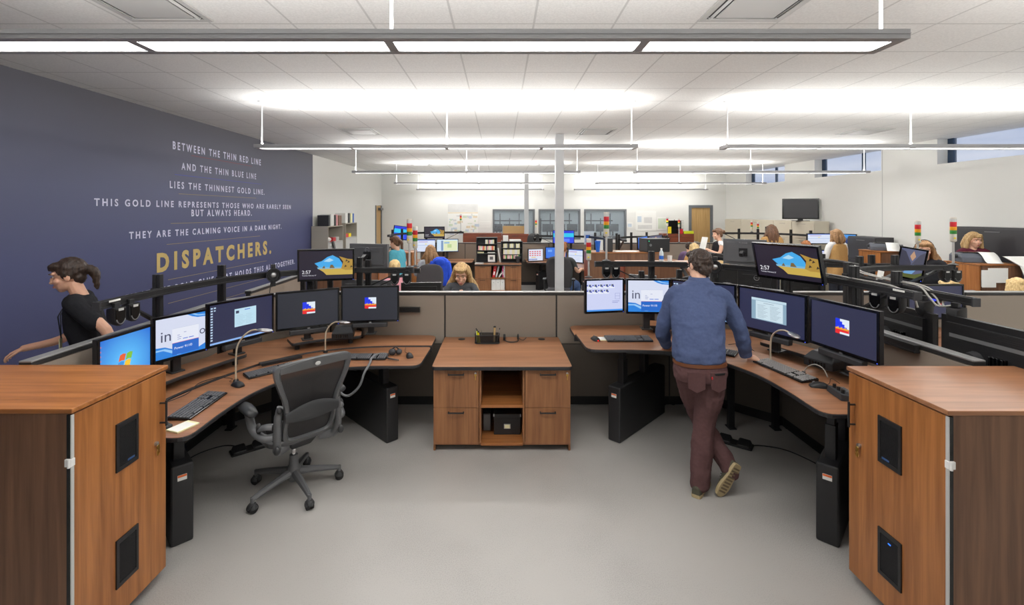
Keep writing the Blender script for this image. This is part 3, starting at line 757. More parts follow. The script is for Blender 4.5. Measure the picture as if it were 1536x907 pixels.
def monitor(L, Rr_, zb, zt, kind, label, stand='post', zs=None, pitch=0, group=None, bar=False, silver=False, back='flat', roll=0):
    """flat monitor whose screen runs from plan point L to plan point R_ as one looks at it"""
    L, Q = V(L), V(Rr_); d = Q-L; w = d.length; rz = math.atan2(d.y, d.x); c = (L+Q)/2; h = zt-zb
    root = thing('monitor', label, 'monitor', (c.x, c.y, zb), rz, group)
    root.rotation_euler = (pitch, roll, rz)
    k = .016
    m = MB(); m.box(-w/2, .0, 0, w/2, .03, h); m.box(-w/2+.05, .03, .04, w/2-.05, .055, h-.04)
    for i in range(9): m.box(-w*.3, .055, h*.62+i*.012, w*.3, .0565, h*.62+i*.012+.005)
    m.build('case', M['backgrey'] if silver else M['black'], root, bev=.005, world=False)
    m = MB(); b = -.008
    m.box(-w/2, b, 0, w/2, 0, k*1.2); m.box(-w/2, b, h-k, w/2, 0, h); m.box(-w/2, b, k*1.2, -w/2+k, 0, h-k); m.box(w/2-k, b, k*1.2, w/2, 0, h-k)
    m.build('bezel', M['gloss_black'], root, world=False)
    sc = screen(kind, w-2*k, h-2.2*k, 0, root)
    for o in [sc] + list(sc.children): o.data.transform(Matrix.Translation((0, -.001, k*1.2)))
    MB().box(w/2-k*.9, b-.001, .005, w/2-k*.5, b, .009).build('power_light', em(60, 90, 250, 2), root, world=False)
    if bar:
        MB().box(-.17, -.03, -.05, .17, .022, -.006).build('sound_bar', M['dark'], root, bev=.008, world=False)
        MB().box(-.012, -.012, -.008, .012, -.0085, .004).build('bar_clip', M['silver'], root, world=False)
    if stand == 'post' and zs is not None:
        m = MB(); m.box(-.03, .05, zs-zb+.0, .03, .09, h*.55); m.box(-.05, .03, zs-zb+.0, .05, .13, zs-zb+.012); m.box(-.05, .03, h*.5-.05, .05, .06, h*.5+.05)
        m.build('stand', M['black_metal'], root, bev=.004, world=False)
    elif stand == 'arm':
        m = MB(); m.box(-.05, .05, h*.5-.05, .05, .062, h*.5+.05); m.cyl((0, .06, h*.5), (0, .11, h*.5), .022); m.bar((0, .1, h*.5), (0, .15, h*.5-.03), .04, .05)
        m.build('mount_arm', M['black_metal'], root, smooth=40, world=False)
    return root

# ------------------------------------------------------------------ equipment of one workstation
def sweep(m, pts, w, z0, z1):
    """rectangular beam in plan along pts"""
    P = [V((p[0], p[1])) for p in pts]; rows = []
    for i, p in enumerate(P):
        d = (P[min(i+1, len(P)-1)]-P[max(i-1, 0)]).normalized(); n = V((-d.y, d.x))*w/2
        rows.append([(p.x-n.x, p.y-n.y, z0), (p.x+n.x, p.y+n.y, z0), (p.x+n.x, p.y+n.y, z1), (p.x-n.x, p.y-n.y, z1)])
    m.loft(rows)
RAIL = [(2.61, 2.99), (2.61, 3.3), (2.585, 3.62), (2.47, 4.15), (2.24, 4.53), (1.9, 4.76), (1.49, 4.86), (.93, 4.87)]
def rail(cx, s, fy, z, label, zfoot, posts=((2.635, 3.56), (2.53, 4.2), (1.97, 4.79), (1.5, 4.915)), ztop=.13, pts=None, braces=True):
    t = T(cx, s, fy)
    root = thing('equipment_rail', label, 'equipment rail', (*t(2.3, 4.5), z), 0, 'black curved equipment rails')
    P = [t(*q) for q in spline(pts or RAIL, 5)]
    m = MB(); sweep(m, P, .05, z+.012, z+.024); sweep(m, P, .034, z-.012, z+.012); sweep(m, P, .05, z-.024, z-.012)
    sweep(m, P, .018, z+.024, z+.030)
    m.build('beam', M['black_metal'], root)
    MB().obox((*P[0], z), (.054, .012, .056), (0, 0, 0)).build('end_cap', M['dark'], root, bev=.003)
    MB().obox((*P[-1], z), (.012, .054, .056), (0, 0, 0)).build('end_cap', M['dark'], root, bev=.003)
    for q in posts:
        x, y = t(*q); m = MB()
        a = (x, y)
        for dx, dy in ((-.017, 0), (.017, 0)): m.box(x+dx-.013, y-.02, zfoot, x+dx+.013, y+.02, z+ztop)
        m.box(x-.006, y-.014, zfoot, x+.006, y+.014, z+ztop-.002); m.box(x-.034, y-.03, z-.03, x+.034, y+.03, z+.028)
        m.box(x-.04, y-.03, zfoot, x+.04, y+.03, zfoot+.02)
        m.build('post', M['black_metal'], root, bev=.003)
    if braces:
        m = MB(); m.bar((*t(2.61, 3.2), z-.02), (*t(2.625, 3.53), z-.22), .05, .012); m.build('brace', M['black_metal'], root)
        m = MB(); m.bar((*t(1.08, 4.87), z-.02), (*t(1.46, 4.9), z-.2), .05, .012); m.build('brace', M['black_metal'], root)
    MB().obox((*t(2.61-.027, 3.1), z+.018), (.003, .09, .012)).build('strip_label', M['paper'], root)
    return root
def speaker(p, face, z, label, group='small black speakers hanging from the rails'):
    """small rounded speaker hanging under a rail; FACE is the plan direction it points"""
    rz = math.atan2(face[1], face[0]) + PI/2
    root = thing('speaker', label, 'speaker', (p[0], p[1], z), rz, group)
    def dshape(w, h, n=10):
        return [(-w/2, h*.42), (w/2, h*.42)] + [(w/2*math.cos(a), -h*.08 - h*.5*math.sin(a)) for a in [PI*k/n for k in range(n+1)]]
    m = MB(); rings = []
    for y, k in ((.045, .62), (.03, .86), (-.01, 1.0), (-.03, .98)): rings.append([(x*k, y, zz*k) for x, zz in dshape(.088, .125)])
    m.loft(rings[::-1]); m.build('shell', M['black'], root, smooth=50, world=False)
    m = MB(); m.loft([[(x, y, zz) for x, zz in dshape(.07, .10)] for y in (-.030, -.036)][::-1]); m.build('grille', M['gloss_black'], root, bev=.003, world=False)
    m = MB(); m.tube([(.034*math.cos(a), -.036, -.008-.05*math.sin(a)) for a in [PI*(.12+.76*k/10) for k in range(11)]], .0035, 6); m.build('lower_rim', M['grey'], root, smooth=True, world=False)
    m = MB(); m.box(-.02, -.012, .05, .02, .02, .082); m.build('hanger', M['black_metal'], root, bev=.003, world=False)
    MB().box(-.018, -.039, .030, .018, -.0355, .046).build('name_plate', M['lgrey'], root, world=False)
    return root
def tower_light(p, zb, zl, label, d=.056, lit=None, h=.257):
    """stack light: base, pole, housing and three lenses; zl = underside of the lamp"""
    root = thing('signal_tower_light', label, 'signal light', (p[0], p[1], zb), 0, 'red amber green signal lights')
    x, y = p[0], p[1]; r = d/2
    m = MB(); m.lathe([(.045, zb), (.045, zb+.006), (.022, zb+.014), (.014, zb+.02)], (x, y, 0)); m.build('base', M['black'], root, smooth=40)
    m = MB(); m.cyl((x, y, zb+.015), (x, y, zl+.004), .0105); m.build('pole', M['lgrey'], root, smooth=40)
    def seg(n, a, b, mt, k=1.0):
        m = MB(); z0, z1 = zl+h*a, zl+h*b
        m.lathe([(r*.97*k, z0), (r*k, z0+.003), (r*k, z1-.003), (r*.97*k, z1)], (x, y, 0), 20); return m.build(n, mt, root, smooth=40)
    m = MB(); m.lathe([(r*.5, zl), (r*.92, zl+.008), (r, zl+.012), (r, zl+h*.33)], (x, y, 0), 20); hs = m.build('housing', M['ivory'], root, smooth=40)
    seg('green_lens', .33, .48, M['green']); seg('amber_lens', .48, .62, lit if lit else M['amber']); seg('red_lens', .62, .82, M['redlens']); seg('clear_lens', .82, .95, M['clear']); seg('cap', .95, 1, M['ivory'])
    MB().box(x-.016, y-r-.001, zl+h*.13, x+.002, y-r*.8, zl+h*.19).build('sticker', M['yellow'], root)
    return root
def swivel_lamp(p, z, face, label):
    rz = math.atan2(face[1], face[0]) + PI/2
    root = thing('swivel_lamp', label, 'lamp', (p[0], p[1], z), rz)
    m = MB(); m.lathe([(.03, .03), (.05, .02), (.066, -.01), (.066, -.035), (.056, -.035), (.05, -.012)], (0, 0, 0), 22, 'y'); m.build('head', M['black'], root, smooth=50, world=False)
    MB().ell((0, -.02, 0), (.028, .014, .028)).build('lens', M['silver'], root, smooth=True, world=False)
    m = MB(); m.box(-.02, .0, .06, .02, .03, .10); m.box(-.02, 0, -.11, .02, .03, -.06); m.cyl((0, .03, 0), (0, .07, 0), .014); m.box(-.024, .045, -.05, .024, .06, .05); m.build('bracket', M['black_metal'], root, bev=.003, world=False)
    MB().tube([(-.02, .02, -.06), (-.03, .015, -.15), (-.035, .01, -.26)], .004, 6).build('cord', M['cable'], root, smooth=True, world=False)
    return root
M['key'] = mat('charcoal key caps', rgb(104, 105, 109), .5); M['keypale'] = mat('worn key caps', rgb(150, 148, 146), .5)
def keyboard(p, z, rz, label, w=.44, d=.145, pale=False):
    root = thing('keyboard', label, 'keyboard', (p[0], p[1], z), rz, 'black keyboards')
    m = MB(); m.add([(-w/2, -d/2, 0), (w/2, -d/2, 0), (w/2, d/2, 0), (-w/2, d/2, 0), (-w/2, -d/2, .012), (w/2, -d/2, .012), (w/2, d/2, .024), (-w/2, d/2, .024)], [(3,2,1,0),(4,5,6,7),(0,1,5,4),(1,2,6,5),(2,3,7,6),(3,0,4,7)])
    m.build('case', M['gloss_black'], root, bev=.004, world=False)
    m = MB(); sl = math.atan(.012/d)
    def zz(y): return .018+.012*(y/d) + .0015
    rows = 6; ry = d*.86/rows
    for r_ in range(rows):
        y = -d*.42 + ry*(r_+.5)
        for a, b, n in ((-.485, .16, 15), (.185, .29, 3), (.315, .485, 4)):
            L = (b-a)*w/n
            if r_ == 0 and n == 15:
                ks = [(a*w+L*i, L) for i in range(3)] + [(a*w+3*L, 6*L)] + [(a*w+L*i, L) for i in range(9, 15)]
            elif r_ in (2,) and n == 3: continue
            else: ks = [(a*w+L*i, L) for i in range(n)]
            for x, l in ks: m.obox((x+l/2, y, zz(y)), (l*.74, ry*.66, .008), (sl, 0, 0))
    m.build('keys', M['key'] if not pale else M['keypale'], root, world=False)
    m = MB(); m.box(w*.33, d*.36, .0235, w*.45, d*.44, .0255); m.build('status_lights', M['lgrey'], root, world=False)
    return root
def mouse(p, z, rz, label, cord=None, red=False):
    root = thing('mouse', label, 'computer mouse', (p[0], p[1], z), rz, 'black computer mice')
    m = MB(); rings = []
    for y, w, h in ((-.056, .018, .012), (-.05, .026, .024), (-.03, .032, .034), (0, .031, .038), (.03, .029, .031), (.05, .026, .02), (.057, .018, .012)):
        rings.append([(w*math.cos(a), y, max(0, h*math.sin(a)) if math.sin(a) > 0 else 0) for a in [2*PI*k/16 for k in range(16)]])
    m.loft(rings); m.build('body', M['black'], root, smooth=60, world=False)
    MB().cyl((-.004, .03, .028), (.004, .03, .028), .009).build('scroll_wheel', M['grey'], root, world=False)
    if red: MB().box(-.006, -.058, .004, .006, -.05, .012).build('red_glow', em(230, 30, 30, 2), root, world=False)
    if cord: MB().tube([q for q in spline(cord, 5)], .002, 5).build('cord', M['cable'], root, smooth=True)
    return root
def gooseneck(p, z, q, label, h=.32, rise=None):
    """task lamp: clamp, bent neck up from p, flat head over q"""
    root = thing('gooseneck_lamp', label, 'lamp', (p[0], p[1], z))
    d = V((q[0]-p[0], q[1]-p[1], 0)); L = d.length; d.normalize()
    m = MB(); m.cyl((p[0], p[1], z), (p[0], p[1], z+.02), .022, .018); m.build('base', M['black'], root, smooth=40)
    pts = [V((p[0], p[1], z+.01)), V((p[0], p[1], z+h*.45)), V((p[0], p[1], z+h*.7))+d*L*.06, V((p[0], p[1], z+h*.9))+d*L*.3, V((p[0], p[1], z+h))+d*L*.6, V((p[0], p[1], z+h*1.0))+d*L*.85]
    MB().tube(spline(pts, 6), .0065, 8).build('gooseneck', mat_neck, root, smooth=True)
    e = pts[-1]; rz = math.atan2(d.y, d.x)
    MB().ell(e+d*.045+V((0, 0, -.002)), (.062, .032, .013), (0, R(6), rz)).build('lamp_head', M['silver'], root, smooth=True)
    return root
mat_neck = mat('tan rubber gooseneck', rgb(186, 172, 150), .45)
def cord(name, pts, label, r=.004, m='cable', cat='cord', group=None):
    o = MB().tube(spline(pts, 7), r, 6).build(name, M[m], None, smooth=True); return tag(o, label, cat, group)

# ---- both front workstations
def mon(pl, Yl, pr, Yr, zb, zt, kind, label, **k):
    return monitor(((pl-750)*Yl/700, Yl), ((pr-750)*Yr/700, Yr), zb, zt, kind, label, **k)
ZRL, ZRR = .85, .955
mon(145, 2.95, 227.5, 3.38, .94, 1.275, 'windows', 'small square monitor with a blue window-logo desktop, next to the wood cabinet', zs=ZRL)
mon(229, 3.40, 310.5, 3.76, .975, 1.308, 'portal', 'small square monitor with a pale login page, between blue desktop and navy desktop screens', zs=ZRL)
mon(311, 3.77, 410, 4.30, .98, 1.34, 'desktop', 'wide monitor with navy desktop, icon column and pale document window', zs=ZRL, bar=True)
mon(413.5, 4.32, 509, 4.62, .98, 1.34, 'logo', 'black-screen monitor with small red, white and blue logo, beside the navy desktop screen', zs=ZRL, bar=True)
mon(511.5, 4.65, 598.5, 4.72, .985, 1.345, 'logo', 'black-screen monitor with small red, white and blue logo, last of its desk beside the panel', zs=ZRL, bar=True)
mon(877.5, 4.46, 936, 4.54, 1.115, 1.445, 'callgrid', 'small square monitor with pale lilac call grid, beside the standing man', zs=.9, stand='arm')
mon(939.5, 4.45, 1005.5, 4.43, 1.12, 1.452, 'portal', 'small square monitor with pale login page, partly behind the standing man', zs=ZRR)
mon(1007, 4.42, 1104.5, 4.06, 1.10, 1.455, 'desktop', 'wide navy monitor mostly hidden behind the standing man', zs=ZRR)
mon(1107.5, 4.03, 1211, 3.50, 1.10, 1.457, 'document', 'wide navy monitor showing a two-column document page', zs=ZRR, bar=True)
mon(1215, 3.48, 1320, 2.95, 1.115, 1.455, 'logo2', 'wide navy monitor with small red, white and blue logo, next to the wood cabinet', zs=ZRR, bar=True)
mon(446.5, 4.64, 531.5, 4.78, 1.395, 1.715, 'cave', 'raised monitor with a sandy cave lock screen, above the two black screens', stand='arm', pitch=R(4))
mon(1137, 4.08, 1237.5, 3.56, 1.525, 1.835, 'cave', 'raised tilted monitor with a sandy cave lock screen, above the navy document screen', stand='arm', pitch=R(14))
RAIL_L = rail(CX, -1, idy, 1.48, 'black curved equipment rail above the empty mesh chair desk', .766)
RAIL_R = rail(CX+.04, 1, idy, 1.545, 'black curved equipment rail above the standing man and his screens', .871, posts=((2.635, 3.56), (2.53, 4.2), (2.09, 4.71), (1.53, 4.915)))
z = 1.402
speaker((-2.55, 3.1), (1, -.1), z, 'small black speaker hanging at the rail end near the walking woman, outer of two')
speaker((-2.555, 3.23), (1, -.1), z, 'small black speaker hanging near the rail end by the walking woman, inner of two')
speaker((-1.09, 4.855), (0, -1), z, 'small black speaker under the rail beside the seated blonde woman, farther from column')
speaker((-.965, 4.855), (0, -1), z, 'small black speaker under the rail beside the seated blonde woman, nearer the column')
z = 1.468
speaker((1.105, 4.86), (0, -1), z, 'small black speaker under the rail behind the lilac call grid screen, nearer the column')
speaker((1.2, 4.86), (0, -1), z, 'small black speaker under the rail behind the lilac call grid screen, nearer the man')
speaker((2.675, 3.3), (-1, -.25), z, 'small black speaker under the rail end over the logo screen, farther from cabinet')
speaker((2.68, 3.15), (-1, -.25), z, 'small black speaker under the rail end over the logo screen, closer to cabinet')
tower_light((-.945, 4.87), 1.51, 1.76, 'red amber green signal light on the front rail beside the seated blonde woman, taller')
tower_light((1.11, 4.87), 1.576, 1.83, 'red amber green signal light on the rail between the column and the standing man')
tower_light((-.985, 5.42), 1.455, 1.665, 'red amber green signal light on the rear rail beside the seated blonde woman, lower')
tower_light((1.03, 5.42), 1.33, 1.525, 'red amber green signal light low down just beside the grey column')
swivel_lamp((-2.17, 4.47), 1.485, (.5, -.85), 'round black swivel lamp clamped on the rail beside the mural lettering')
swivel_lamp((2.11, 4.58), 1.55, (-.5, -.85), 'round black swivel lamp clamped on the rail beside the standing man')

# things on the front desks
zk = .761
def on(px, py, z):
    Y = (CAMZ-z)*700/(py-319); return ((px-750)*Y/700, Y)
def mid(a, b): return ((a[0]+b[0])/2, (a[1]+b[1])/2)
a, b = on(262, 622, zk), on(333, 592, zk)
keyboard((-2.05, 3.18), zk, R(92), 'large black keyboard on the desk beside the wood cabinet and memo pad')
keyboard((-1.90, 3.88), zk, R(48), 'black keyboard half hidden behind the mesh chair back', w=.40, d=.13)
keyboard((-1.24, 4.24), zk, R(0), 'black keyboard on the desk beside the coiled grey handset cord', w=.43, d=.13)
mouse((-2.0, 3.56), zk, R(60), 'black mouse beneath the gooseneck lamp near the large keyboard', cord=[(-2.04, 3.6, zk+.01), (-2.11, 3.64, zk+.005), (-2.12, 3.7, zk+.004), (-2.2, 3.72, zk+.006)])
mouse((-2.07, 2.85), zk, R(-60), 'black mouse with red glow beside the wood cabinet', red=True)
mouse((-.83, 4.28), zk, R(20), 'small dark mouse at the desk end nearest the credenza', cord=[(-.85, 4.34, zk+.01), (-.9, 4.42, zk+.005), (-.92, 4.55, zk+.004)])
gooseneck((-2.06, 3.64), zk, (-1.86, 3.66), 'gooseneck lamp with silver head in front of the navy desktop screen', h=.40)
gooseneck((-1.65, 4.41), zk, (-1.50, 4.42), 'gooseneck lamp with silver head in front of the black logo screens', h=.285)
pd = thing('memo_pad', 'pale yellow memo pad on the desk corner beside the wood cabinet', 'note pad', (-1.95, 2.87, zk), R(-20))
MB().box(-.05, -.07, 0, .05, .07, .008).build('sheets', M['cream'], pd, world=False)
MB().box(-.045, -.065, .0081, .045, .05, .009).build('written_page', M['paper'], pd, world=False)
rt = thing('binder_rest', 'flat black document rest lying on the desk behind the mesh chair', 'document rest', (-1.95, 4.15, .766), R(44))
MB().box(-.17, -.045, .0, .17, .045, .012).build('plate', M['dark'], rt, bev=.004, world=False); MB().box(-.17, -.05, .0, .17, -.045, .02).build('lip', M['black'], rt, world=False)
hs = thing('telephone_headset', 'grey corded handset with coiled cord looping off the desk end', 'headset', (-.98, 4.27, zk))
m = MB(); m.ell((-1.0, 4.33, zk+.03), (.035, .035, .03)); m.ell((-.94, 4.34, zk+.028), (.03, .035, .026)); m.tube([(-1.0, 4.33, zk+.055), (-.97, 4.34, zk+.075), (-.94, 4.34, zk+.05)], .006); m.build('earpiece', M['dark'], hs, smooth=True)
MB().tube(spline([(-1.03, 4.31, zk+.02), (-1.02, 4.22, zk+.012), (-.96, 4.17, zk+.012), (-.9, 4.15, zk+.01)], 5), .006).build('boom', M['dark'], hs, smooth=True)
m = MB(); P = spline([(-1.04, 4.3, zk+.02), (-1.12, 4.29, zk+.02), (-1.15, 4.18, zk+.018), (-1.13, 4.05, zk+.016), (-1.16, 3.985, zk-.05), (-1.2, 3.98, zk-.16), (-1.29, 3.985, zk-.24), (-1.36, 3.99, zk-.22), (-1.41, 4.0, zk-.12), (-1.40, 4.02, zk-.04)], 10)
Q = []
for i, q in enumerate(P):
    Q.append(q)
m.tube(Q, .0105, 8); m.build('coiled_cord', mat('grey coiled cord', rgb(120, 122, 124), .5, bump=.6, bscale=300), hs, smooth=True)
zk = .901
keyboard((1.19, 4.33), zk, R(0), 'black keyboard on the raised desk under the lilac call grid screen', w=.42, d=.15)
keyboard((1.80, 3.98), zk, R(-40), 'dark keyboard partly hidden behind the standing man', w=.40, d=.13)
keyboard((2.11, 3.47), zk, R(-79), 'long black keyboard with worn pale keys beside the man\'s hand', w=.47, d=.14, pale=True)
mouse((.885, 4.33), zk, R(15), 'black mouse with red glow on the raised desk end', red=True)
mouse((2.16, 3.16), zk, R(75), 'black mouse at the end of the worn keyboard near the wood cabinet', cord=[(2.22, 3.17, zk+.01), (2.26, 3.2, zk+.012), (2.3, 3.24, zk+.03), (2.33, 3.2, zk+.008)])
pd = thing('memo_pad', 'cream memo pad between mouse and keyboard on the raised desk', 'note pad', (.955, 4.36, zk), 0)
MB().box(-.045, -.055, 0, .045, .055, .006).build('sheets', M['cream'], pd, world=False); MB().box(-.04, -.05, .0061, .04, .05, .007).build('top_sheet', M['paper'], pd, world=False)
gooseneck((2.125, 3.665), zk, (2.105, 3.34), 'gooseneck lamp with silver head in front of the navy document screen', h=.305)
g = thing('gooseneck_microphone', 'thin grey wire loop rising behind the worn keyboard', 'microphone', (2.2, 3.4, zk))
MB().tube(spline([(2.245, 3.45, zk), (2.25, 3.42, zk+.05), (2.275, 3.37, zk+.085), (2.30, 3.32, zk+.07), (2.31, 3.29, zk+.02)], 5), .0035).build('wire', M['cable_grey'], g, smooth=True)
MB().cyl((2.245, 3.45, zk), (2.245, 3.45, zk+.008), .012).build('foot', M['black'], g)
cx_ = thing('control_box', 'small black control box with knobs on the desk beside the wood cabinet', 'control box', (2.21, 3.0, zk), R(80))
MB().add([(-.09, -.06, 0), (.09, -.06, 0), (.09, .06, 0), (-.09, .06, 0), (-.085, -.055, .025), (.085, -.055, .025), (.085, .055, .04), (-.085, .055, .04)], [(3,2,1,0),(4,5,6,7),(0,1,5,4),(1,2,6,5),(2,3,7,6),(3,0,4,7)]).build('case', M['dark'], cx_, bev=.004, world=False)
for i in range(3): MB().cyl((-.05+.05*i, .03, .03), (-.05+.05*i, .03, .06), .01).build('knob', M['black'], cx_, smooth=40, world=False)
for i in range(5): MB().box(-.07+.03*i, -.035, .022, -.05+.03*i, -.015, .036).build('button', M['grey'], cx_, world=False)
# black docking boxes on the risers
def dock(p, z, rz, label):
    root = thing('docking_box', label, 'computer box', (p[0], p[1], z), rz)
    MB().box(-.1, -.09, .0, .1, .09, .06).build('lower_case', M['black'], root, bev=.006, world=False)
    MB().loft([[(-.1, -.09, .06), (.1, -.09, .06), (.1, .09, .06), (-.1, .09, .06)], [(-.075, -.03, .105), (.075, -.03, .105), (.075, .08, .105), (-.075, .08, .105)]]).build('top_shell', M['dark'], root, bev=.006, world=False)
    m = MB()
    for i in range(6): m.box(-.06+.02*i, -.0925, .015, -.048+.02*i, -.0895, .045)
    m.build('front_ports', M['gloss_black'], root, world=False)
dock((-1.55, 4.62), ZRL+.001, R(12), 'small black docking box between the two black logo screens')
dock((2.38, 3.42), ZRR+.001, R(-63), 'small black docking box between document screen and logo screen')
# cords lying about
cord('loose_cable', [(-2.36, 2.9, .775), (-2.3, 3.1, .79), (-2.25, 3.35, .78), (-2.28, 3.55, .79), (-2.2, 3.75, .775)], 'thin black cord wandering across the desk behind the large keyboard', .003)
cord('loose_cable', [(2.2, 3.95, .875), (2.16, 4.05, .91), (2.1, 4.1, .93), (2.1, 4.2, .9), (2.05, 4.25, .875)], 'thin black cord curling behind the man\'s hand on the desk', .003)
cord('floor_cable', [(-1.93, 3.5, .03), (-2.0, 3.38, .012), (-2.1, 3.2, .008), (-2.16, 2.98, .3), (-2.1, 2.9, .33)] if False else [(-2.28, 4.12, .012), (-2.45, 4.16, .006), (-2.58, 4.05, .006), (-2.63, 3.9, .006), (-2.64, 3.7, .006)], 'black cord on the floor under the mural-side desk', .005)
cord('floor_cable', [(2.2, 4.12, .02), (2.32, 4.16, .006), (2.5, 4.08, .006), (2.62, 3.85, .006), (2.66, 3.6, .006)], 'black cord running over the floor from the foot pedal', .005)
def pedal(p, rz, label):
    root = thing('foot_pedal', label, 'foot pedal', (p[0], p[1], 0), rz)
    MB().box(-.15, -.06, .0, .15, .06, .02).build('base_plate', M['rubber'], root, bev=.008, world=False)
    for s in (-1, 1): MB().loft([[(s*.08-.06, -.055, .015), (s*.08+.06, -.055, .015), (s*.08+.06, .055, .015), (s*.08-.06, .055, .015)], [(s*.08-.05, -.045, .03), (s*.08+.05, -.045, .03), (s*.08+.045, .04, .06), (s*.08-.045, .04, .06)]]).build('pedal_pad', M['black'], root, bev=.012, world=False)
pedal((2.11, 4.2), R(-38), 'black double foot pedal on the floor behind the man\'s crossed legs')
pedal((-2.2, 4.1), R(40), 'black foot pedal on the floor in front of the mesh chair')
# short black side rails on the panels
def side_rail(a, b, z, label):
    root = thing('panel_rail', label, 'rail', (*a, z), 0)
    m = MB(); sweep(m, [a, b], .04, z+.012, z+.026); sweep(m, [a, b], .028, z-.014, z+.012); sweep(m, [a, b], .04, z-.026, z-.014)
    m.build('bar', M['black_metal'], root)
side_rail((-1.3, 5.014), (-.86, 5.014), 1.04, 'short black wall rail on the panel beside the last black screen')
side_rail((2.718, 3.35), (2.718, 3.04), 1.19, 'short black rail on the panel above the wood cabinet, window side')

# ------------------------------------------------------------------ tall wood cabinets at the desk ends
def tall_cabinet(xi, s, xo, y0, y1, z, label, wm='wood_z', top='wood_x', detail=True, fy=idy):
    """xi = door face, s = side it extends to, xo = far side; door looks towards the aisle"""
    y0, y1 = sorted((fy(y0), fy(y1)))
    root = thing('equipment_cabinet', label, 'cabinet', ((xi+xo)/2, (y0+y1)/2, 0), 0, 'tall wood cabinets')
    a, b = sorted((xi + s*.024, xo))
    MB().box(a, y0, .055, b, y1, z-.025).build('carcass', M['dark_shade_wood'], root, bev=.002)
    a, b = sorted((xi - s*.006, xo)); MB().box(a, y0-.008, z-.022, b, y1+.008, z).build('top', M[top], root, bev=.003)
    a, b = sorted((xi + s*.1, xo - s*.03)); m = MB()
    for x in (xi + s*.1, xo - s*.1):
        for y in (y0+.06, y1-.06): m.box(x-.025, y-.025, 0, x+.025, y+.025, .055)
    m.build('foot', M['dark_shade_wood'], root)
    a, b = sorted((xi, xi+s*.02))
    dr = MB().box(a, y0+.012, .058, b, y1-.004, z-.03).build('door', M[wm], root, bev=.002)
    if not detail: return root
    for k, (za, zb) in enumerate(((.785, 1.025), (.205, .445))):
        ya, yb = y0+.235, y0+.375
        m = MB(); x0, x1 = xi - s*.008, xi
        m.box(x0, ya, za, x1, yb, za+.022); m.box(x0, ya, zb-.022, x1, yb, zb); m.box(x0, ya, za+.022, x1, ya+.016, zb-.022); m.box(x0, yb-.016, za+.022, x1, yb, zb-.022)
        m.box(xi-s*.002, ya+.016, za+.022, xi+s*.002, yb-.016, zb-.022)
        for i in range(30): zz = za+.026+i*(zb-za-.052)/30; m.box(xi-s*.006, ya+.016, zz, xi-s*.001, yb-.016, zz+.003)
        m.build('vent_grille', M['black'], dr)
        m = MB()
        if k == 0:
            m.box(xi-s*.0085, yb-.07, za+.026, xi-s*.006, yb-.028, za+.036); m.build('vent_mark', em(70, 110, 170, .3), dr)
        elif s > 0:
            m.box(xi-s*.0085, ya+.06, zb-.05, xi-s*.006, ya+.075, zb-.045); m.build('vent_light', em(40, 110, 240, 2), dr)
    yh = y1-.05; m = MB(); hx = xi - s*.035
    m.cyl((xi, yh, .90), (hx, yh, .90), .005); m.cyl((xi, yh, 1.01), (hx, yh, 1.01), .005); m.cyl((hx, yh, .885), (hx, yh, 1.025), .006)
    m.build('handle', M['black'], dr, smooth=40)
    yk = y1-.085; m = MB(); m.cyl((xi, yk, .80), (xi-s*.012, yk, .80), .011); m.build('lock', M['silver'], dr, smooth=40)
    m = MB(); k = xi - s*.016; m.cyl((k-.0015, yk, .782), (k+.0015, yk, .782), .012); m.box(k-.0015, yk-.004, .735, k+.0015, yk+.004, .775); m.box(k-.0015, yk+.004, .742, k+.0015, yk+.009, .748); m.tube([(k, yk+.012*math.cos(t), .755+.014*math.sin(t)) for t in [2*PI*i/10 for i in range(11)]], .0015, 5)
    m.build('key', M['brass'], dr, smooth=40)
    m = MB(); m.box(xi-s*.004, y0-.010, .948, xi+s*.026, y0+.012, .982); m.cyl((xi+s*.004, y0-.012, .945), (xi+s*.004, y0-.012, .985), .006); m.build('hinge', M['white'], root, bev=.002)
    MB().box(xi+s*.001, y0-.003, .06, xi+s*.005, y0+.012, z-.03).build('edge_strip', M['lgrey'], root); MB().box(xi+s*.006, y0-.002, .06, xi+s*.023, y0+.012, z-.03).build('door_gap', M['gloss_black'], root)
    return root
tall_cabinet(-1.912, -1, -2.98, 2.085, 2.675, 1.207, 'tall wood cabinet with brass key, below the mural wall')
tall_cabinet(1.982, 1, 3.3, 2.065, 2.655, 1.207, 'tall wood cabinet with brass key, toward the window wall', top='walnut_x')  # pinker top material puts its reflected sheen into the colour

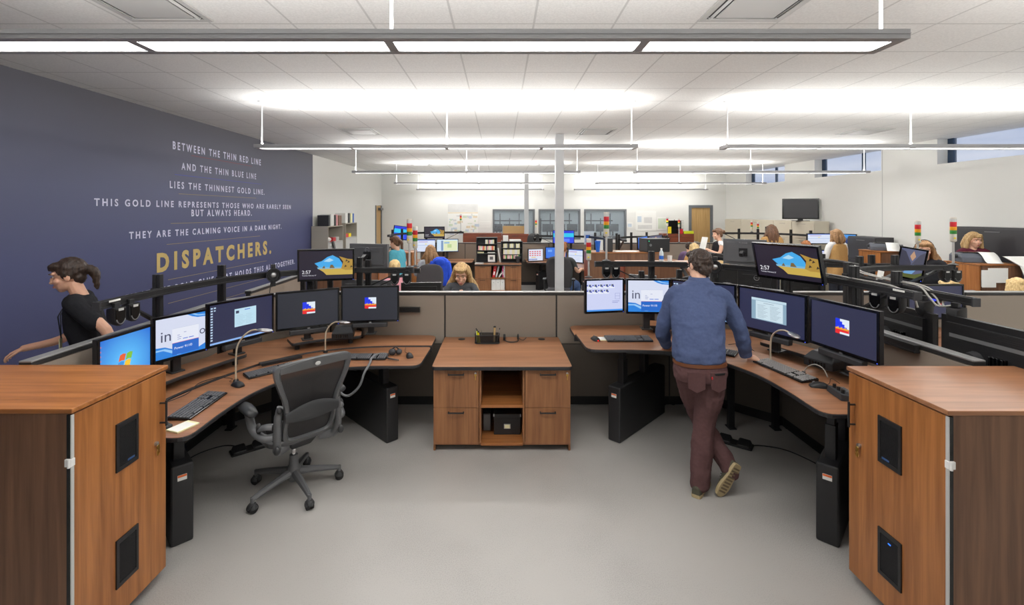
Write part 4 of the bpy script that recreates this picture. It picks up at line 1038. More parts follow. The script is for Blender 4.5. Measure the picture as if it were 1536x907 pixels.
# ------------------------------------------------------------------ credenza between the desks
def credenza(cx, y0, y1, label, fy=idy, w=1.2):
    f = (lambda y: y0 + y)
    sg = 1
    root = thing('credenza', label, 'credenza', (cx, (y0+y1)/2, 0), 0, 'wood credenzas with drawers')
    h = w/2; zt = .75; D = y1-y0
    e = MB().prism(rnd([(cx-h-.01, y0), (cx+h+.01, y0), (cx+h+.01, y1), (cx-h-.01, y1)], [0, 1], .04), zt-.032, zt-.002).build('top_edge_band', M['edge'], root, bev=.004)
    MB().prism(off(rnd([(cx-h-.01, y0), (cx+h+.01, y0), (cx+h+.01, y1), (cx-h-.01, y1)], [0, 1], .04), .004), zt-.003, zt).build('top', M['walnut_x'], root)
    yb = y0+.035; zc = zt-.034
    m = MB(); t = .018
    for x in (cx-h, cx-.2, cx+.2-t, cx+h-t): m.box(x, yb+.02, 0 if abs(x-cx) > .3 else .06, x+t, y1-.02, zc)
    m.box(cx-h+t, y1-.04, .06, cx+h-t, y1-.02, zc); m.box(cx-h+t, yb+.06, .03, cx+h-t, yb+.075, .06)
    m.box(cx-h+t, yb+.02, .06, cx-.2, y1-.04, .075); m.box(cx+.2, yb+.02, .06, cx+h-t, y1-.04, .075)
    m.build('carcass', M['walnut_z'], root, bev=.001)
    for z, n in ((.07, 'bottom_shelf'), (.40, 'shelf')): MB().box(cx-.2+t, yb+.005, z-.02, cx+.2-t, y1-.04, z+.004).build(n, M['wood_x'], root)
    for sx in (-1, 1):
        a, b = sorted((cx+sx*.2, cx+sx*(h-.002)))
        for k, (za, zb) in enumerate(((.385, zc-.004), (.062, .381))):
            d = MB().box(a+.003, yb, za, b-.003, yb+.019, zb).build('drawer', M['walnut_z'], root, bev=.0015)
            c = (a+b)/2; zz = zb-.035; m = MB()
            for x in (c-.065, c+.065): m.box(x-.005, yb-.028, zz-.005, x+.005, yb, zz+.005)
            m.box(c-.07, yb-.032, zz-.006, c+.07, yb-.022, zz+.006); m.build('handle', M['black'], d, bev=.002)
            if k == 0 and y0 < 6:
                x = b-.03; m = MB(); m.cyl((x, yb, zb-.03), (x, yb-.01, zb-.03), .009); m.build('lock', M['silver'], d, smooth=40)
                m = MB(); m.cyl((x, yb-.011, zb-.042), (x, yb-.013, zb-.042), .011); m.box(x-.0035, yb-.013, zb-.085, x+.0035, yb-.011, zb-.05); m.build('key', M['brass'], d, smooth=40)
    if y0 < 6:
        for x in (-.42, .42): MB().lathe([(.036, zt), (.036, zt+.004), (.03, zt+.006), (.012, zt+.006)], (cx+x, y1-.09, 0), 20).build('cable_grommet', M['edge'], root, smooth=40)
    return root
credenza(.017, 4.03, 5.0, 'walnut credenza with four drawers and two keys, between both front desks')
zt = .751
og = thing('desk_organizer', 'black wire mesh organizer of pens on the credenza', 'organizer', (-.13, 4.78, zt))
M['mesh'] = glass_mat('black wire mesh', (.01, .01, .01, 1), .5, .78)
m = MB(); x0, x1, y0, y1 = -.255, -.005, 4.73, 4.84
P = rnd([(x0, y0), (x1, y0), (x1, y1), (x0, y1)], [0, 1, 2, 3], .03)
m.prism(P, zt, zt+.004)
for (a, b), (c, d) in zip(P, P[1:]+P[:1]): m.quad((a, b, zt), (c, d, zt), (c, d, zt+.085), (a, b, zt+.085))
for x in (-.19, -.08): m.quad((x, y0, zt), (x, y1, zt), (x, y1, zt+.12), (x, y0, zt+.12))
m.build('mesh_basket', M['mesh'], og)
m = MB()
for zz in (.004, .085): m.tube([(a, b, zt+zz) for a, b in P+P[:1]], .004, 6)
m.build('rim', M['black_metal'], og, smooth=40)
def pen(p, q, mt, name, label, r=.005):
    root = thing(name, label, 'pen', p)
    p, q = V(p), V(q); MB().cyl(p, q, r).build('barrel', M[mt], root, smooth=40); d = (q-p).normalized()
    MB().cyl(q, q+d*.014, r*1.1).build('cap', M['black'], root, smooth=40)
pen((-.225, 4.75, zt+.006), (-.235, 4.76, zt+.125), 'lime', 'highlighter', 'yellow highlighter standing in the wire organizer, leaning outward', .007)
pen((-.205, 4.75, zt+.006), (-.22, 4.755, zt+.11), 'yellow', 'highlighter', 'second yellow highlighter in the wire organizer, beside the leaning one', .007)
pen((-.24, 4.78, zt+.006), (-.243, 4.79, zt+.13), 'white', 'ballpoint_pen', 'white pen in the end pocket of the wire organizer')
pen((-.06, 4.79, zt+.006), (-.055, 4.80, zt+.15), 'tan', 'marker_pen', 'thick tan marker upright in the wire organizer', .011)
pen((-.03, 4.79, zt+.006), (-.005, 4.80, zt+.13), 'silver', 'ballpoint_pen', 'silver pen leaning outward in the wire organizer', .004)
hd = thing('headset', 'black headset with thin headband lying on the credenza', 'headset', (.12, 4.83, zt))
m = MB(); m.lathe([(.012, -.012), (.03, -.01), (.034, 0), (.03, .012), (.01, .014)], (.045, 4.86, zt+.034), 16, 'x'); m.build('ear_cushion', M['black'], hd, smooth=40)
MB().tube(spline([(.045, 4.87, zt+.03), (.06, 4.80, zt+.012), (.12, 4.77, zt+.008), (.18, 4.79, zt+.012), (.19, 4.85, zt+.03)], 6), .005).build('headband', M['black'], hd, smooth=True)
MB().ell((.188, 4.86, zt+.036), (.012, .024, .034)).build('temple_pad', M['black'], hd, smooth=True)
MB().tube(spline([(.19, 4.84, zt+.03), (.23, 4.80, zt+.02), (.25, 4.79, zt+.03), (.27, 4.80, zt+.045)], 6), .004).build('microphone_boom', M['dark'], hd, smooth=True)
bx = thing('file_box', 'black lidded file box with metal label holder, in the credenza', 'box', (.07, 4.32, .075))
MB().box(-.055, 4.22, .0745, .185, 4.5, .235).build('body', M['black'], bx, bev=.003); MB().box(-.061, 4.214, .225, .191, 4.506, .262).build('lid', M['black'], bx, bev=.004)
m = MB()
for x in (-.061, .181): m.box(x, 4.212, .24, x+.01, 4.222, .263)
m.build('corner_guard', M['silver'], bx)
m = MB(); m.box(.035, 4.2155, .13, .095, 4.22, .172); f = m.build('label_holder', M['silver'], bx, bev=.001); MB().box(.042, 4.2145, .136, .088, 4.216, .166).build('label_card', M['cream'], bx)
fo = thing('folder', 'dark folder leaning beside the black file box in the credenza', 'folder', (-.12, 4.35, .075))
MB().box(-.155, 4.3, .0745, -.085, 4.52, .23).build('cover', M['dark'], fo, bev=.003); MB().box(-.15, 4.297, .078, -.09, 4.3, .222).build('pages', M['grey'], fo)

# ------------------------------------------------------------------ mesh task chair
def mesh_chair(cx, cy, rz, label):
    """local frame: the sitter faces +y"""
    root = thing('mesh_task_chair', label, 'chair', (cx, cy, 0), rz)
    G, D = M['aeron'], M['aeron2']
    bz = lambda n, m, mt, **k: m.build(n, mt, root, world=False, **k)
    m = MB(); m.lathe([(.035, .07), (.05, .09), (.05, .16), (.034, .19), (.03, .26)], (0, 0, 0), 20); bz('hub', m, G, smooth=40)
    for k in range(5):
        a = R(24+72*k) - rz; c, s_ = math.cos(a), math.sin(a); m = MB()
        m.tube(spline([(c*.03, s_*.03, .135), (c*.12, s_*.12, .125), (c*.24, s_*.24, .108), (c*.325, s_*.325, .092)], 4), [(.032-.015*i/12, .03-.014*i/12) for i in range(13)], 8); m.cyl((c*.325, s_*.325, .06), (c*.325, s_*.325, .105), .014)
        lg = bz('base_leg', m, G, smooth=40)
        m = MB(); t = (-s_, c)
        for o in (-.014, .014): m.cyl((c*.325+t[0]*(o-.009), s_*.325+t[1]*(o-.009), .031), (c*.325+t[0]*(o+.009), s_*.325+t[1]*(o+.009), .031), .031, n=18)
        w_ = m.build('caster', M['rubber'], lg, smooth=40)
        m = MB(); m.lathe([(.034, .03), (.034, .045), (.02, .066)], (c*.325, s_*.325, 0), 14); m.build('caster_hood', D, lg, smooth=40)
    m = MB(); m.cyl((0, 0, .25), (0, 0, .37), .016); bz('gas_lift', m, M['chrome'], smooth=40)
    m = MB(); m.loft([[(-.07, -.14, .365), (.07, -.14, .365), (.07, .1, .365), (-.07, .1, .365)], [(-.1, -.19, .43), (.1, -.19, .43), (.09, .14, .43), (-.09, .14, .43)]]); bz('tilt_mechanism', m, D, bev=.012)
    # seat
    def sring(k): 
        return [(x*k, y*k+.02*(1-k)) for x, y in rnd([(-.24, -.2), (.24, -.2), (.235, .27), (-.235, .27)], [0, 1, 2, 3], .11, 7)]
    O, I = sring(1.0), sring(.86); m = MB(); zf = lambda y: .465 - .05*max(0, (y-.15)/.12)**2
    m.loft([[(x, y, zf(y)-.03) for x, y in O], [(x, y, zf(y)) for x, y in O], [(x, y, zf(y)) for x, y in I], [(x, y, zf(y)-.03) for x, y in I]]); m.f = m.f[:-2]; m.mi = m.mi[:-2]
    bz('seat_frame', m, G, bev=.006)
    m = MB(); C = [(0, 0)]
    rr = [[(x*k, y*k, zf(y*k)-.006-.035*(1-k*k)) for x, y in I] for k in (1, .7, .4, .1)]; m.loft(rr)
    bz('seat_mesh', m, M['weave'], smooth=True)
    # backrest: waisted frame, reclined
    half = [(.0, .0), (.13, .003), (.172, .03), (.185, .11), (.182, .2), (.198, .31), (.246, .44), (.272, .535), (.255, .588), (.13, .607), (0, .61)]
    hs_ = spline(half, 4); out = [(x, z) for x, z in hs_] + [(-x, z) for x, z in reversed(hs_[1:-1])]
    def bp(x, z, d=0): # back curve in depth
        t = z/.61; y = -.235 - .13*t*1.0 - .05*math.sin(t*PI) + .03*(1-abs(2*t-1)) + .22*x*x*1.3
        return V((x, y - d, .475 + z*.98))
    n = len(out); c0 = (0, .3)
    def ring(k, d): return [bp(x*k if True else x, c0[1]+(z-c0[1])*(1-(1-k)*.62), d) for x, z in out]
    m = MB(); rg = [ring(1, -.012), ring(1.0, .024), ring(.9, .03), ring(.84, .012), ring(.86, -.012)]
    m.loft(rg + [rg[0]]); m.f = m.f[:-2]; m.mi = m.mi[:-2]; bz('back_frame', m, G, smooth=50)
    m = MB(); m.loft([ring(k, .004-.03*(1-k)) for k in (.88, .6, .3, .05)]); m.f = m.f[:-2] + m.f[-1:]; m.mi = m.mi[:-2] + m.mi[-1:]; bz('back_mesh', m, M['weave'], smooth=True)
    # shoulder crosspiece
    m = MB(); m.loft([[bp(x, z, d) for x, d in zip([.23*math.cos(PI*i/10) for i in range(11)], [.03]*11)] for z in (.535, .565, .59)] if False else [[bp(-.24+.048*i, .56+.03*math.sin(PI*i/10)-.02, .03) for i in range(11)], [bp(-.24+.048*i, .56+.03*math.sin(PI*i/10)+.022, .034) for i in range(11)], [bp(-.24+.048*i, .56+.03*math.sin(PI*i/10)+.022, .015) for i in range(11)], [bp(-.24+.048*i, .56+.03*math.sin(PI*i/10)-.02, .012) for i in range(11)]]); bz('shoulder_bar', m, G, smooth=50)
    m = MB(); e = bp(-.0, .575, .046); m.ell(e, (.02, .004, .014)); q = bz('maker_badge', m, M['lgrey'])
    # lumbar pad
    m = MB(); m.loft([[bp(x, .20+dz, .03+.02*math.cos(x/.2*PI/2)+dd) for x in [-.19+.038*i for i in range(11)]] for dz, dd in ((-.055, 0), (-.03, .012), (0, .016), (.03, .012), (.055, 0))]); m2 = m
    LP = []
    for k in range(11):
        x = -.19+.038*k; hh = .028+.035*math.cos((x)/.2*PI/2); c = bp(x, .21+.02*math.cos(x/.2*PI/2), .034)
        LP.append([c+V((0, -.012*math.cos(t), hh*math.sin(t))) for t in [2*PI*i/14 for i in range(14)]])
    m = MB(); m.loft(LP); bz('lumbar_pad', m, D, smooth=50)
    # side uprights carrying back and arms, arms with pads
    for s_ in (-1, 1):
        m = MB(); m.tube(spline([(s_*.12, -.17, .42), (s_*.2, -.22, .43), (s_*.218, -.262, .50), (s_*.216, -.262, .60), (s_*.210, -.262, .70), (s_*.20, -.27, .75)], 5), [(.03, .026)]*20+[(.026, .022)]*6, 10); bz('upright', m, G, smooth=40)
        m = MB(); m.ell((s_*.228, -.29, .47), (.022, .022, .03)); bz('pivot_knob', m, D, smooth=True); m = MB(); m.ell((s_*.21, -.285, .735), (.02, .018, .024)); bz('pivot_knob', m, D, smooth=True)
        m = MB(); m.tube(spline([(s_*.235, -.24, .55), (s_*.285, -.2, .545), (s_*.315, -.1, .575), (s_*.322, -.04, .65), (s_*.322, -.02, .685)], 5), [(.028, .016)]*21, 10); m.tube(spline([(s_*.24, -.24, .62), (s_*.275, -.21, .62), (s_*.30, -.16, .60)], 4), [(.024, .012)]*9, 8); ar = bz('arm', m, G, smooth=40)
        m = MB(); m.ell((s_*.30, -.155, .60), (.018, .02, .04)); m.build('height_lever', D, ar, smooth=True)
        m = MB(); m.loft([[(s_*.325+w*math.cos(t), y, zc_+h_*math.sin(t)) for t in [2*PI*i/14 for i in range(14)]] for y, w, h_, zc_ in ((-.13, .018, .014, .69), (-.12, .035, .022, .695), (-.05, .045, .026, .70), (.04, .047, .026, .703), (.1, .04, .022, .70), (.125, .02, .012, .695))]); bz('arm_pad', m, D, smooth=50)
    return root
wv = bpy.data.materials.new('graphite mesh weave'); wv.use_nodes = True; t = wv.node_tree; p = t.nodes['Principled BSDF']
p.inputs['Base Color'].default_value = rgb(44, 42, 43); p.inputs['Roughness'].default_value = .6
tc = t.nodes.new('ShaderNodeTexCoord'); wt = t.nodes.new('ShaderNodeTexWave'); wt.bands_direction = 'X'; wt.inputs['Scale'].default_value = 42; wt.inputs['Distortion'].default_value = 0
rp = t.nodes.new('ShaderNodeMapRange'); rp.inputs['To Min'].default_value = .85; rp.inputs['To Max'].default_value = .98
t.links.new(tc.outputs['Object'], wt.inputs['Vector']); t.links.new(wt.outputs['Fac'], rp.inputs['Value']); t.links.new(rp.outputs[0], p.inputs['Alpha'])
M['weave'] = wv
mesh_chair(-1.556, 3.52, R(46), 'empty graphite mesh office chair turned toward the curved desk')

# ------------------------------------------------------------------ the rows behind
fB = lambda y: 10.14 - y
fC = lambda y: y + 8.33
C2X = 5.66
def paint_badge(o_root, x, z, y, body, w, ring=True):
    """maker's mark on the back of a monitor (local frame)"""
    m = MB()
    if ring: m.tube([(x+.028*math.cos(a), y, z+.028*math.sin(a)) for a in [2*PI*k/16 for k in range(17)]], .0025, 5)
    else: m.box(x-.001, y, z, x+.001, y+.0005, z+.001)
    b = m.build('maker_badge', M['silver'], o_root, world=False)
    t_ = text('badge_letters', body, .02, M['silver'], None, (x, y, z-.006), (PI/2, 0, PI), ext=.0005, align='CENTER', width=w); t_.parent = b
def backmon(pL, YL, pR, YR, zb, zt, label, badge=None, kind='off', **k):
    """monitor that shows us its back: pL, pR are its edges from left to right in view"""
    r = mon(pR, YR, pL, YL, zb, zt, kind, label, **k)
    if badge:
        h = zt-zb
        paint_badge(r, 0, h-.07 if badge == 'DELL' else h*.85, .0575, badge, .046 if badge == 'DELL' else .1, badge == 'DELL')
    return r
desk(CX, -1, fB, .76, .765, 'walnut desk of the second row, beyond the dark logo screens'); desk(CX, 1, fB, .76, .765, 'walnut desk of the second row, beyond the standing man')
desk(CX-.05, -1, fC, .76, .765, 'walnut desk in the far row where the girl with the blue jacket chair sits'); desk(CX-.02, 1, fC, .76, .765, 'walnut desk in the far row behind the grey column')
desk(C2X, -1, idy, .86, .85, 'walnut desk of the next workstation toward the window wall'); desk(C2X, -1, fC, .76, .765, 'walnut desk in the far row in front of the blond wood door')
desk(C2X-.38, 1, fC, .86, .85, 'walnut desk in the far row below the wall television')
rail(CX, -1, fB, 1.425, 'black rail of the second row ending beside the seated blonde woman', .77); rail(CX+.06, 1, fB, 1.30, 'black rail of the second row behind the standing man', .77, posts=((2.53, 4.2), (1.97, 4.79), (1.5, 4.915)))
rail(C2X, -1, idy, 1.505, 'black rail ending over the dark monitor backs beside the cabinet, window side', .85); rail(C2X, -1, fB, 1.48, 'black rail of the second row near the tilted mountain lake screen', .77, posts=((1.97, 4.79), (1.5, 4.915)))
rail(-.1, -1, fC, 1.52, 'black rail in the far row above the map screens', .77); rail(CX, 1, fC, 1.42, 'black rail in the far row behind the grey column', .77)
rail(C2X, -1, fC, 1.40, 'black rail in the far row in front of the blond wood door', .77); rail(C2X-.38, 1, fC, 1.5, 'black rail in the far row below the wall television', .85)
# monitors seen from behind
backmon(526.5, 5.62, 583, 5.5, 1.43, 1.712, 'large dark monitor back with round silver badge, beside the raised cave screen', 'DELL', stand='arm', silver=True)
backmon(514, 5.5, 588, 5.42, .95, 1.295, 'dark monitor back with round badge below the larger one', 'DELL', zs=.85, silver=True)
backmon(602, 5.42, 662, 5.45, .93, 1.27, 'black monitor back in front of the charcoal upholstered chair', zs=.85)
backmon(944, 5.6, 985, 5.45, 1.02, 1.345, 'grey monitor back between the signal light and the standing man', zs=.85, silver=True)
backmon(1068, 5.7, 1103, 5.9, .98, 1.42, 'black monitor back just beside the man\'s head', zs=.85)
backmon(1086, 6.1, 1150, 5.75, 1.42, 1.745, 'broad grey monitor back with maker letters behind the man\'s head', 'PLANAR', stand='arm', silver=True)
backmon(1108, 5.55, 1166, 5.3, 1.06, 1.40, 'black monitor back with round badge under the raised cave screen', 'DELL', zs=.85)
backmon(1172, 5.35, 1232, 5.5, 1.0, 1.33, 'black monitor back above the short corner panel', zs=.85)
def side_back(Y0, Y1, zb, zt, label, x=2.96): return monitor((x, Y1), (x, Y0), zb, zt, 'off', label, stand='arm') if False else monitor((x, Y0), (x, Y1), zb, zt, 'off', label, stand='arm')
mA = monitor((2.97, 3.13), (2.99, 2.50), 1.02, 1.41, 'off', 'large black monitor back nearest the wood cabinet, window side', stand='arm') if False else None
def backside(Ya, Yb, xa, xb, zb, zt, label):
    r = monitor((xa, Ya), (xb, Yb), zb, zt, 'off', label, stand='none')
    h = zt-zb; m = MB(); m.box(-.1, .056, h*.3, -.01, .075, h*.52)
    for i in range(4): m.box(-.095+.022*i, .075, h*.3, -.083+.022*i, .085, h*.52)
    m.build('connector_block', M['gloss_black'], r, bev=.002, world=False)
    m = MB(); m.cyl((.08, .055, h*.38), (.08, .1, h*.38), .055, .045); m.cyl((.08, .1, h*.38), (.08, .17, h*.38-.02), .025); m.build('pivot_mount', M['dark'], r, smooth=40, world=False)
    m = MB(); m.box(-w_ if False else -.24, .0555, h*.66, .24, .058, h*.72); m.build('vent_strip', M['grey'], r, world=False)
    return r
# faces +x: its left edge (as one looks at the screen) is the near one
backside(2.47, 3.11, 2.99, 2.97, 1.03, 1.41, 'large black monitor back nearest the wood cabinet, under the rail end')
backside(3.17, 3.75, 2.97, 3.0, 1.03, 1.39, 'black monitor back between two rails, second from the wood cabinet')
mon(1361, 4.72, 1445, 4.76, 1.0, 1.352, 'logo2', 'dark navy monitor beside the taupe panel in front of the printers', zs=.86)
mon(1341, 5.08, 1383.5, 4.9, 1.37, 1.71, 'lake', 'tilted square monitor showing a mountain lake picture', stand='arm', roll=R(9))
z = 1.43
speaker((4.63, 4.86), (0, -1), z, 'small black speaker under the rail beside the wood printer cabinet, farther from it'); speaker((4.74, 4.86), (0, -1), z, 'small black speaker under the rail beside the wood printer cabinet, nearer it')
speaker((2.97, 3.27), (.9, .3), 1.42, 'small black speaker seen from behind under the far rail end, farther from cabinet'); speaker((2.99, 3.06), (.9, .3), 1.41, 'small black speaker seen from behind at the far rail end')
tower_light((4.73, 4.87), 1.535, 1.775, 'red amber green signal light before the white wall beside the woman in maroon')
tower_light((4.745, 5.30), 1.51, 1.735, 'red amber green signal light rising behind the mountain lake screen')
# far-row monitors
mon(624, 12.75, 653.5, 12.8, 1.0, 1.36, 'list', 'bright monitor with a white and lilac list, beside the girl\'s head', zs=.85)
mon(654.5, 12.8, 687.5, 12.95, 1.0, 1.36, 'map', 'bright monitor with a pale green map, beside the girl\'s head', zs=.85)
mon(588.5, 12.4, 610, 12.6, 1.36, 1.73, 'bluebars', 'tilted square monitor with blue and teal bands, above the teal shirt', stand='arm', roll=R(8))
mon(636, 12.9, 667, 12.95, 1.37, 1.70, 'cave', 'small raised cave lock screen far back, above the map screen', stand='arm')
mon(792, 12.55, 815, 12.7, .77, 1.11, 'redshapes', 'white monitor with rows of red icons on the far desk', zs=.766)
mon(818, 12.7, 850, 12.75, .82, 1.15, 'bluedesk', 'monitor with plain blue desktop, partly behind the grey column', zs=.85)
mon(852, 12.4, 875, 12.1, .75+.02, 1.13, 'list', 'bright monitor beside the seated person in dark T-shirt', zs=.766)
mon(876.5, 12.05, 893, 11.75, .77, 1.12, 'list', 'bright monitor sliver behind the low signal light', zs=.766)
mon(829, 12.85, 861.5, 12.85, 1.23, 1.60, 'bluebars', 'wide monitor with blue and teal bands, behind the grey column', stand='arm')
mon(957, 12.6, 971.5, 12.9, 1.12, 1.45, 'bluedesk', 'pale blue monitor beside the black computer tower', stand='arm', kind_=0) if False else mon(957, 12.5, 972, 12.8, 1.10, 1.44, 'bluedesk', 'pale blue square monitor beside the black computer tower', stand='arm', roll=R(-4))
mon(974, 12.85, 995, 12.95, 1.12, 1.46, 'lake', 'square monitor with mountain lake picture above the black computer tower', stand='arm', roll=R(-5))
mon(1210.5, 11.2, 1246.5, 11.25, 1.33, 1.585, 'list', 'white document monitor beside the woman in tan vest', stand='arm'); mon(1248, 11.3, 1285, 10.9, 1.22, 1.58, 'beach2', 'monitor with a blue mountain and green field picture behind the tan vest', stand='arm')
mon(1270, 10.9, 1291, 10.6, .93, 1.2, 'map', 'pale map monitor just beside the tan vest', zs=.86); mon(1228, 11.0, 1240, 11.1, .95, 1.2, 'list', 'bright monitor sliver at the tan vest woman\'s elbow', zs=.86)
backmon(1148, 12.9, 1157, 12.8, 1.35, 1.7, 'thin dark monitor edge beside the long-haired woman', stand='arm')
for p_, l in (((-1.11, 13.2), (1.55, 1.788, 'far red amber green signal light in front of the wall map')), ((1.02, 13.2), (1.45, 1.655, 'far red amber green signal light between the first two windows')), ((4.73, 13.2), (1.43, 1.70, 'far signal light with amber lit, beside the blond wood door')), ((5.14, 13.4), (1.228, 1.665, 'far signal light nearest the blond wood door, unlit')), ((7.12, 13.2), (1.53, 1.6, 'far signal light before the beige cabinets, taller')), ((7.27, 13.15), (1.53, 1.56, 'far signal light before the beige cabinets, shorter'))):
    tower_light(p_, l[0], l[1], l[2], lit=em(255, 200, 40, 1.6) if 'amber lit' in l[2] else None)
speaker((.98, 13.15), (0, -1), 1.34, 'far small speaker under the rail beside the column, first'); speaker((1.13, 13.15), (0, -1), 1.34, 'far small speaker under the rail beside the column, second')
speaker((4.6, 13.15), (0, -1), 1.32, 'far small speaker under the rail before the door, first'); speaker((4.74, 13.15), (0, -1), 1.32, 'far small speaker under the rail before the door, second')
# panels of the far row
for a, b, l in ((-2.28, -1.0, 'behind the far map screens'), (-1.0, .45, 'behind the far binder shelves'), (.45, 1.4, 'behind the icon screen far back'), (1.4, 2.72, 'far back behind the grey column'), (3.1, 4.5, 'far back behind the black computer tower'), (4.5, 6.0, 'far back in front of the blond door'), (6.0, 7.4, 'far back before the beige cabinets')):
    panel((a, 13.4), (b, 13.4), 'taupe divider panel ' + l)
panel((-2.8, 11.2), (-2.8, 13.2), 'taupe divider panel far back beside the grey bookcases')
# cabinets of the rows behind
tall_cabinet(-1.93, -1, -2.95, 7.45, 8.05, 1.2, 'wood cabinet of the second row behind the blond woman in pink', detail=False)
tall_cabinet(1.98, 1, 3.3, 7.45, 8.05, 1.26, 'wood cabinet of the second row with the water bottle on top', detail=False, wm='red_wood')
tall_cabinet(-1.95, -1, -2.95, 10.4, 11.0, 1.2, 'wood cabinet behind the person in teal', detail=False)
tall_cabinet(1.98, 1, 3.6, 10.4, 11.0, 1.2, 'long wood cabinet carrying the black computer tower and blue cup', detail=False, wm='red_wood')
tall_cabinet(7.1, 1, 7.72, 6.9, 7.46, 1.32, 'wood cabinet with printers and taped papers near the window wall', detail=False)
tall_cabinet(7.3, 1, 7.9, 8.95, 9.5, 1.34, 'wood cabinet with a printer, beyond the mountain lake screen', detail=False)
credenza(-.05, 12.0, 12.95, 'walnut credenza with binder shelves on top in the far row')

# ---- binders and shelves on the far credenza
def small(name, x0, y0, z0, x1, y1, z1, mt, label, cat, group=None, bev=.002):
    o = MB().box(x0, y0, z0, x1, y1, z1).build(name, M[mt] if isinstance(mt, str) else mt, None, bev=bev); return tag(o, label, cat, group)
def bookcase(x0, x1, y0, y1, z0, z1, levels, label):
    root = thing('desktop_bookcase', label, 'bookcase', ((x0+x1)/2, (y0+y1)/2, z0)); t = .018
    m = MB(); m.box(x0, y0, z0, x0+t, y1, z1); m.box(x1-t, y0, z0, x1, y1, z1); m.box(x0+t, y1-t, z0, x1-t, y1, z1); m.box(x0+t, y0, z1-t, x1-t, y1-t, z1); m.box(x0+t, y0, z0, x1-t, y1-t, z0+t)
    m.build('carcass', M['dark'], root)
    for z in levels[1:]: MB().box(x0+t, y0+.005, z-.016, x1-t, y1-t, z).build('shelf', M['dark'], root)
rnd_ = random.Random(4)
xa, xb_ = (714.5-750)*12.5/700, (746-750)*12.5/700
bookcase(xa, xb_, 12.45, 12.72, .751, 1.42, [.77, .99, 1.08, 1.25], 'charcoal bookcase with tape rows and a small framed picture, on the far credenza')
xc, xd = (751.5-750)*12.5/700, (784-750)*12.5/700
bookcase(xc, xd, 12.45, 12.72, .751, 1.315, [.85, .97, 1.14], 'charcoal bookcase with three rows of tapes, nearer the column')
def tapes(x0, x1, z, cols, group, label, h=.115):
    x = x0; i = 0
    while x < x1-.03:
        w = .034
        o = small('tape_case', x+.001, 12.47, z+.001, x+w-.001, 12.6, z+h*(.92+.08*rnd_.random()), cols[i % len(cols)], label, 'tape case', group, 0); x += w; i += 1
tapes(xa+.24, xb_-.06, 1.25, ['paper', 'cream', 'grey', 'pink', 'paper'], 'tapes on the top shelf of the taller far bookcase', 'pale tape case in the top row of the taller far bookcase')
tapes(xa+.05, xb_-.06, 1.08, ['pink', 'cream', 'paper', 'pink', 'orange', 'cream', 'grey'], 'tapes on the second shelf of the taller far bookcase', 'tinted tape case in the second row of the taller far bookcase')
tapes(xc+.06, xd-.05, 1.14, ['cream', 'paper', 'cream', 'grey', 'dark'], 'tapes on the top shelf of the lower far bookcase', 'tape case in the top row of the lower far bookcase')
tapes(xc+.06, xd-.05, .97, ['cream', 'paper', 'paper', 'cream'], 'tapes on the middle shelf of the lower far bookcase', 'pale tape case in the middle row of the lower far bookcase', .13)
tapes(xc+.06, xd-.05, .85, ['pink', 'cream', 'green', 'pink', 'paper'], 'tapes on the bottom shelf of the lower far bookcase', 'tinted tape case in the bottom row of the lower far bookcase', .1)
o = thing('picture_frame', 'small white framed picture in the lower part of the far bookcase', 'picture', (xa+.4, 12.46, .775)); MB().box(xa+.31, 12.455, .775, xa+.5, 12.475, .955).build('frame', M['paper'], o); MB().box(xa+.36, 12.45, .83, xa+.45, 12.456, .91).build('picture', M['grey'], o)
small('manual', xa+.03, 12.48, 1.0, xa+.2, 12.6, 1.03, 'cream', 'cream manual lying on the middle shelf of the far bookcase', 'book'); small('manual', xa+.3, 12.48, 1.0, xa+.5, 12.6, 1.025, 'paper', 'white manual lying on the middle shelf of the far bookcase', 'book')
o = MB().obox((xb_+.05, 12.6, .94), (.04, .2, .38), (0, R(-8), 0)).build('ring_binder', M['paper'], None, bev=.003); tag(o, 'white ring binder leaning between the two far bookcases', 'binder')
small('paper_tray', xa-.02, 12.1, .751, xa+.2, 12.4, .765, 'lgrey', 'grey paper tray on the front edge of the far credenza', 'tray')
o = MB().box(.08, 12.5, 1.316, .22, 12.65, 1.47).build('paper_box', M['paper'], None, bev=.003); tag(o, 'white paper box standing on the lower far bookcase', 'box')
small('paper_stack', .25, 12.47, 1.316, .56, 12.7, 1.36, 'paper', 'loose white paper stack on the lower far bookcase', 'paper')
cu = thing('desk_cup', 'dark cup in front of the lower far bookcase', 'cup', (.47, 12.35, .751)); MB().lathe([(.04, .751), (.045, .87), (.04, .868), (.036, .76)], (.47, 12.35, 0)).build('body', M['dark'], cu, smooth=40); MB().box(.4, 12.3, .87, .55, 12.4, .93).build('card_holder', M['dark'], cu)
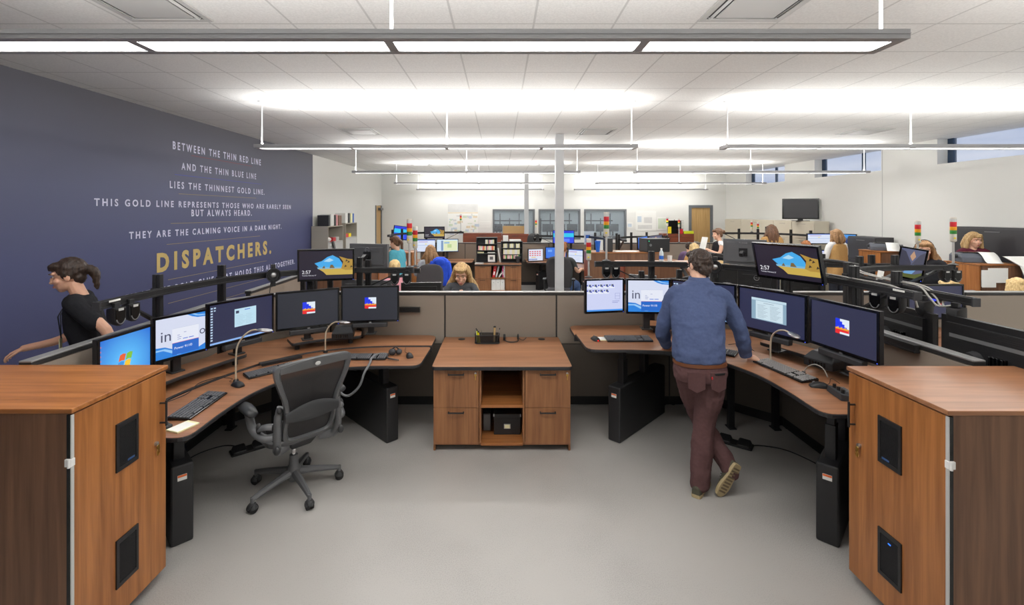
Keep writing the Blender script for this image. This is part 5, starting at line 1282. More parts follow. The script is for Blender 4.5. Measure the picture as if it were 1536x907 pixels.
# binders in the far credenza
def rbinder(x, y, z, w, h, lean, mt, label):
    root = thing('ring_binder', label, 'binder', (x, y, z)); root.rotation_euler = (0, lean, 0)
    MB().box(-w/2, 0, 0, w/2, .25, h).build('cover', M[mt], root, bev=.003, world=False); MB().cyl((0, -.002, h*.7), (0, .001, h*.7), .012).build('finger_ring', M['silver'], root, world=False)
    MB().box(-w*.25, -.001, h*.2, w*.25, 0, h*.5).build('spine_label', M['paper'], root, world=False)
rbinder(-.17, 12.1, .409, .07, .30, R(10), 'red', 'red ring binder leaning in the open shelf of the far credenza'); rbinder(-.1, 12.1, .409, .04, .29, R(14), 'lgrey', 'grey binder leaning beside the red one'); rbinder(-.03, 12.12, .409, .03, .27, R(36), 'paper', 'white binder leaning far over beside the grey one')
rbinder(.075, 12.1, .406, .03, .3, 0, 'magenta', 'magenta binder upright in the far credenza'); rbinder(.113, 12.1, .406, .035, .3, 0, 'paper', 'white binder upright at the end beside the magenta one')
for i, x in enumerate((-.165, -.05, .065)): rbinder(x, 12.08, .076, .11, .285, 0, 'paper', ('broad white binder on the bottom shelf, beside the drawer under the red binder', 'broad white binder on the bottom shelf, middle of three', 'broad white binder on the bottom shelf, nearest the column')[i])

# ---- far wall: files, maps, posters
def lateral_file(x0, x1, y0, y1, z, rows, cols, mt, label, pull='dark', face='-y', top=None):
    root = thing('file_cabinet', label, 'file cabinet', ((x0+x1)/2, (y0+y1)/2, 0))
    if face == '-y': MB().box(x0, y0+.02, 0, x1, y1, z).build('carcass', M[mt], root, bev=.004)
    else: MB().box(x0+.02, y0, 0, x1, y1, z).build('carcass', M[mt], root, bev=.004)
    L = (x1-x0) if face == '-y' else (y1-y0)
    for c in range(cols):
        for r_ in range(rows):
            a, b = L*c/cols+.006, L*(c+1)/cols-.006; za, zb = .06+(z-.08)*r_/rows+.004, .06+(z-.08)*(r_+1)/rows-.004
            m = MB()
            if face == '-y': m.box(x0+a, y0, za, x0+b, y0+.02, zb)
            else: m.box(x0, y0+a, za, x0+.02, y0+b, zb)
            d = m.build('drawer', M[mt], root, bev=.004)
            m = MB(); q = (a+b)/2
            if face == '-y': m.box(x0+q-.12, y0-.012, zb-.06, x0+q+.12, y0, zb-.045)
            else: m.box(x0-.012, y0+q-.12, zb-.06, x0, y0+q+.12, zb-.045)
            m.build('pull', M[pull], d)
    return root
lateral_file(-1.32, .06, 16.6, 17.1, 1.35, 3, 1, 'red_wood', 'red cherry file cabinet under the wall map'); lateral_file(.07, 1.02, 16.6, 17.1, 1.33, 3, 1, 'red_wood', 'red cherry file cabinet under the first window')
lateral_file(5.85, 6.95, 16.7, 17.2, 1.33, 3, 1, 'red_wood', 'red cherry file cabinet beside the blond wood door')
o = MB().box(.1, 16.9, 1.331, 1.0, 17.0, 1.6).build('tan_board', M['tan'], None, bev=.004); tag(o, 'tan board standing on the cherry file cabinet under the first window', 'board')
def poster(p0, y0, p1, y1, label, patches, base='paper'):
    a = at(p0, y0, YB); b = at(p1, y1, YB)
    root = thing('wall_map' if 'map' in label else 'wall_notice', label, 'map' if 'map' in label else 'notice', (a.x, YB, b.z))
    MB().box(a.x, YB-.012, b.z, b.x, YB, a.z).build('sheet', M[base], root)
    mats = []; m = MB()
    for i, (x, z, w, h, c) in enumerate(patches):
        mt = M[c]
        if mt not in mats: mats.append(mt)
        m.cur = mats.index(mt); X0, Z0 = a.x+(b.x-a.x)*x, b.z+(a.z-b.z)*z
        m.quad((X0, YB-.0125-.0001*i, Z0), (X0+(b.x-a.x)*w, YB-.0125-.0001*i, Z0), (X0+(b.x-a.x)*w, YB-.0125-.0001*i, Z0+(a.z-b.z)*h), (X0, YB-.0125-.0001*i, Z0+(a.z-b.z)*h))
    if patches: m.build('print', mats, root)
M['mapA'] = mat('pale map grey', rgb(212, 212, 210), .8, noise=.06, nscale=5); M['mapB'] = mat('pale map ochre', rgb(222, 206, 176), .8, noise=.08, nscale=7); M['mapC'] = mat('pale map blue', rgb(196, 208, 220), .8, noise=.06, nscale=6); M['mapD'] = mat('pale map green', rgb(206, 218, 196), .8, noise=.06, nscale=8)
pr = random.Random(3); PT = [(0, .74, 1, .26, 'mapA'), (0, .7, 1, .03, 'mapB')]
for i in range(44): PT.append((pr.random()*.9, pr.random()*.62, .04+.12*pr.random(), .01+.08*pr.random(), pr.choice(['mapB', 'mapC', 'mapD', 'mapA', 'mapC'])))
poster(672, 306, 717, 352, 'large pale road map pinned on the back wall', PT)
poster(718.5, 332, 736, 341, 'small grey chart beside the large road map', [(.05, .2+.2*i, .9, .06, 'mapA') for i in range(4)])
poster(953.5, 317, 984, 346, 'pale printed chart with lilac blocks beside the third window', [(.08, .45, .2, .3, 'mapC'), (.1, .1, .7, .2, 'mapA'), (.4, .4, .4, .3, 'mapA')])
poster(985.5, 325.5, 1000, 345, 'pale green notice beside the signal lights', [(.1, .1, .8, .8, 'mapD')]); poster(940.8, 333, 949, 341, 'small pale blue notice next to the third window frame', [(.1, .1, .7, .6, 'mapC')])
rk = thing('letter_rack', 'black letter rack on the cherry cabinet beside the door', 'rack', (6.35, 16.85, 1.33)); m = MB()
for i in range(9): m.box(6.1, 16.75, 1.35+i*.055, 6.6, 17.0, 1.356+i*.055)
m.box(6.34, 16.98, 1.331, 6.36, 17.0, 1.83); m.box(6.1, 16.99, 1.331, 6.6, 17.0, 1.8); m.build('tiers', M['black'], rk)
small('sticky_pad', 6.02, 16.72, 1.34, 6.14, 16.74, 1.58, 'yellow', 'yellow paper block beside the black letter rack', 'paper'); small('folder_stack', 6.6, 16.75, 1.331, 6.95, 16.98, 1.42, 'lime', 'yellow-green folder stack at the end of the cherry cabinet by the door', 'folders'); small('binder_box', 6.45, 16.72, 1.331, 6.56, 16.97, 1.5, 'red', 'dark red box behind the signal lights', 'box')

# ---- grey bookcases by the long wall
def storage_tower(Y0, Y1, z, label):
    x0, x1 = xl(Y0)+.02, -4.2
    root = thing('storage_tower', label, 'bookcase', (x1-.2, (Y0+Y1)/2, 0)); t = .025
    m = MB(); m.box(x0, Y0, 0, x1, Y0+t, z); m.box(x0, Y1-t, 0, x1, Y1, z); m.box(x0, Y0+t, 0, x0+t, Y1-t, z); m.box(x0+t, Y0+t, z-t, x1, Y1-t, z); m.box(x0+t, Y0+t, 0, x1, Y1-t, .05)
    m.build('carcass', M['beige2'], root); MB().box(x0+t, Y0+t, z-.42, x1-.005, Y1-t, z-.40).build('shelf', M['lgrey'], root)
    MB().box(x1-.02, Y0+t+.005, .06, x1, Y1-t-.005, z-.425).build('door', M['lgrey'], root, bev=.003)
    return root
storage_tower(11.38, 12.5, 1.75, 'grey storage tower nearest the mural, open top shelf'); storage_tower(12.7, 13.7, 1.80, 'grey storage tower farther along the white wall')
for i, (y, w, h, mt, l) in enumerate(((11.5, .1, .27, 'dark', 'dark box file at the near end of the tower top'), (11.65, .22, .29, 'paper', 'white box file on the tower top, beside the dark one'), (11.9, .12, .27, 'dark', 'dark binder after the white box on the tower top'), (12.05, .1, .28, 'pink', 'pink-tabbed binder on the tower top'), (12.2, .25, .26, 'dark_shade_wood', 'brown box in the middle of the tower tops'), (12.75, .2, .27, 'paper', 'white binder on the farther tower top'), (13.0, .14, .27, 'dark', 'dark binder on the farther tower top'), (13.2, .16, .26, 'cream', 'cream binder on the farther tower top'), (13.4, .1, .26, 'blue', 'blue binder at the far end of the tower top'))):
    z0 = 1.751 if y < 12.5 else 1.801
    small('box_file', -4.5, y, z0, -4.22, y+w-.01, z0+h, mt, l, 'binder')
for i, (y, z0, mt, l) in enumerate(((11.6, 1.352, 'paper', 'white bag in the open shelf of the near tower'), (11.85, 1.352, 'red', 'red box in the open shelf of the near tower'), (12.1, 1.352, 'lgrey', 'grey carton in the open shelf of the near tower'), (12.85, 1.402, 'red', 'red box in the open shelf of the far tower'), (13.1, 1.402, 'yellow', 'yellow box in the open shelf of the far tower'))):
    o = MB().ell((-4.33, y+.09, z0+.06), (.1, .1, .06)).build('stored_item', M[mt], None, smooth=True) if mt == 'paper' else MB().box(-4.42, y, z0-.001, -4.24, y+.2, z0+.1).build('stored_box', M[mt], None, bev=.004)
    tag(o, l, 'box')
o = MB().obox((-4.18, 11.75, 1.27), (.02, .24, .2), (0, R(-12), R(12))).build('folder', M['dark'], None, bev=.003); tag(o, 'dark folder leaning against the near grey tower', 'folder')
# ---- right side: beige cabinets, television, black files, printers
def big_files(y0, y1, x0, z, cols, rows, mt, label): return lateral_file(x0, XR-.08, y0, y1, z, rows, cols, mt, label, 'beige2' if mt == 'beige' else 'grey', '-x')
for a, b, l in ((11.9, 12.8, 'beige file cabinet nearest, under the television'), (12.81, 13.65, 'beige file cabinet second along the window wall'), (13.66, 15.5, 'beige file cabinet third along the window wall'), (15.51, 16.6, 'beige file cabinet farthest, beside the back wall')): big_files(a, b, 8.0, 1.86, 1, 4, 'beige', l)
tv = thing('television', 'black flat television standing on the beige cabinets', 'television', (8.05, 12.5, 1.861), R(-24))
MB().box(-.42, .0, .05, .42, .07, .60).build('case', M['black'], tv, bev=.006, world=False)
m = MB(); m.box(-.42, -.01, .05, .42, 0, .08); m.box(-.42, -.01, .57, .42, 0, .60); m.box(-.42, -.01, .08, -.39, 0, .57); m.box(.39, -.01, .08, .42, 0, .57); m.build('bezel', M['gloss_black'], tv, world=False)
MB().box(-.39, -.002, .08, .39, .001, .57).build('screen', M['file_black'], tv, world=False); m = MB(); m.box(-.2, -.08, 0, .2, .12, .015); m.box(-.06, .02, .015, .06, .06, .06); m.build('stand', M['black'], tv, bev=.003, world=False)
big_files(7.0, 8.35, 8.1, 1.84, 1, 4, 'file_black', 'tall black file cabinet behind the woman in maroon'); big_files(5.6, 6.99, 8.1, 1.84, 1, 4, 'file_black', 'tall black file cabinet at the picture edge beside the window wall')
big_files(9.95, 10.75, 8.0, 1.55, 1, 3, 'file_black', 'lower black file cabinet behind the printer, against the window wall')
def printer(x, y, z, label, rz=0):
    root = thing('matrix_printer', label, 'printer', (x, y, z), rz, 'grey dot matrix printers')
    MB().loft([[(-.24, -.16, 0), (.24, -.16, 0), (.24, .16, 0), (-.24, .16, 0)], [(-.24, -.15, .08), (.24, -.15, .08), (.24, .16, .1), (-.24, .16, .1)], [(-.22, -.06, .13), (.22, -.06, .13), (.22, .13, .14), (-.22, .13, .14)]]).build('case', mat_prn, root, bev=.012, world=False)
    MB().box(-.16, -.02, .135, .16, .1, .15).build('cover', M['gloss_black'], root, bev=.006, world=False)
    for s in (-1, 1): m = MB(); m.cyl((s*.24, -.02, .09), (s*.275, -.02, .09), .03); m.build('platen_knob', M['dark'], root, smooth=40, world=False)
    g = lambda v, u: (u, *v)
    pp = [(.0, .145), (-.07, .155), (-.15, .11), (-.22, .03), (-.27, .006)]
    m = MB(); P_ = [(q.x, q.y) for q in spline([(a, b) for a, b in pp], 4)]; n = len(P_)
    m.add([(u, a, b) for u in (-.0, .2) for a, b in P_], [(i, i+1, n+i+1, n+i) for i in range(n-1)]); o = m.build('paper_sheet', M['paper'], root, smooth=True, world=False); sd = o.modifiers.new('t', 'SOLIDIFY'); sd.thickness = .001
mat_prn = mat('slate printer plastic', rgb(84, 88, 98), .5)
printer(7.34, 7.22, 1.321, 'slate printer with paper feeding out, at the cabinet corner by the maroon woman', R(-14)); 
printer(7.6, 8.2-.95+.02, 1.321, 'slate printer at the cabinet end nearest the window wall', R(-20)) if False else None
printer(7.58, 9.2, 1.341, 'slate printer with a white sheet on the farther wood cabinet', R(-30))
def taped(p0, y0, p1, y1, Yp, label):
    a, b = at(p0, y0, Yp), at(p1, y1, Yp); o = MB().box(a.x, Yp-.002, b.z, b.x, Yp, a.z).build('taped_sheet', M['paper'], None); tag(o, label, 'paper')
taped(1472, 405, 1492, 430, 6.892, 'white sheet taped to the printer cabinet, taller'); taped(1482, 402, 1512, 424, 6.889, 'white ruled sheet taped to the printer cabinet, upper'); taped(1473, 421, 1494, 431, 6.886, 'small white sheet taped lowest on the printer cabinet')
printer(7.80, 7.2, 1.321, 'second slate printer, at the cabinet end nearest the window wall', R(-8)) if False else None
o = MB().loft([[(7.62, 6.7, 1.0), (7.9, 6.7, 1.0), (7.9, 6.72, 1.0), (7.62, 6.72, 1.0)], [(7.6, 6.8, 1.3), (7.9, 6.8, 1.3), (7.9, 6.82, 1.3), (7.6, 6.82, 1.3)], [(7.5, 6.95, 1.43), (7.85, 6.95, 1.43), (7.85, 6.97, 1.43), (7.5, 6.97, 1.43)]]).build('paper_sheet', M['paper'], None); tag(o, 'long white sheet hanging over the printer cabinet edge', 'paper')
# ---- things on the middle counters
pc = thing('computer_tower', 'black computer tower with green light on the long wood cabinet', 'computer', (3.5, 10.6, 1.201), R(12))
MB().box(-.27, -.2, 0, .27, .2, .3).build('case', M['black'], pc, bev=.01, world=False); MB().box(-.272, -.16, .03, -.268, .16, .27).build('front_panel', M['dark'], pc, world=False); MB().box(-.25, -.203, .24, -.23, -.2, .26).build('power_light', em(40, 200, 140, 1.5), pc, world=False)
MB().cyl((-.2, -.2, .16), (-.2, -.203, .16), .03).build('round_badge', M['grey'], pc, world=False)
cp = thing('travel_cup', 'blue travel cup on the long wood cabinet', 'cup', (2.2, 10.5, 1.201)); MB().lathe([(.04, 1.201), (.06, 1.42), (.062, 1.43), (.02, 1.44)], (2.2, 10.5, 0)).build('body', M['blue'], cp, smooth=40); MB().lathe([(.066, 1.425), (.066, 1.45), (.03, 1.455)], (2.2, 10.5, 0)).build('lid', M['blue'], cp, smooth=40)
bk = thing('desk_speaker', 'black upright box beside the blue travel cup', 'speaker', (2.45, 10.6, 1.201)); MB().box(2.38, 10.5, 1.2005, 2.54, 10.7, 1.5).build('case', M['black'], bk, bev=.01); MB().box(2.395, 10.497, 1.22, 2.525, 10.5, 1.48).build('grille', M['dark'], bk)
bt = thing('water_bottle', 'clear water bottle with blue label on the second-row wood cabinet', 'bottle', (2.68, 7.75, 1.261)); MB().lathe([(.034, 1.261), (.036, 1.27), (.036, 1.40), (.03, 1.43), (.014, 1.46), (.013, 1.475)], (2.68, 7.75, 0)).build('body', M['clearbottle'], bt, smooth=40); MB().lathe([(.0365, 1.31), (.0365, 1.37)], (2.68, 7.75, 0)).build('label', M['blue'], bt, smooth=40); MB().lathe([(.015, 1.472), (.015, 1.492)], (2.68, 7.75, 0)).build('cap', M['white'], bt, smooth=40)
gl = thing('drinking_glass', 'short clear tumbler beside the water bottle', 'glass', (2.82, 7.75, 1.261)); MB().lathe([(.035, 1.261), (.04, 1.37), (.037, 1.37), (.032, 1.27)], (2.82, 7.75, 0)).build('body', M['clear'], gl, smooth=40); MB().lathe([(.033, 1.266), (.036, 1.31)], (2.82, 7.75, 0)).build('drink', M['dark_shade_wood'], gl, smooth=40)
pf = thing('photo_frame', 'colourful picture panel on the far desk beside the column', 'picture', (2.35, 12.6, 1.25)); MB().obox((2.42, 12.65, 1.4), (.28, .02, .36), (0, 0, 0)).build('panel', M['mapC'], pf); MB().obox((2.38, 12.638, 1.38), (.12, .004, .2)).build('printed_picture', M['blue'], pf); MB().box(2.4, 12.64, .765, 2.44, 12.66, 1.23).build('stand', M['dark'], pf)
small('paper_stack', 2.6, 10.45, 1.2005, 3.1, 10.7, 1.215, 'paper', 'white papers lying on the long wood cabinet', 'paper')
# ---- upholstered chairs
def task_chair(x, y, rz, label, mt='seat_grey', zt=1.18, w=.46):
    """sitter faces +y in the local frame"""
    root = thing('office_chair', label, 'chair', (x, y, 0), rz, 'upholstered office chairs'); b = lambda m, n, mm, **k: m.build(n, mm, root, world=False, **k)
    for k in range(5):
        a = 2*PI*k/5+.3; c, s = math.cos(a), math.sin(a); m = MB(); m.tube([(c*.03, s*.03, .12), (c*.3, s*.3, .075)], [.03, .02], 8); lg = b(m, 'base_leg', M['black'], smooth=40)
        m = MB(); m.cyl((c*.3-s*.02, s*.3+c*.02, .03), (c*.3+s*.02, s*.3-c*.02, .03), .03); m.build('caster', M['rubber'], lg, smooth=40)
    m = MB(); m.cyl((0, 0, .1), (0, 0, .42), .03); b(m, 'gas_lift', M['dark'], smooth=40)
    m = MB(); P = rnd([(-.24, -.22), (.24, -.22), (.24, .25), (-.24, .25)], [0, 1, 2, 3], .08)
    m.loft([[(u*.94, v*.94, .42) for u, v in P], [(u, v, .45) for u, v in P], [(u*.97, v*.97, .50) for u, v in P], [(u*.8, v*.8, .515) for u, v in P]]); b(m, 'seat', M[mt], smooth=50)
    m = MB(); rr = []
    for k in range(9):
        t = (0, .17, .34, .5, .66, .8, .9, .97, 1)[k]; zz = .56+(zt-.56)*t; ww = w/2*(.86+.16*math.sin(min(1, t*1.4)*PI/2))*(1, 1, 1, 1, 1, .97, .88, .68, .4)[k]; yy = -.24-.12*t; d = .05 if k not in (0, 8) else .025
        rr.append([(ww*math.copysign(abs(math.cos(a))**.5, math.cos(a)), yy-.02*math.cos(a)**2*-1 + d*math.copysign(abs(math.sin(a))**.7, math.sin(a)), zz) for a in [2*PI*i/20 for i in range(20)]])
    m.loft(rr); b(m, 'backrest', M[mt], smooth=60)
    m = MB(); m.tube(spline([(0, -.1, .42), (0, -.3, .44), (0, -.34, .6), (0, -.34, .75)], 4), .028, 8); b(m, 'back_support', M['black'], smooth=40)
    for s in (-1, 1):
        m = MB(); m.tube(spline([(s*.2, 0, .44), (s*.29, 0, .46), (s*.3, 0, .6), (s*.3, .0, .68)], 4), .018, 8); m.obox((s*.3, .02, .69), (.07, .24, .03)); b(m, 'armrest', M['black'], bev=.006)
    return root
task_chair(-1.2, 7.35, R(170), 'charcoal upholstered chair, empty, behind the small black monitor back', zt=1.23, w=.45)
task_chair(-1.22, 9.75, R(-10), 'office chair with a blue hooded jacket over its back', zt=1.13, w=.3)
task_chair(1.23, 9.75, R(-8), 'charcoal chair partly behind the grey column, person in dark T-shirt on it', zt=1.2, w=.5)
task_chair(2.95, 7.0, R(100), 'grey chair with a tan jacket over it, behind the standing man', 'grey', zt=1.32)
task_chair(.98, 14.6, R(160), 'far dark office chair in front of the second window', 'black', zt=1.42)
task_chair(5.6, 5.95, 0, 'office chair of the blond person in front of the taped papers', 'grey', zt=1.15)
# clothes over the chairs
jk = thing('jacket', 'bright blue hooded jacket hanging over a chair back', 'jacket', (-1.22, 9.45, .8)); M['jacket'] = mat('bright blue fleece', rgb(38, 82, 214), .85, noise=.12, nscale=12)
m = MB(); rr = []
for zz, w, d in ((.62, .15, .07), (.75, .17, .085), (.9, .18, .09), (1.05, .175, .09), (1.14, .15, .085), (1.19, .07, .05)): rr.append([(-1.22+.02+w*math.copysign(abs(math.cos(a))**.6, math.cos(a))*(1+.04*math.sin(5*a)), 9.37+.02+d*math.sin(a)*(1+.12*math.sin(7*a)), zz+.02*math.sin(3*a) if zz < .7 else zz) for a in [2*PI*i/28 for i in range(28)]])
m.loft(rr); m.build('body', M['jacket'], jk, smooth=True)
m = MB(); m.ell((-1.20, 9.27, 1.1), (.11, .05, .075), (R(15), 0, 0)); m.build('hood', M['jacket'], jk, smooth=True)
for s in (-1, 1): m = MB(); m.tube(spline([(-1.20+s*.14, 9.38, 1.1), (-1.20+s*.185, 9.36, .95), (-1.20+s*.195, 9.36, .78), (-1.20+s*.18, 9.36, .62)], 4), [.05, .055, .055, .052, .05, .05, .048, .046, .045, .044, .042, .04, .035], 10); m.build('sleeve', M['jacket'], jk, smooth=True)
M['tanjacket'] = mat('tan cloth', rgb(206, 172, 120), .9)
tj = thing('jacket', 'tan jacket draped over the grey chair behind the standing man', 'jacket', (3.2, 7.0, 1.2)); m = MB(); rr = []
for zz, w, d in ((.85, .19, .05), (1.0, .2, .06), (1.2, .2, .065), (1.33, .17, .06), (1.36, .09, .03)): rr.append([(3.32+d*math.sin(a), 6.98+w*math.copysign(abs(math.cos(a))**.6, math.cos(a)), zz) for a in [2*PI*i/20 for i in range(20)]])
m.loft(rr); m.build('body', M['tanjacket'], tj, smooth=True)
for s in (-1, 1): m = MB(); m.tube(spline([(3.32, 6.98+s*.18, 1.28), (3.36, 6.98+s*.22, 1.1), (3.36, 6.98+s*.21, .9)], 4), [.045]*9, 8); m.build('sleeve', M['tanjacket'], tj, smooth=True)
# ---- the room beyond the windows: rails with dark monitors
for i, (cx_, l) in enumerate(((.2, 'first'), (2.3, 'second'), (4.0, 'third'))):
    r_ = thing('equipment_rail', 'dark rail with posts beyond the %s window' % l, 'equipment rail', (cx_, 19.5, 0)); m = MB(); m.bar((cx_-.7, 19.5, 1.75), (cx_+.7, 19.5, 1.75), .05, .05); m.build('beam', M['black_metal'], r_)
    for k in range(4): m = MB(); x = cx_-.6+.4*k; m.box(x-.02, 19.48, 0, x+.02, 19.52, 1.85+.2*(k % 2)); m.build('post', M['black_metal'], r_)
    dk = thing('work_table', 'grey table beyond the %s window' % l, 'table', (cx_, 19.4, 0)); MB().box(cx_-.75, 18.9, 1.1, cx_+.75, 19.45, 1.14).build('top', M['grey'], dk)
    for x in (cx_-.7, cx_+.7): MB().box(x-.03, 19, 0, x+.03, 19.4, 1.1).build('leg', M['dark'], dk)
    for k in range(3):
        x = cx_-.55+.5*k; monitor((x, 19.2), (x+.44, 19.25), 1.30, 1.62, 'off', 'dark monitor beyond the %s window, %s' % (l, ('toward the mural', 'in the middle', 'toward the door')[k]), zs=1.14)
# ---- loose cables lying along the rails toward the window wall
for i, (dx, dz, l) in enumerate(((0, 0, 'grey cable lying on the far rail and looping down to the speakers, uppermost'), (.02, .006, 'grey cable lying on the far rail beside the uppermost one'), (-.02, .004, 'grey cable on the far rail, nearest the navy logo screen'))):
    cord('rail_cable', [(3.44+dx, 4.55, 1.56+dz), (3.2+dx, 4.14, 1.55+dz), (3.08+dx, 3.65, 1.548+dz), (3.05+dx, 3.38, 1.545+dz), (3.02+dx*2, 3.24, 1.50-dz), (2.985+dx, 3.16, 1.45), (2.97, 3.07, 1.47)], l, .006, 'cable_grey', 'cable', 'grey cables on the far rail')
cord('rail_cable', [(2.62, 4.02, 1.585), (2.66, 3.75, 1.585), (2.68, 3.45, 1.582), (2.69, 3.2, 1.578), (2.72, 3.08, 1.53), (2.73, 3.05, 1.46)], 'grey cable along the rail above the navy logo screen, hanging down at its end', .006, 'cable_grey', 'cable')
tag(MB().tube(spline([(2.45, 4.3, 1.60), (2.8, 4.55, 1.63), (3.3, 4.7, 1.60), (3.55, 4.62, 1.56)], 8), .018, 8).build('cable_conduit', mat('ribbed black conduit', rgb(44, 44, 46), .5, bump=1.0, bscale=260), None, smooth=True), 'black ribbed cable conduit bridging two rails behind the raised screen', 'cable')
o = MB().obox((3.12, 3.83, 1.565), (.05, .004, .08), (0, R(12), 0)).build('paper_tag', M['paper'], None); tag(o, 'small white tag on the grey cables of the far rail', 'tag')

# ------------------------------------------------------------------ people
def skinmat(n, c): 
    m = mat(n, c, .5, noise=.04, nscale=30); m.node_tree.nodes['Principled BSDF'].inputs['Subsurface Weight'].default_value = .08; return m
M['skin'] = skinmat('fair skin', rgb(226, 178, 152)); M['skin2'] = skinmat('warm skin', rgb(214, 164, 138))
M['lips'] = mat('lips', rgb(190, 104, 98), .4); M['eyew'] = mat('eye white', rgb(190, 180, 172), .4); M['iris'] = mat('dark iris', rgb(46, 34, 28), .25); M['brow'] = mat('brow hair', rgb(110, 82, 56), .8)
def hairmat(n, a, b):
    m = mat(n, a, .55); t = m.node_tree; p = t.nodes['Principled BSDF']; tc = t.nodes.new('ShaderNodeTexCoord'); mp = t.nodes.new('ShaderNodeMapping'); mp.inputs['Scale'].default_value = (90, 90, 9)
    n_ = t.nodes.new('ShaderNodeTexNoise'); n_.inputs['Scale'].default_value = 1; n_.inputs['Detail'].default_value = 3; r = t.nodes.new('ShaderNodeValToRGB'); r.color_ramp.elements[0].position = .3; r.color_ramp.elements[0].color = b; r.color_ramp.elements[1].position = .7; r.color_ramp.elements[1].color = a
    t.links.new(tc.outputs['Object'], mp.inputs[0]); t.links.new(mp.outputs[0], n_.inputs['Vector']); t.links.new(n_.outputs['Fac'], r.inputs[0]); t.links.new(r.outputs[0], p.inputs['Base Color'])
    b_ = t.nodes.new('ShaderNodeBump'); b_.inputs['Strength'].default_value = .6; b_.inputs['Distance'].default_value = .004; t.links.new(n_.outputs['Fac'], b_.inputs['Height']); t.links.new(b_.outputs[0], p.inputs['Normal']); return m
H = {'dark': hairmat('dark brown hair', rgb(66, 48, 38), rgb(34, 24, 19)), 'blond': hairmat('blond hair', rgb(214, 182, 128), rgb(150, 112, 70)), 'brown': hairmat('brown hair', rgb(122, 86, 60), rgb(72, 48, 34)),
     'light': hairmat('light brown hair', rgb(172, 132, 88), rgb(118, 84, 54)), 'ginger': hairmat('ginger hair', rgb(184, 120, 70), rgb(130, 76, 40)), 'pale': hairmat('pale blond hair', rgb(232, 206, 150), rgb(190, 154, 100))}
def cloth(n, c, b=.25): return mat(n, c, .9, spec=.2, noise=.07, nscale=60, bump=b, bscale=420)
FT = bpy.data.textures.new('cloth folds', 'CLOUDS'); FT.noise_scale = .09; FT.noise_depth = 2
HT = bpy.data.textures.new('hair tufts', 'CLOUDS'); HT.noise_scale = .022; HT.noise_depth = 2
def melt(m, name, mt, root, vox, sm=6, folds=0, tex=None, world=True, size=None):
    """fuses the shapes of m into one continuous skin"""
    o = m.build(name, mt, root, world=world, smooth=True)
    r = o.modifiers.new('fuse', 'REMESH'); r.mode = 'VOXEL'; r.voxel_size = vox; r.use_smooth_shade = True
    s = o.modifiers.new('relax', 'SMOOTH'); s.iterations = sm; s.factor = .5
    if folds:
        d = o.modifiers.new('folds', 'DISPLACE'); d.texture = tex or FT; d.strength = folds; d.mid_level = .5; d.texture_coords = 'LOCAL'
    return o
def basis(f, up=(0, 0, 1)):
    f = V(f).normalized(); r = f.cross(V(up)).normalized(); u = r.cross(f).normalized()
    return Matrix((r, f, u)).transposed(), r, f, u
def limb(m, pts, rad, n=14, k=5):
    P = spline(pts, k); Rr = spline([(a[0], a[1], 0) if isinstance(a, tuple) else (a, a, 0) for a in rad], k)
    m.tube(P, [(a.x, a.y) for a in Rr], n, flat=(1, 0, 0))
    m.ell(P[0], min(Rr[0].x, Rr[0].y)*.98); m.ell(P[-1], min(Rr[-1].x, Rr[-1].y)*.98)
def head_shape(m, c, f, up=(0, 0, 1), s=1.0):
    B, r, f, u = basis(f, up); c = V(c); E = lambda dr, df, du, R_: m.ell(c+(r*dr+f*df+u*du)*s, tuple(x*s for x in R_), B, 18, 12)
    E(0, -.012, .022, (.074, .094, .092)); E(0, .022, -.040, (.057, .070, .074)); E(0, .05, -.098, (.026, .028, .02)); E(0, .035, -.075, (.045, .05, .035))
    E(0, .088, -.02, (.012, .018, .026)); E(0, .100, -.034, (.0125, .014, .011)); E(0, .070, .028, (.055, .02, .014)); E(0, .083, -.068, (.022, .012, .010))
    for k in (-1, 1): E(k*.076, -.006, -.012, (.009, .02, .031)); E(k*.04, .062, -.03, (.02, .022, .02))
    return B, r, f, u
def face(root, c, f, up, s, vis=True, lipcol='lips', brow='brow'):
    B, r, f, u = basis(f, up); c = V(c)
    for k in (-1, 1):
        e = MB(); e.ell(c+(r*k*.031+f*.0775+u*.006)*s, (.0115*s, .007*s, .0045*s), B); q = e.build('eye', M['eyew'], root, smooth=True)
        e = MB(); e.ell(c+(r*k*.031+f*.084+u*.005)*s, (.0055*s, .003*s, .0055*s), B); e.build('iris', M['iris'], q, smooth=True)
        e = MB(); e.tube([c+(r*k*.014+f*.093+u*.027)*s, c+(r*k*.032+f*.092+u*.032)*s, c+(r*k*.05+f*.078+u*.026)*s], [.003*s, .004*s, .002*s], 6); e.build('eyebrow', M[brow], root, smooth=True)
    e = MB(); e.ell(c+(f*.0935-u*.066)*s, (.02*s, .006*s, .004*s), B); e.ell(c+(f*.092-u*.0735)*s, (.017*s, .006*s, .0045*s), B); e.build('mouth', M[lipcol], root, smooth=True)
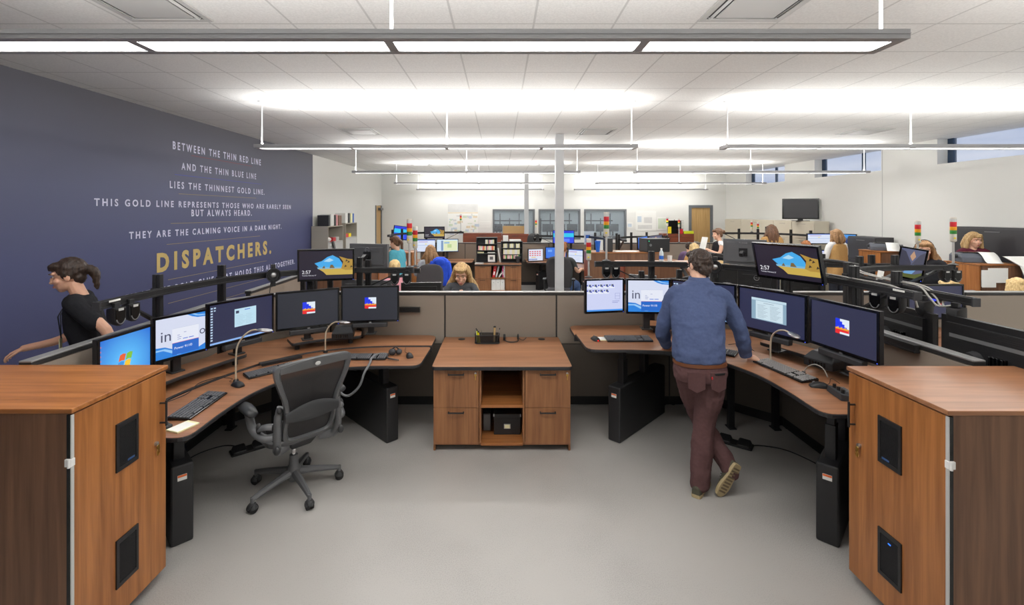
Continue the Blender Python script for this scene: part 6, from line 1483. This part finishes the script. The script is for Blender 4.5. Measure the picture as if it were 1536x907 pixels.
def hair(root, style, c, f, up, s, mt, vox=.007, seed=0):
    B, r, f, u = basis(f, up); c = V(c); m = MB(); E = lambda dr, df, du, R_: m.ell(c+(r*dr+f*df+u*du)*s, tuple(x*s for x in R_), B, 16, 10)
    E(0, -.024, .038, (.084, .098, .092))
    if style == 'short':
        E(0, -.06, -.035, (.066, .042, .058)); E(0, .045, .092, (.062, .05, .034)); E(.02, .01, .112, (.05, .06, .024))
        for k in (-1, 1): E(k*.068, .012, .012, (.014, .022, .045)); E(k*.06, -.045, .0, (.026, .045, .055))
        return melt(m, 'hair', mt, root, .004, 3, .016, HT)
    E(0, .05, .082, (.066, .046, .026)); E(0, .074, .060, (.052, .020, .014))
    if style in ('long', 'curly'):
        L = .25 if style == 'long' else .14
        for k in (-1, 1):
            limb(m, [c+(r*k*.055+f*.03+u*.075)*s, c+(r*k*.092+f*.012-u*.01)*s, c+(r*k*.108+f*.008-u*.12)*s, c+(r*k*.125+f*.02-u*L)*s], [.028*s, .024*s, .032*s, .018*s], 10)
            limb(m, [c+(r*k*.05-f*.05+u*.04)*s, c+(r*k*.07-f*.075-u*.08)*s, c+(r*k*.075-f*.08-u*L*1.05)*s], [.05*s, .05*s, .026*s], 10)
            if style == 'long':
                for q in (.8, 1.0, 1.25): limb(m, [c+(r*k*.088+f*.0-u*.03)*s, c+(r*k*.125*q-f*.01-u*.15)*s, c+(r*k*.165*q+f*.02*q-u*.25)*s], [.028*s, .026*s, .008*s], 8)
        limb(m, [c+(-f*.06+u*.03)*s, c+(-f*.09-u*.08)*s, c+(-f*.095-u*L*1.1)*s], [.06*s, .055*s, .03*s], 10)
    else:
        E(0, -.06, -.03, (.066, .042, .055))
        for k in (-1, 1): E(k*.07, -.01, .012, (.016, .04, .045))
        if style == 'tail': limb(m, [c+(-f*.10+u*.03)*s, c+(-f*.15-u*.02)*s, c+(-f*.14-u*.14)*s], [.03*s, .034*s, .014*s], 10)
        if style == 'bun': E(0, -.125, .03, (.045, .04, .045))
    return melt(m, 'hair', mt, root, vox, 2, .014, HT)
def hand(m, w, d, nrm, side, s=1.0, curl=.35):
    """palm, four fingers of unequal length and a thumb; d = wrist to knuckles, nrm = back of the hand"""
    w, d, nrm = V(w), V(d).normalized(), V(nrm); nrm = (nrm - d*nrm.dot(d)).normalized(); a = d.cross(nrm)*side   # towards the thumb
    m.loft([[w + d*t*s + a*x*ww*s + nrm*z*h*s for x, z in [(math.cos(q), math.sin(q)) for q in [2*PI*i/12 for i in range(12)]]] for t, ww, h in ((-.015, .026, .02), (.015, .032, .017), (.05, .04, .016), (.082, .04, .013), (.09, .034, .009))])
    for i, (o, L) in enumerate(((.029, .072), (.010, .08), (-.010, .074), (-.029, .058))):
        p = w + d*.078*s + a*o*s; q = d; pts = [p - d*.015*s, p]
        for j, f in enumerate((.45, .32, .23)):
            ang = curl*(j+.6); q2 = d*math.cos(ang) - nrm*math.sin(ang) + a*o*2; pts.append(pts[-1] + q2.normalized()*L*f*s)
        m.tube(pts, [.0095*s, .0095*s, .009*s, .0082*s, .0065*s], 8); m.ell(pts[-1], .0065*s)
    p = w + d*.018*s + a*.028*s; t1 = p + (a*.7+d*.6-nrm*.25).normalized()*.04*s; t2 = t1 + (a*.35+d*.85-nrm*.3).normalized()*.032*s; t3 = t2 + (d-nrm*.25).normalized()*.024*s
    m.tube([p-a*.01*s, p, t1, t2, t3], [.014*s, .0135*s, .0115*s, .0095*s, .007*s], 8); m.ell(t3, .007*s)
def shoe(root, Mx, L, upper, sole, name='shoe'):
    """shoe along local +y, sole on z = 0"""
    def outline(k, z): return [(x*k, y, z) for x, y in [(q.x, q.y) for q in spline([(0, 0), (.028, .006), (.036, .05), (.034, .1), (.046, .18), (.044, .23), (.026, .27), (0, .28), (-.028, .268), (-.042, .225), (-.042, .175), (-.032, .1), (-.035, .05), (-.028, .006), (0, 0)], 3)[:-1]]]
    sc = Matrix.Diagonal((L/.28*1.02, L/.28, L/.28, 1)); m = MB(); m.M = Mx @ sc; m.loft([outline(1.0, 0), outline(1.03, .008), outline(1.02, .024)])
    sh = MB(); sh.M = Mx @ sc; rings = []
    for y, w, h in ((.004, .026, .07), (.03, .034, .085), (.075, .035, .088), (.11, .035, .078), (.16, .041, .06), (.21, .043, .048), (.25, .033, .04), (.272, .016, .03)): rings.append([(w*math.cos(a), y, .02+(h-.02)*(max(0, math.sin(a))**.8) if math.sin(a) > 0 else .02) for a in [2*PI*i/16 for i in range(16)]])
    sh.loft(rings); o = sh.build(name, upper, root, smooth=60); m.build('sole', sole, o, bev=.002)
    la = MB(); la.M = Mx @ sc
    for i in range(4): la.tube([(-.024, .12+.02*i, .078-.008*i), (0, .122+.02*i, .086-.009*i), (.024, .12+.02*i, .078-.008*i)], .0028, 5)
    la.build('laces', M['dark'], o, smooth=True)
    return o
def frame(o, y, z):
    y = V(y).normalized(); z = V(z); z = (z - y*z.dot(y)).normalized(); x = y.cross(z)
    return Matrix.LocRotScale(V(o), Matrix((x, y, z)).transposed(), None)

# ---- the standing man
man = thing('person', 'man in blue shirt and maroon trousers leaning on the desk, ankles crossed, seen from behind', 'person', (1.5, 3.5, 0))
SH = cloth('blue chambray', rgb(76, 88, 122), .4); TR = cloth('maroon cotton', rgb(92, 66, 66), .3)
hc, hf, hu = V((1.618, 3.80, 1.655)), V((-.32, .92, -.22)), (.03, .1, 1)
m = MB(); head_shape(m, hc, hf, hu, 1.0)
limb(m, [(1.59, 3.735, 1.47), (1.602, 3.762, 1.54), (1.612, 3.79, 1.61)], [.046, .055, .055])
limb(m, [(1.51, 3.53, .95), (1.52, 3.6, 1.2), (1.57, 3.69, 1.38)], [(.13, .08), (.13, .08), (.11, .055)])
for sh_, el, wr in (((1.41, 3.735, 1.43), (1.325, 3.80, 1.115), (1.405, 3.955, .965)), ((1.77, 3.70, 1.415), (1.885, 3.665, 1.155), (1.942, 3.695, .955))): limb(m, [sh_, el, wr], [.045, .038, .027])
limb(m, [(1.575, 3.71, 1.41), (1.42, 3.73, 1.41)], [.04, .04]); limb(m, [(1.575, 3.71, 1.41), (1.76, 3.70, 1.40)], [.04, .04])
for a in ([(1.59, 3.5, .92), (1.545, 3.53, .5), (1.485, 3.465, .09)], [(1.43, 3.54, .92), (1.565, 3.705, .5), (1.705, 3.475, .17)]): limb(m, a, [.06, .045, .034])
hand(m, (1.955, 3.700, .945), (.95, .08, -.24), (.1, -.25, 1), -1, 1.08, .5); hand(m, (1.408, 3.96, .955), (.35, .9, -.25), (-.2, .1, 1), 1, 1.02, .4)
melt(m, 'body', M['skin'], man, .0042, 3)
face(man, hc, hf, hu, 1.0); hair(man, 'short', hc, hf, hu, 1.0, H['dark'])
def oval(c, hw, hd, tx=0.0, n=26, sq=.85): return [(c[0]+hw*math.copysign(abs(math.cos(a))**sq, math.cos(a)), c[1]+hd*math.copysign(abs(math.sin(a))**sq, math.sin(a)), c[2]+tx*math.cos(a)*hw) for a in [2*PI*i/n for i in range(n)]]
m = MB(); m.loft([oval((1.505, 3.53, .968), .192, .142), oval((1.505, 3.532, 1.03), .193, .14), oval((1.51, 3.56, 1.12), .19, .132), oval((1.53, 3.61, 1.25), .203, .132), oval((1.552, 3.665, 1.36), .214, .122), oval((1.572, 3.705, 1.43), .205, .10, -.05), oval((1.588, 3.735, 1.49), .14, .09, -.03), oval((1.602, 3.75, 1.535), .088, .08)])
limb(m, [(1.50, 3.715, 1.44), (1.405, 3.735, 1.42), (1.355, 3.765, 1.28), (1.325, 3.80, 1.12), (1.36, 3.88, 1.04), (1.400, 3.945, .985)], [.075, .074, .064, .058, .054, .046])
limb(m, [(1.66, 3.695, 1.43), (1.765, 3.70, 1.405), (1.835, 3.69, 1.28), (1.885, 3.665, 1.155), (1.912, 3.675, 1.06), (1.936, 3.692, .985)], [.075, .074, .064, .058, .054, .046])
melt(m, 'shirt', SH, man, .0075, 4, .026)
m = MB(); m.loft([oval((1.601, 3.75, 1.50), .092, .086), oval((1.606, 3.766, 1.562), .074, .072), oval((1.606, 3.766, 1.565), .067, .065), oval((1.602, 3.752, 1.51), .07, .064)]); m.build('collar', SH, man, smooth=50)
for c, d in (((1.402, 3.948, .98), (.045, .075, -.07)), ((1.940, 3.693, .975), (.03, .008, -.09))): m = MB(); d = V(d).normalized(); m.tube([V(c)-d*.03, V(c), V(c)+d*.03], [.046, .048, .045], 16); m.build('cuff', SH, man, smooth=50, bev=.003)
m = MB(); m.loft([oval((1.508, 3.528, 1.0), .176, .125), oval((1.508, 3.525, .95), .186, .134), oval((1.508, 3.52, .89), .196, .14), oval((1.505, 3.52, .83), .185, .125)])
limb(m, [(1.592, 3.505, .90), (1.578, 3.505, .72), (1.548, 3.53, .50), (1.518, 3.505, .33), (1.490, 3.470, .11), (1.486, 3.468, .075)], [(.104, .108), (.096, .10), (.08, .082), (.078, .08), (.074, .076), (.072, .074)])
limb(m, [(1.428, 3.54, .90), (1.485, 3.63, .70), (1.562, 3.705, .50), (1.628, 3.60, .35), (1.698, 3.475, .20), (1.708, 3.458, .165)], [(.102, .108), (.092, .096), (.076, .08), (.072, .074), (.067, .068), (.066, .066)])
melt(m, 'trousers', TR, man, .0075, 4, .022)
m = MB(); m.loft([oval((1.508, 3.527, .948), .1935, .142), oval((1.508, 3.527, .972), .1925, .141)]); m.build('belt', mat('brown leather belt', rgb(110, 66, 40), .45), man, smooth=50)
def patch(cx_, cz, w, h, name, mt, y=3.378, inset=.0):  # back pocket
    P = [(-w/2, h/2), (w/2, h/2), (w/2*.94, -h*.3), (0, -h/2), (-w/2*.94, -h*.3)]; m = MB()
    vs = [(cx_+a, y+.9*((cx_+a)-1.508)**2*1.2+.05*(cz+b-.9)**2, cz+b) for a, b in P]; m.add(vs+[(a, b+.012, c) for a, b, c in vs], [(0, 1, 2, 3, 4), (9, 8, 7, 6, 5)]+[(i, 5+i, 5+(i+1) % 5, (i+1) % 5) for i in range(5)]); return m.build(name, mt, man, bev=.003)
patch(1.430, .845, .125, .15, 'back_pocket', TR); pk = patch(1.590, .845, .125, .15, 'back_pocket', TR); patch(1.535, .882, .008, .022, 'pocket_tab', M['red'], 3.368); patch(1.60, .905, .085, .018, 'pocket_wallet', M['black'], 3.378)
UP = cloth('olive canvas', rgb(84, 82, 70)); SL = mat('gum rubber sole', rgb(176, 158, 120), .7)
shoe(man, frame((1.425, 3.40, .0), (.62, .78, 0), (0, 0, 1)), .285, UP, SL)
s2 = shoe(man, frame((1.737, 3.392, .246), (-.50, .06, -.86), (-.15, .98, .16)), .275, UP, SL)
m = MB(); m.M = frame((1.737, 3.392, .246), (-.50, .06, -.86), (-.15, .98, .16)) @ Matrix.Diagonal((.98, .98, .98, 1))
for y in range(9): m.box(-.028, .03+.025*y, -.003, .028, .042+.025*y, .001)
m.build('tread', mat('dark sole tread', rgb(120, 104, 80), .8), s2)

# ---- everyone else
def person(label, x, y, rz, top, seat=False, hairs=('long', 'blond'), shirt=None, trousers=None, sleeve='long', arms=None, look=(0, 1, -.15), lean=0, skin='skin', vest=None, faceon=False, headset=False, stride=0, vox=.009, hsc=1.0, vneck=.03):
    """rz turns a figure that faces +y; top = height of the crown"""
    Hh = top-.005; g = (0, 0)
    root = thing('person', label, 'person', (x, y, 0), rz); mt = Matrix.LocRotScale(V((x, y, 0)), Euler((0, 0, rz)), None)
    if seat: hz = .52; up = Hh - hz; sc = up/.84
    else: hz = Hh*.53; up = Hh - hz; sc = Hh/1.68
    P = lambda a, b, c: V((a, b + lean*(c-hz)/up if c > hz else b, c))
    cz = hz + up*.845; sz = hz + up*.60; hs_ = hsc*min(1.05, max(.9, sc))
    hc = P(0, .015, Hh - .115*hs_); shw = .165*sc; L, Rr_ = [V(P(-shw, 0, sz)), V(P(shw, 0, sz))]
    arms = arms or [((-.23, .05, sz-.27), (-.15, .27, sz-.32)), ((.23, .05, sz-.27), (.15, .27, sz-.32))]
    look = V(look)
    b = MB(); b.M = mt; head_shape(b, hc, look, (0, .05, 1), hs_)
    limb(b, [P(0, -.02, sz-.02), P(0, -.012, sz+.06), P(0, .0, Hh-.18*hs_)], [.058*sc, .05*sc, .05*sc]); limb(b, [P(0, 0, hz), P(0, 0, sz-.06)], [(.13*sc, .085*sc), (.14*sc, .08*sc)])
    for S_, (e, w) in zip((L, Rr_), arms): limb(b, [P(0, 0, sz-.01), S_, V(e), V(w)], [.045, .044, .036, .026])
    if seat: legs = [[(s*.1, .0, hz), (s*.13, .42, hz+.0), (s*.13, .45, .09)] for s in (-1, 1)]
    else: legs = [[(s*.09, 0, hz), (s*.095, stride*s*.22+.02, hz*.52), (s*.1, stride*s*.42-(.1 if stride*s < 0 else 0), .08 if stride*s >= 0 else .12)] for s in (-1, 1)]
    for l in legs: limb(b, l, [.06, .046, .034])
    for (e, w), sd in zip(arms, (1, -1)): d = (V(w)-V(e)).normalized(); hand(b, V(w), d+V((0, .1, -.2)), (0, -.2, 1), sd, .93*sc, .5)
    melt(b, 'body', M[skin], root, vox*.62, 2)
    if faceon: face_local(root, mt, hc, look, hs_)
    Hm = MB.__new__(MB)
    B3 = mt.to_3x3(); hair(root, hairs[0], mt @ hc, B3 @ look, B3 @ V((0, .05, 1)), hs_, H[hairs[1]], vox)
    t = MB(); t.M = mt
    ov = lambda c, hw, hd: [(c.x+hw*math.copysign(abs(math.cos(a))**.85, math.cos(a)), c.y+hd*math.copysign(abs(math.sin(a))**.85, math.sin(a)), c.z) for a in [2*PI*i/22 for i in range(22)]]
    vn = lambda ring, k: [(a, b_, c - vneck*k*max(0, b_-(lean+0))/.06*max(0, 1-abs(a)/.14)) for a, b_, c in ring]
    t.loft([ov(P(0, 0, hz-.06), .185*sc, .13*sc), ov(P(0, 0, hz+.1), .17*sc, .12*sc), ov(P(0, .01, hz+(sz-hz)*.55), .18*sc, .125*sc), ov(P(0, 0, sz-.08), .19*sc, .11*sc), vn(ov(P(0, -.01, sz+.01), .165*sc, .085*sc), .4), vn(ov(P(0, -.015, sz+.05), .078*sc, .07*sc), 1)])
    for S_, (e, w) in zip((L, Rr_), arms):
        e, w = V(e), V(w)
        if sleeve == 'long': limb(t, [P(0, 0, sz-.02), S_, e, w + (e-w)*.1], [.07, .064, .052, .042])
        elif sleeve == 'short': limb(t, [P(0, 0, sz-.02), S_, S_+(e-S_)*.6], [.07, .066, .058])
        else: limb(t, [P(0, 0, sz-.02), S_, S_+(e-S_)*.08], [.07, .062, .05])
    melt(t, 'top', shirt, root, vox, 4, .014)
    if vest:
        t = MB(); t.M = mt; t.loft([ov(P(0, 0, hz-.1), .2*sc, .145*sc), ov(P(0, 0, hz+.1), .188*sc, .138*sc), ov(P(0, .01, hz+(sz-hz)*.55), .196*sc, .14*sc), ov(P(0, 0, sz-.08), .2*sc, .126*sc), ov(P(0, -.01, sz+.02), .165*sc, .1*sc), ov(P(0, -.015, sz+.05), .08*sc, .07*sc)]); melt(t, 'vest', vest, root, vox, 3, .01)
    t = MB(); t.M = mt; t.loft([ov(V((0, 0, hz+.06)), .17*sc, .12*sc), ov(V((0, 0, hz-.04)), .185*sc, .13*sc), ov(V((0, 0, hz-.1)), .17*sc, .12*sc)])
    for l in legs: l = [V(q) for q in l]; limb(t, [l[0]-V((0, 0, .02)), l[1], l[2]], [.098*sc, .07*sc, .056*sc])
    melt(t, 'trousers', trousers or TRK, root, vox, 4, .01)
    for l in legs: shoe(root, mt @ frame((l[2][0], l[2][1]-.06, 0), (0, 1, 0), (0, 0, 1)), .25, M['black'], M['rubber'])
    if headset:
        B, r, f, u = basis(look, (0, .05, 1)); t = MB(); t.M = mt
        t.tube([hc+(r*.1*math.cos(a)+u*(.13*math.sin(a)+.0)-f*.01)*hs_ for a in [PI*k/12 for k in range(13)]], .007, 6)
        for k in (-1, 1): t.ell(hc+(r*k*.098-f*.005)*hs_, (.02, .036, .036), B)
        t.tube([hc+(r*.1)*hs_, hc+(r*.09+f*.08-u*.06)*hs_, hc+(r*.05+f*.12-u*.08)*hs_], .004, 6); t.build('headset', M['black'], root, smooth=True)
    return root
def face_local(root, mt, hc, look, s):
    B3 = mt.to_3x3(); face(root, mt @ hc, B3 @ look, B3 @ V((0, .05, 1)), s)
TRK = cloth('dark trousers', rgb(44, 46, 54)); CL = {k: cloth(k + ' knit', rgb(*v)) for k, v in dict(charcoal=(78, 80, 84), black=(34, 34, 38), teal=(84, 164, 182), pink=(214, 150, 160), grey=(186, 190, 196), tee=(66, 70, 70), white=(226, 224, 222), tan=(184, 144, 92), maroon=(92, 36, 52), purple=(110, 90, 120), jeans=(70, 92, 132)).items()}
person('blonde woman in dark grey cardigan, seated and looking down, just beyond the credenza panel', -.545, 6.6, R(178), 1.365, True, ('long', 'blond'), CL['charcoal'], look=(0, .93, -.36), faceon=True, vox=.007, hsc=1.24, vneck=.13, arms=[((-.24, .12, .78), (-.1, .34, .80)), ((.24, .12, .78), (.1, .34, .80))])
person('blond person in pink, only head and shoulder seen above the front rail', -1.58, 7.0, R(20), 1.37, True, ('bun', 'pale'), CL['pink'])
person('brown-haired person in teal shirt standing behind the two signal lights', -1.86, 8.7, R(70), 1.64, False, ('tail', 'brown'), CL['teal'], lean=.12, sleeve='short')
person('girl with long blond hair in pale grey top, seated by the blue jacket', -1.46, 9.82, R(6), 1.40, True, ('long', 'light'), CL['grey'], arms=[((-.27, .02, .80), (-.33, .25, .78)), ((.23, .05, .80), (.15, .30, .80))])
person('seated person in dark T-shirt with headset beside the grey column', 1.34, 9.9, R(-32), 1.45, True, ('short', 'ginger'), CL['tee'], CL['jeans'], 'short', headset=True, arms=[((-.23, .1, .86), (-.1, .36, .84)), ((.26, .16, .84), (.22, .46, .86))])
person('woman in black and white top turned sideways, holding a white paper', 4.86, 10.3, R(84), 1.735, False, ('bun', 'brown'), CL['white'], vest=CL['black'], lean=.05, sleeve='none', arms=[((-.2, .1, 1.2), (-.12, .32, 1.28)), ((.22, .1, 1.18), (.14, .36, 1.26))])
o = MB().obox((4.47, 10.25, 1.40), (.02, .2, .3), (0, R(14), R(8))).build('paper_sheet', M['paper'], None); tag(o, 'white paper held up by the woman turned sideways', 'paper')
person('person with golden curly hair seated before the beige cabinets', 4.66, 11.2, R(10), 1.35, True, ('curly', 'pale'), CL['tan'])
person('dark-haired person seated beside the golden curly hair', 4.97, 12.3, R(-20), 1.30, True, ('short', 'dark'), CL['purple'])
person('standing woman with long brown hair, back turned, near the beige cabinets', 6.36, 10.9, R(-6), 1.80, False, ('long', 'brown'), CL['tan'], lean=.05)
person('ginger-haired person seated below the white document monitor', 7.02, 10.7, R(0), 1.44, True, ('tail', 'ginger'), CL['black'])
person('standing woman in tan vest with white sleeves, back turned', 6.88, 9.5, R(12), 1.74, False, ('curly', 'light'), CL['white'], vest=CL['tan'], lean=.04, arms=[((-.26, .06, 1.12), (-.24, .24, .95)), ((.22, .08, 1.12), (.1, .3, 1.0))])
person('woman in black with large headset, standing behind the mountain lake screen', 5.82, 6.4, R(140), 1.70, False, ('long', 'light'), CL['black'], headset=True, faceon=True)
person('woman with wavy blond hair in maroon behind the printers', 7.79, 7.68, R(172), 1.76, False, ('curly', 'blond'), CL['maroon'], faceon=True, arms=[((-.25, -.02, 1.16), (-.15, .16, 1.36)), ((.25, -.02, 1.16), (.15, .16, 1.36))])
person('blond person seated just in front of the taped papers, only hair seen', 5.38, 5.58, R(12), 1.285, True, ('curly', 'pale'), CL['grey'])
person('blond person seated nearest the window wall, only hair seen', 6.34, 5.72, R(-10), 1.28, True, ('curly', 'pale'), CL['black'])
wk = person('woman in black shirt striding along the mural wall, one arm reaching forward', -3.14, 3.66, R(122), 1.73, False, ('tail', 'dark'), CL['black'], sleeve='short', lean=.20, stride=1, look=(.0, .96, -.2), faceon=True, vox=.007, skin='skin2', arms=[((-.29, -.10, 1.16), (-.27, .06, .93)), ((.26, .22, 1.10), (.30, .50, 1.02))])
lt = Matrix.LocRotScale(V((-3.14, 3.66, 0)), Euler((0, 0, R(122))), None); m = MB(); m.M = lt
m.tube([(-.07, .16, 1.45), (-.04, .235, 1.3), (0, .225, 1.13), (.04, .235, 1.3), (.07, .16, 1.45)], .004, 6); lb = m.build('lanyard', M['dark'], wk, smooth=True)
m = MB(); m.M = lt; m.box(-.04, .225, 1.03, .04, .229, 1.13); m.build('badge_card', M['cream'], wk)
